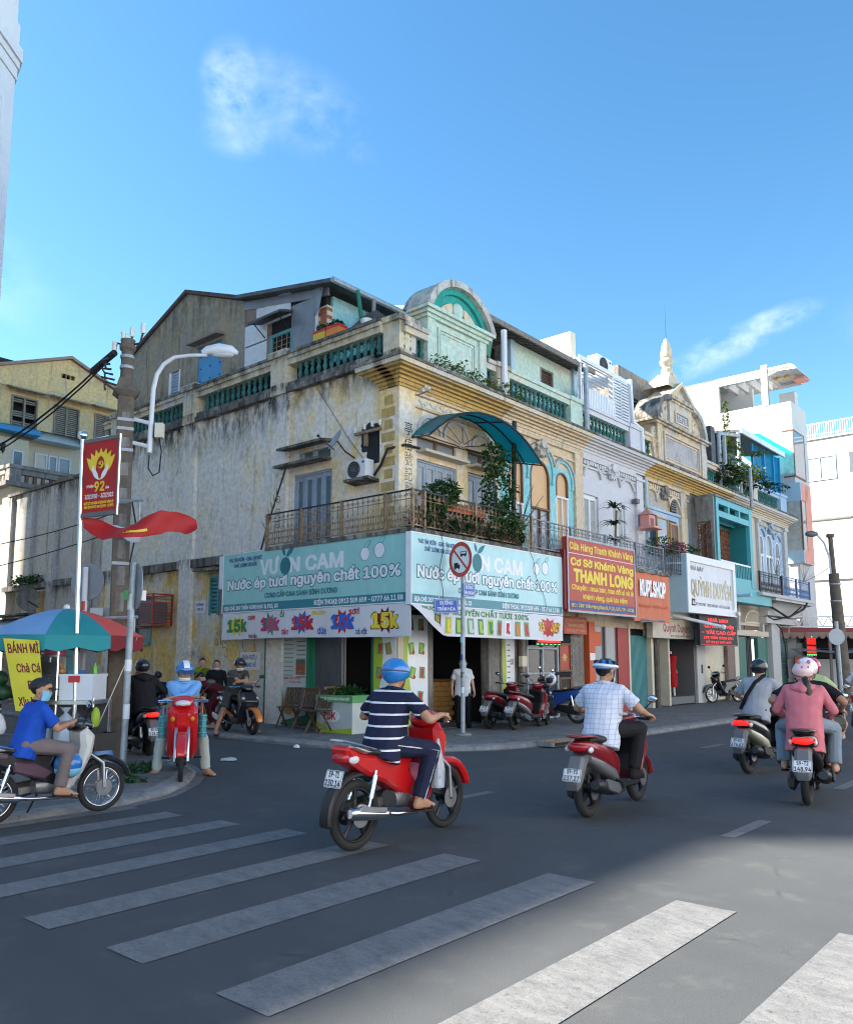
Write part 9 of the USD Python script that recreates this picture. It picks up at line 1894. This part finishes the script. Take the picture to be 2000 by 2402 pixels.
def person(label,Mw,hips,neck,hands,ankles,shirt,trousers,sleeve=.55,leg=1.0,shoe='sandal',head_yaw=0.0,head_pitch=0.0,skin='skin',helmet=None,mask=None,hair='short',knees=None,elbows=None,s=1.0,foot_fwd=((1,0,0),(1,0,0)),grip=True,
           palms=None,hem=.1,stomach=0.0,female=False,piping=None,detail=None,group=None,shoulder=.175,tilt=0.0,loose=1.0):
    """hips, neck: points on the spine; hands, ankles: (right, left). All in the space of Mw (x ahead, y left)."""
    p_=numbered('/World/person'); x=UsdGeom.Xform.Define(stage,p_); place[p_]=np.eye(4)
    T=Gf.Matrix4d(*[float(q) for q in np.asarray(Mw).T.ravel()]); x.AddTransformOp().Set(T); setdata(x.GetPrim(),label,'person',group)
    hips,neck=V3(*hips),V3(*neck); sp=unit(neck - hips); lat=V3(0,1,0); fwd=unit(np.cross(lat,sp)); sw=shoulder*s; R_,L_=-1,1
    chest=hips + (neck - hips)*.70; waist=hips + (neck - hips)*.32
    hipj={q: hips + lat*q*.085*s for q in (R_,L_)}; shj={q: neck - sp*.055*s + lat*q*sw for q in (R_,L_)}
    wr={R_: V3(*hands[0]),L_: V3(*hands[1])}; an={R_: V3(*ankles[0]),L_: V3(*ankles[1])}; ff={R_: foot_fwd[0],L_: foot_fwd[1]}
    eh={q: (V3(-.5,q*.8,-.6) if elbows is None else V3(*elbows[0 if q < 0 else 1])) for q in (R_,L_)}; kh={q: (V3(1,q*.35,.8) if knees is None else V3(*knees[0 if q < 0 else 1])) for q in (R_,L_)}
    el={q: ik(shj[q],wr[q],.275*s,.25*s,eh[q]) for q in (R_,L_)}; kn={q: ik(hipj[q],an[q],.43*s,.42*s,kh[q]) for q in (R_,L_)}
    # head frame
    cy,sy,cp_,sp2=math.cos(head_yaw),math.sin(head_yaw),math.cos(head_pitch),math.sin(head_pitch)
    hf=V3(cy*cp_,sy*cp_,-sp2); hl=V3(-sy,cy,0); hl=unit(hl + V3(0,0,tilt)); hu=np.cross(hf,hl); hf=np.cross(hl,hu); hc=neck + V3(0,0,.105*s) + sp*.03*s + unit(V3(fwd[0],fwd[1],0))*.025*s
    HP=lambda a,b,c: hc + (hf*a + hl*b + hu*c)*s
    body=[hp(sph(hips + lat*.075*s,.10*s),sph(hips - lat*.075*s,.10*s),sph(waist + lat*.06*s,.10*s),sph(waist - lat*.06*s,.10*s)),
            hp(sph(waist + lat*.06*s,.10*s),sph(waist - lat*.06*s,.10*s),sph(chest + lat*.085*s,.105*s),sph(chest - lat*.085*s,.105*s)),hp(sph(chest + lat*.085*s,.10*s),sph(chest - lat*.085*s,.10*s),sph(shj[R_],.05*s),sph(shj[L_],.05*s),sph(neck,.05*s)),
            hp(sph(neck - sp*.03*s,.062*s),sph(HP(-.02,0,-.075),.052*s)),
            hp(sph(HP(-.018,0,.03),.092*s,14),sph(HP(.03,0,.045),.075*s,14),sph(HP(.02,0,-.02),.07*s,14)),hp(sph(HP(.02,0,-.02),.07*s),sph(HP(.052,0,-.085),.038*s),sph(HP(-.005,.042,-.06),.028*s),sph(HP(-.005,-.042,-.06),.028*s)),
            hp(sph(HP(.088,0,.02),.010*s),sph(HP(.108,0,-.018),.013*s),sph(HP(.085,.012,-.022),.011*s),sph(HP(.085,-.012,-.022),.011*s))]
    for q in (R_,L_):
        body += [hp(sph(shj[q],.055*s),sph(el[q],.041*s)),hp(sph(el[q],.041*s),sph(wr[q],.027*s)),hp(sph(hipj[q],.085*s),sph(kn[q],.058*s)),hp(sph(kn[q],.057*s),sph(kn[q] + (an[q] - kn[q])*.3 - V3(.015,0,0),.056*s),sph(an[q],.036*s)),
                 hp(sph(HP(-.012,q*.088,.012),.014*s),sph(HP(-.012,q*.086,-.022),.010*s),sph(HP(-.022,q*.095,.004),.012*s))]
        pal=V3(*palms[0 if q < 0 else 1]) if palms else V3(.3,0,-1)
        body += hand_parts(wr[q],unit(wr[q] - el[q]) if not grip else unit(unit(wr[q] - el[q]) + V3(.4,0,-.1)),pal,grip,q,s)
        fp_,info=foot_parts(an[q],ff[q],an[q] - kn[q] if False else (0,0,-1),s); body += fp_
        heel,ball,toe,x_,up=info
        if shoe == 'shoe': obj('shoe',finish([hp(sph(an[q] + up*.0,.05*s),sph(heel,.044*s),sph(ball + x_*.02*s,.040*s),sph(ball - x_*.02*s,.040*s)),hp(sph(ball + x_*.02*s,.04*s),sph(ball - x_*.02*s,.04*s),sph(toe,.03*s))],.03,4),'shoe_black',p_,smooth=60,local=True)
        elif shoe in ('sandal','flip'):
            so=hp(*[np.array([c + x_*e*w*s + up*(-.036 - h)*s for e in (-1,1) for h in (0,.014)]) for c,w in ((heel - unit(ff[q])*.02*s,.034),(ball,.05),(toe + unit(ff[q])*.01*s,.036))]); o_=obj('sandal',so,'sandal',p_,local=True)
            obj('strap',MB().tube([ball + x_*.05*s - up*.02*s,ball + up*.034*s - unit(ff[q])*.02*s,ball - x_*.05*s - up*.02*s],.012*s,5),'sandal',o_,local=True)
    obj('body',finish(body,.028,5),skin,p_,smooth=True,local=True)
    # shirt: torso, then sleeves with clean cuffs
    g=.016*loose; st_=stomach*s; hemc=hips - sp*(hem - .02)*s
    low=ring(hemc + fwd*st_*.2,sp,(.135 + g)*s,14,(.185 + g)*s,fwd); mid=ring(waist + fwd*st_*.5,sp,(.118 + g + st_*.5)*s,14,(.165 + g)*s,fwd); top_=ring(chest,sp,(.122 + g)*s,14,(.19 + g)*s,fwd)
    sh=[hp(low,mid),hp(mid,top_),hp(top_,sph(shj[R_],.062*s),sph(shj[L_],.062*s),sph(neck - sp*.012*s,.06*s))]
    if female: sh.append(hp(*[sph(chest + fwd*.075*s + lat*q*.065*s - sp*.02,.07*s) for q in (R_,L_)]))
    for q in (R_,L_):
        a,b,c=shj[q],el[q],wr[q]
        if sleeve <= 1.0: e_=a + (b - a)*sleeve; sh.append(hp(sph(a,.066*s),ring(e_,b - a,(.066 - .008*sleeve + .010*loose)*s)))
        else: sh.append(hp(sph(a,.066*s),sph(b,.055*s))); e_=b + (c - b)*(sleeve - 1); sh.append(hp(sph(b,.055*s),ring(e_,c - b,.043*s)))
    shp=obj('shirt',finish(sh,.026,6,.014,len(label)),shirt,p_,smooth=True,local=True)
    if detail == 'collar' or detail == 'collar_dark': obj('collar',MB().tube(ring(neck + sp*.012*s,sp,.066*s,14),.016*s,6,closed=True),'cloth_navy' if detail == 'collar_dark' else shirt,shp,smooth=True,local=True)
    if detail == 'bag_strap': obj('bag_strap',MB().tube([shj[L_]*.55 + shj[R_]*.45 + sp*.05 - fwd*.02,shj[L_] + sp*.045 - lat*.06 - fwd*.02][:1] + [neck - lat*.09 + sp*.035 - fwd*.03,chest - fwd*(.135 + g)*1.04 + lat*-.02 + sp*.03,waist - fwd*(.125 + g) + lat*.1 ,hips - fwd*.06 + lat*.19],[.03,.026,.026,.026,.026],4),'cloth_black',shp,local=True)
    if detail == 'hood': obj('hood',finish([hp(sph(neck - fwd*.07*s - sp*.01,.06*s),sph(neck - fwd*.075*s + lat*.1*s - sp*.04,.045*s),sph(neck - fwd*.075*s - lat*.1*s - sp*.04,.045*s),sph(chest - fwd*.135*s + sp*.04,.035*s))],.03,6,.02,3),shirt,shp,smooth=True,local=True)
    # trousers
    tr=[hp(ring(hips + sp*.05*s,sp,.115*s,12,.165*s,fwd),sph(hipj[R_],.104*s),sph(hipj[L_],.104*s))]
    for q in (R_,L_):
        h_,k,a=hipj[q],kn[q],an[q]
        if leg <= .5: tr.append(hp(sph(h_,.102*s),ring(h_ + (k - h_)*leg*2,k - h_,.098*s)))
        elif leg < .75: tr.append(hp(sph(h_,.102*s),sph(k,.082*s))); tr.append(hp(sph(k,.082*s),ring(k + (a - k)*(leg - .5)*2,a - k,.080*s)))
        else: tr.append(hp(sph(h_,.104*s),sph(k,.078*s))); tr.append(hp(sph(k,.078*s),ring(k + (a - k)*(leg - .5)*2*.97,a - k,.068*s*(1.2 if female and loose > 1.2 else 1))))
    trp=obj('trousers',finish(tr,.028,6,.014,len(label) + 2,11),trousers,p_,smooth=True,local=True)
    if piping:
        for q in (R_,L_): obj('piping',MB().tube([hipj[q] + lat*q*.10*s,(hipj[q] + kn[q]) / 2 + lat*q*.088*s,kn[q] + lat*q*.074*s,(kn[q] + an[q]) / 2 + lat*q*.068*s,an[q] + lat*q*.062*s],.006,4),piping,trp,local=True)
    # hair, face, mask, helmet
    if hair != 'none':
        hm=[hp(sph(HP(-.03,0,.04),.097*s,14),sph(HP(.015,0,.06),.082*s,14))]
        cut=Manifold.cube([.4,.4,.4],True); RH=np.stack([hf,hl,hu],1)
        hm=[hm[0].trim_by_plane([float(q) for q in unit(hu*.75 - hf*.9)],float(unit(hu*.75 - hf*.9) @ HP(.03,0,.035)))]
        if hair == 'tied': hm += [hp(sph(HP(-.115,0,.03),.035*s),sph(HP(-.14,0,.0),.03*s))]
        if hair == 'ponytail': hm += [hp(sph(HP(-.10,0,-.05),.035*s),sph(HP(-.135,-.005,-.14),.05*s)),hp(sph(HP(-.135,-.005,-.14),.05*s),sph(HP(-.15,-.015,-.26),.055*s)),hp(sph(HP(-.15,-.015,-.26),.055*s),sph(HP(-.14,-.03,-.40),.02*s))]
        obj('hair',finish(hm,.025,4,.008,4,30),'hair',p_,smooth=True,local=True)
    for q in (R_,L_):
        e_=obj('eye',MB().ball(HP(.082,q*.031,.018),np.array([.012,.016,.009])*s,1,np.stack([hf,hl,hu],1)),'eye_white',p_,smooth=True,local=True); obj('iris',MB().ball(HP(.0925,q*.031,.018),.0062*s,1),'hair',e_,smooth=True,local=True)
        obj('eyebrow',MB().tube([HP(.088,q*.014,.038),HP(.088,q*.032,.043),HP(.076,q*.05,.036)],.0045*s,4),'hair',p_,local=True)
    if not mask: obj('mouth',MB().ball(HP(.083,0,-.058),np.array([.008,.022,.006])*s,1,np.stack([hf,hl,hu],1)),'lips',p_,smooth=True,local=True)
    if mask:
        mm,low_=mask; g_=[]
        for v_ in np.linspace(0,1,6):
            row=[]
            for u_ in np.linspace(-1,1,9):
                a=u_*1.25; row.append(HP(.012 + (.098 - .018*abs(v_ - .4)*2)*math.cos(a)*(1.0 if not low_ else .92),.084*math.sin(a),(.012 if not low_ else -.062) - v_*(.115 if not low_ else .05)))
            g_.append(row)
        fm=obj('face_mask',MB().sheet(g_,.004),mm,p_,smooth=True,local=True)
        for q in (R_,L_): obj('ear_loop',MB().tube([HP(.03,q*.083,-.01),HP(-.005,q*.094,.02),HP(-.01,q*.092,-.03),HP(.02,q*.082,-.06)],.0025,3),mm,fm,local=True)
    if helmet:
        hm_,style=helmet; n_,m_=20,9; vv=[]; ff_=[]
        RH=np.stack([hf,hl,hu],1); sx,sy_,sz=(.132,.118,.118) if style != 'bicycle' else (.142,.112,.100)
        b_=trimesh.creation.icosphere(3); v=b_.vertices*[sx,sy_,sz]; low_lim=-.072 if style in ('plain','duo','cat') else -.035 if style not in ('bicycle','cap') else .018
        shell=Manifold.sphere(1.0,32).scale([sx*s,sy_*s,sz*s]); inner=Manifold.sphere(1.0,24).scale([(sx - .012)*s,(sy_ - .012)*s,(sz - .012)*s])
        shell=(shell - inner)
        nrm=unit(V3(-.42,0,1)) if style != 'bicycle' else unit(V3(-.1,0,1)); shell=shell.trim_by_plane([float(q) for q in nrm],low_lim*s*(1.0 if style != 'bicycle' else .2))
        hv,hf_=man_arrays(shell); hv=hv @ RH.T + HP(-.012,0,.032)
        he=obj('helmet',(hv,hf_),hm_,p_,smooth=40,local=True)
        if style in ('visor','two_tone'):
            mb=MB(); mb.sheet([[HP(.098 + .0 + .085*v_*math.cos(a)*1.0 - .012 + .02*math.cos(a),.112*math.sin(a),.055 - .035*v_) for a in np.linspace(-1.1,1.1,9)] for v_ in np.linspace(0,1,4)],.006); obj('visor',mb,'ink_black' if style != 'two_tone' else 'helmet_navy',he,smooth=40,local=True)
        if style == 'two_tone': obj('white_stripe',MB().sheet([[HP(-.012 + (sx + .003)*math.cos(a),.04*y,.042 + (sz + .003)*math.sin(a)) for y in (-1,0,1)] for a in np.linspace(.35,2.0,12)]),'helmet_white',he,smooth=True,local=True)
        if style == 'duo': obj('rear_band',MB().tube([HP(-.012 + (sx + .002)*math.cos(a),(sy_ + .002)*math.sin(a),.038) for a in np.linspace(.9,2*PI - .9,20)],.006,5),'helmet_navy',he,smooth=True,local=True)
        if style == 'cat':
            for q in (R_,L_): obj('ear_print',MB().ball(HP(-.08,q*.055,.135),np.array([.012,.022,.026])*s,1),'cloth_pink',he,smooth=True,local=True)
            for q in (R_,L_): obj('dot_print',MB().ball(HP(-.135,q*.035,.075),.009*s,1),'ink_black',he,smooth=True,local=True)
            obj('rim_band',MB().tube([HP(-.012 + (sx + .001)*math.cos(a),(sy_ + .001)*math.sin(a),.005 + .05*math.cos(a)) for a in np.linspace(0,2*PI,24,endpoint=False)],.006,5,closed=True),'ink_maroon',he,smooth=True,local=True)
        if style == 'bicycle':
            for k in range(9):
                a=k / 9*2*PI; obj('vent',MB().ball(HP(-.012 + .105*math.cos(a),.086*math.sin(a),.042 + .052),np.array([.035,.018,.022])*s,1,np.stack([unit(hf*math.cos(a) + hl*math.sin(a)),unit(-hf*math.sin(a) + hl*math.cos(a)),hu],1)),'ink_black',he,smooth=True,local=True)
            obj('white_rim',MB().tube([HP(-.012 + .135*math.cos(a),.107*math.sin(a),.058) for a in np.linspace(0,2*PI,24,endpoint=False)],.017,6,closed=True),'helmet_white',he,smooth=True,local=True)
        if style == 'cap': obj('peak',MB().sheet([[HP(.09 + .08*v_,.07*y*(1 - .2*v_),.055 - .012*v_ - .012*y*y) for y in np.linspace(-1,1,7)] for v_ in np.linspace(0,1,4)],.005),hm_,he,smooth=40,local=True)
        else:
            for q in (R_,L_): obj('strap',MB().tube([HP(.02,q*.098,.02),HP(.03,q*.075,-.07),HP(.045,0,-.125)],.006,4),'ink_black',he,local=True)
    return p_,dict(hips=hips,neck=neck,shj=shj,el=el,wr=wr,kn=kn,an=an,HP=HP)

BAR=lambda z=1.03,x=.22,y=.32: ((x,-y,z),(x,y,z))
def back(h,n): return [tuple(h),tuple(n)]
person('man in navy and white striped polo riding the red motorbike',RIDE['A'],(-.28,0,.83),(-.12,0,1.28),((.15,-.31,1.07),(.15,.31,1.07)),((-.01,-.20,.36),(.03,.20,.36)),'cloth_stripe','cloth_navy',.72,1.0,'sandal',-.15,.08,helmet=('helmet_blue','duo'),knees=((1,-.35,.5),(1,.3,.5)),hem=.16,stomach=.06,piping='cloth_white',s=1.02,detail='collar')
person('man in a white checked shirt and cycling helmet riding the dark red scooter',RIDE['B'],(-.30,0,.84),(-.15,0,1.29),((.16,-.33,.98),(.16,.33,.98)),((-.02,-.24,.42),(.16,.14,.42)),'cloth_check','cloth_black',.72,1.0,'shoe',-.35,.1,helmet=('helmet_blue','bicycle'),mask=('mask_white',True),hem=.2,stomach=.1,s=1.03,loose=1.5,detail='collar',knees=((1,-.4,.6),(1,.3,.6)))
person('man in light grey tee with black shoulder strap riding a scooter',RIDE['C'],(-.30,0,.84),(-.14,0,1.29),((.16,-.33,.98),(.16,.33,.98)),((.12,-.14,.42),(.12,.14,.42)),'cloth_grey','cloth_black',.78,1.0,'shoe',-.1,.1,helmet=('helmet_black','plain'),hem=.17,stomach=.08,s=1.0,loose=1.3,detail='bag_strap')
person('man in a black tee, shorts and white helmet driving the couple’s scooter'.replace('’',"'"),RIDE['D'],(-.06,0,.82),(.08,0,1.29),((.17,-.33,.98),(.17,.33,.98)),((.20,-.18,.42),(.2,.16,.42)),'cloth_black','cloth_dkgrey',.75,.44,'flip',-.2,.12,helmet=('helmet_white','plain'),hem=.1,s=1.03,knees=((1,-.75,.4),(1,.6,.4)))
person('woman in a pink hooded jacket with a long black ponytail and pig eared helmet',RIDE['D'],(-.50,0,.87),(-.41,0,1.27),((-.16,-.22,.90),(-.16,.22,.90)),((-.22,-.26,.40),(-.22,.26,.40)),'cloth_pink','cloth_denim',1.9,1.0,'flip',.3,.05,'skin_pale',helmet=('helmet_pink','cat'),hair='ponytail',hem=.36,s=.95,female=True,loose=2.0,detail='hood',knees=((1,-.5,.6),(1,.5,.6)),grip=False)
person('old man in light blue shirt with folded arms on the red motorbike',RIDE['E'],(-.30,0,.82),(-.13,0,1.26),((.13,.17,1.06),(.16,-.17,1.05)),((-.22,-.32,.09),(-.18,.32,.09)),'cloth_sky','cloth_pale',1.75,1.0,'sandal',.25,.22,helmet=('helmet_blue','two_tone'),mask=('mask_white',True),hem=.12,s=.98,loose=1.5,detail='collar',elbows=((.35,-1,-.5),(.35,1,-.5)),knees=((1,-.5,.3),(1,.5,.3)),palms=((0,0,-1),(0,0,-1)),grip=False,foot_fwd=((.8,-.6,0),(.8,.6,0)))
pf_,jf=person('man in royal blue polo and blue mask looking at his phone',RIDE['F'],(-.30,0,.83),(-.17,0,1.28),((.16,-.10,1.04),(.19,.03,1.04)),((.02,-.23,.36),(.05,.2,.36)),'cloth_dkblue','cloth_taupe',.8,1.0,'flip',-.75,.12,helmet=('ink_black','cap'),mask=('mask_blue',False),hem=.16,s=1.0,stomach=.05,detail='collar_dark',elbows=((-.3,-.8,-1),(-.3,.8,-1)),palms=((0,1,.2),(0,-1,.2)),grip=True,foot_fwd=((1,-.1,-.1),(1,.1,-.1)),knees=((1,-.35,.55),(1,.35,.55)))
ph=thing('mobile_phone','dark mobile phone held by the man in the blue polo','phone',tuple((RIDE['F'] @ [.27,-.04,1.07,1])[:3])); c=(RIDE['F'] @ [.27,-.04,1.08,1])[:3]; obj('case',MB().box(c,(.012,.07,.14),RIDE['F'][:3,:3]),'ink_black',ph); obj('screen',MB().box(c - RIDE['F'][:3,0]*.008,(.004,.064,.13),RIDE['F'][:3,:3]),'glass_dim',ph)
hh=thing('spare_helmet','blue half helmet hung behind the leg shield of the old motorbike','helmet',tuple((RIDE['F'] @ [.13,-.16,.62,1])[:3])); hc_=(RIDE['F'] @ [.13,-.16,.60,1])[:3]; obj('shell',MB().ball(hc_,(.13,.12,.12),3),'helmet_blue',hh,smooth=True); obj('rim',MB().ball(hc_ - [0,0,.045],(.125,.115,.09),2),'mask_blue',hh,smooth=True)
for k,q in enumerate((-1,1)):
    bg=thing('woven_bag',('left' if q < 0 else 'right') + ' teal woven shopping bag hung beside the old man on the red motorbike','bag',tuple((RIDE['E'] @ [.1,q*.3,.5,1])[:3])); mb=MB()
    g_=[[(RIDE['E'] @ [.1 + .13*math.cos(a) ,q*.25 + .055*math.sin(a),z,1])[:3] for a in np.linspace(0,2*PI,17)] for z in (.54,.64,.74,.84)]; mb.sheet(g_); obj('bag',mb,'teal_gate',bg,smooth=40)
    for z in (.60,.68,.76,.82): obj('weave_band',MB().tube([(RIDE['E'] @ [.1 + .133*math.cos(a),q*.25 + .058*math.sin(a),z,1])[:3] for a in np.linspace(0,2*PI,17)],.008,4),'teal_balcony',bg)
    obj('handle',MB().tube([(RIDE['E'] @ [.05 + .1*t_,q*.25,.84 + .12*math.sin(PI*t_),1])[:3] for t_ in np.linspace(0,1,7)],.008,4),'pink_plastic',bg)
person('man in dark grey tee and shorts leaning on the orange trimmed scooter',RIDE['H'],(-.30,0,.83),(-.08,0,1.25),((.18,.14,1.02),(.2,-.14,1.04)),((-.15,-.42,.08),(-.12,.36,.08)),'cloth_dkgrey','cloth_dkgrey',.7,.44,'flip',-.1,.15,helmet=('helmet_black','visor'),mask=('mask_white',True),hem=.1,s=.98,elbows=((.2,-1,-.3),(.2,1,-.3)),knees=((1,-.5,.2),(1,.5,.2)),grip=False,foot_fwd=((.9,-.4,0),(.9,.4,0)),detail='collar')
person('rider in a white tee and navy helmet at the right edge of the picture',RIDE['K'],(-.28,0,.83),(-.14,0,1.29),((.15,-.31,1.07),(.15,.31,1.07)),((-.01,-.2,.36),(.03,.2,.36)),'cloth_white','cloth_black',.7,1.0,'shoe',-.3,.1,helmet=('helmet_navy','plain'),hem=.15,loose=1.5)
person('rider in a lime shirt and magenta helmet half hidden by the couple',RIDE['L'],(-.28,0,.84),(-.16,0,1.30),((.16,-.33,.98),(.16,.33,.98)),((.12,-.14,.42),(.12,.14,.42)),'cloth_lime','cloth_black',.7,1.0,'shoe',0,.1,helmet=('helmet_magenta','plain'),hem=.15)
person('rider in a black jacket on the scooter behind the leaning sign post',RIDE['G'],(-.25,0,.84),(-.12,0,1.29),((.16,-.33,.98),(.16,.33,.98)),((-.1,-.35,.09),(-.1,.35,.09)),'cloth_black','cloth_black',1.9,1.0,'shoe',0,.1,helmet=('helmet_black','plain'),hem=.2,loose=1.6,detail='hood',knees=((1,-.4,.3),(1,.4,.3)))
def stand(x,y,z,yaw):
    m_=trimesh.transformations.rotation_matrix(yaw,[0,0,1]); m_[:3,3]=[x,y,z]; return m_
KS=((1,-.1,0),(1,.1,0))
FA=math.atan2(-1,.15)
person('woman in olive green top by the wall with a hand at her mouth',stand(-5.42,20.0,.08,FA + .5),(0,0,.85),(.02,0,1.27),((.17,-.02,1.31),(.06,.24,.80)),((0,-.10,.09),(.02,.11,.09)),'cloth_olive','cloth_black',1.8,1.0,'sandal',-.2,.1,'skin_pale',hair='tied',s=.93,female=True,knees=KS,grip=False,elbows=((.2,-1,-.6),(-1,.3,-.2)),hem=.22,palms=((-1,0,0),(0,-1,0)))
person('woman in a black hooded top standing by the wall with a lowered white mask',stand(-4.98,19.7,.08,FA + .1),(0,0,.82),(.02,0,1.23),((.1,-.25,.78),(.1,.25,.78)),((0,-.10,.09),(.03,.11,.09)),'cloth_black','cloth_black',1.9,1.0,'sandal',.1,.1,'skin_pale',hair='tied',mask=('mask_white',True),s=.92,female=True,knees=KS,grip=False,elbows=((-1,-.3,-.2),(-1,.3,-.2)),hem=.22,detail='hood',palms=((0,1,0),(0,-1,0)))
person('person in maroon clothes bending over behind the parked scooter',stand(-4.55,18.2,.08,PI*.95),(-.05,0,.80),(.36,0,.98),((.42,-.15,.48),(.4,.15,.5)),((0,-.12,.09),(.05,.12,.09)),'cloth_maroon','cloth_maroon',.8,.95,'bare',0,.9,'skin_pale',hair='short',s=.93,female=True,knees=KS,grip=False,elbows=((-.2,-1,.3),(-.2,1,.3)),hem=.12)
person('woman in white tee and blue mask standing in the juice shop doorway',stand(.80,18.45,.08,FA),(0,0,.85),(.02,0,1.27),((.06,-.25,.78),(.06,.25,.78)),((0,-.10,.09),(.03,.12,.09)),'cloth_white','cloth_black',.7,1.0,'shoe',-.1,.1,'skin_pale',mask=('mask_blue',False),hair='tied',s=.91,female=True,knees=KS,grip=False,elbows=((-1,-.3,-.2),(-1,.3,-.2)),hem=.2,loose=1.5,palms=((0,1,0),(0,-1,0)))
p=LF.w(-8.4,.9,0); person('diner in black with a light blue mask seated at the low green table',stand(p[0],p[1],.08,FA + .3),(-.1,0,.50),(0,0,.94),((.22,-.14,.66),(.24,.12,.66)),((.28,-.12,.09),(.28,.12,.09)),'cloth_black','cloth_black',.7,1.0,'sandal',0,.1,'skin_pale',mask=('mask_blue',False),hair='tied',s=.92,female=True,grip=False)
p=LF.w(-5.75,1.95,0); person('diner in navy seated with their back to the old man',stand(p[0],p[1],.08,PI*.75),(-.1,0,.52),(0,0,.96),((.22,-.16,.7),(.24,.14,.7)),((.3,-.12,.09),(.28,.12,.09)),'cloth_navy','cloth_denim',.8,1.0,'sandal',0,.15,hair='short',s=.95,grip=False)
shift(['plastic_stool_002'],tuple(LF.w(-5.68,2.0,0) - LF.w(-7.0,2.0,0)))
person('vendor in dark clothes and a pale blue helmet sitting low beside the cart',stand(-5.15,12.9,.06,FA + .2),(-.1,0,.40),(0,0,.84),((.2,-.14,.6),(.2,.14,.6)),((.26,-.14,.09),(.26,.14,.09)),'cloth_navy','cloth_black',.8,1.0,'sandal',0,.5,hair='short',helmet=('mask_blue','plain'),s=.93,grip=False)
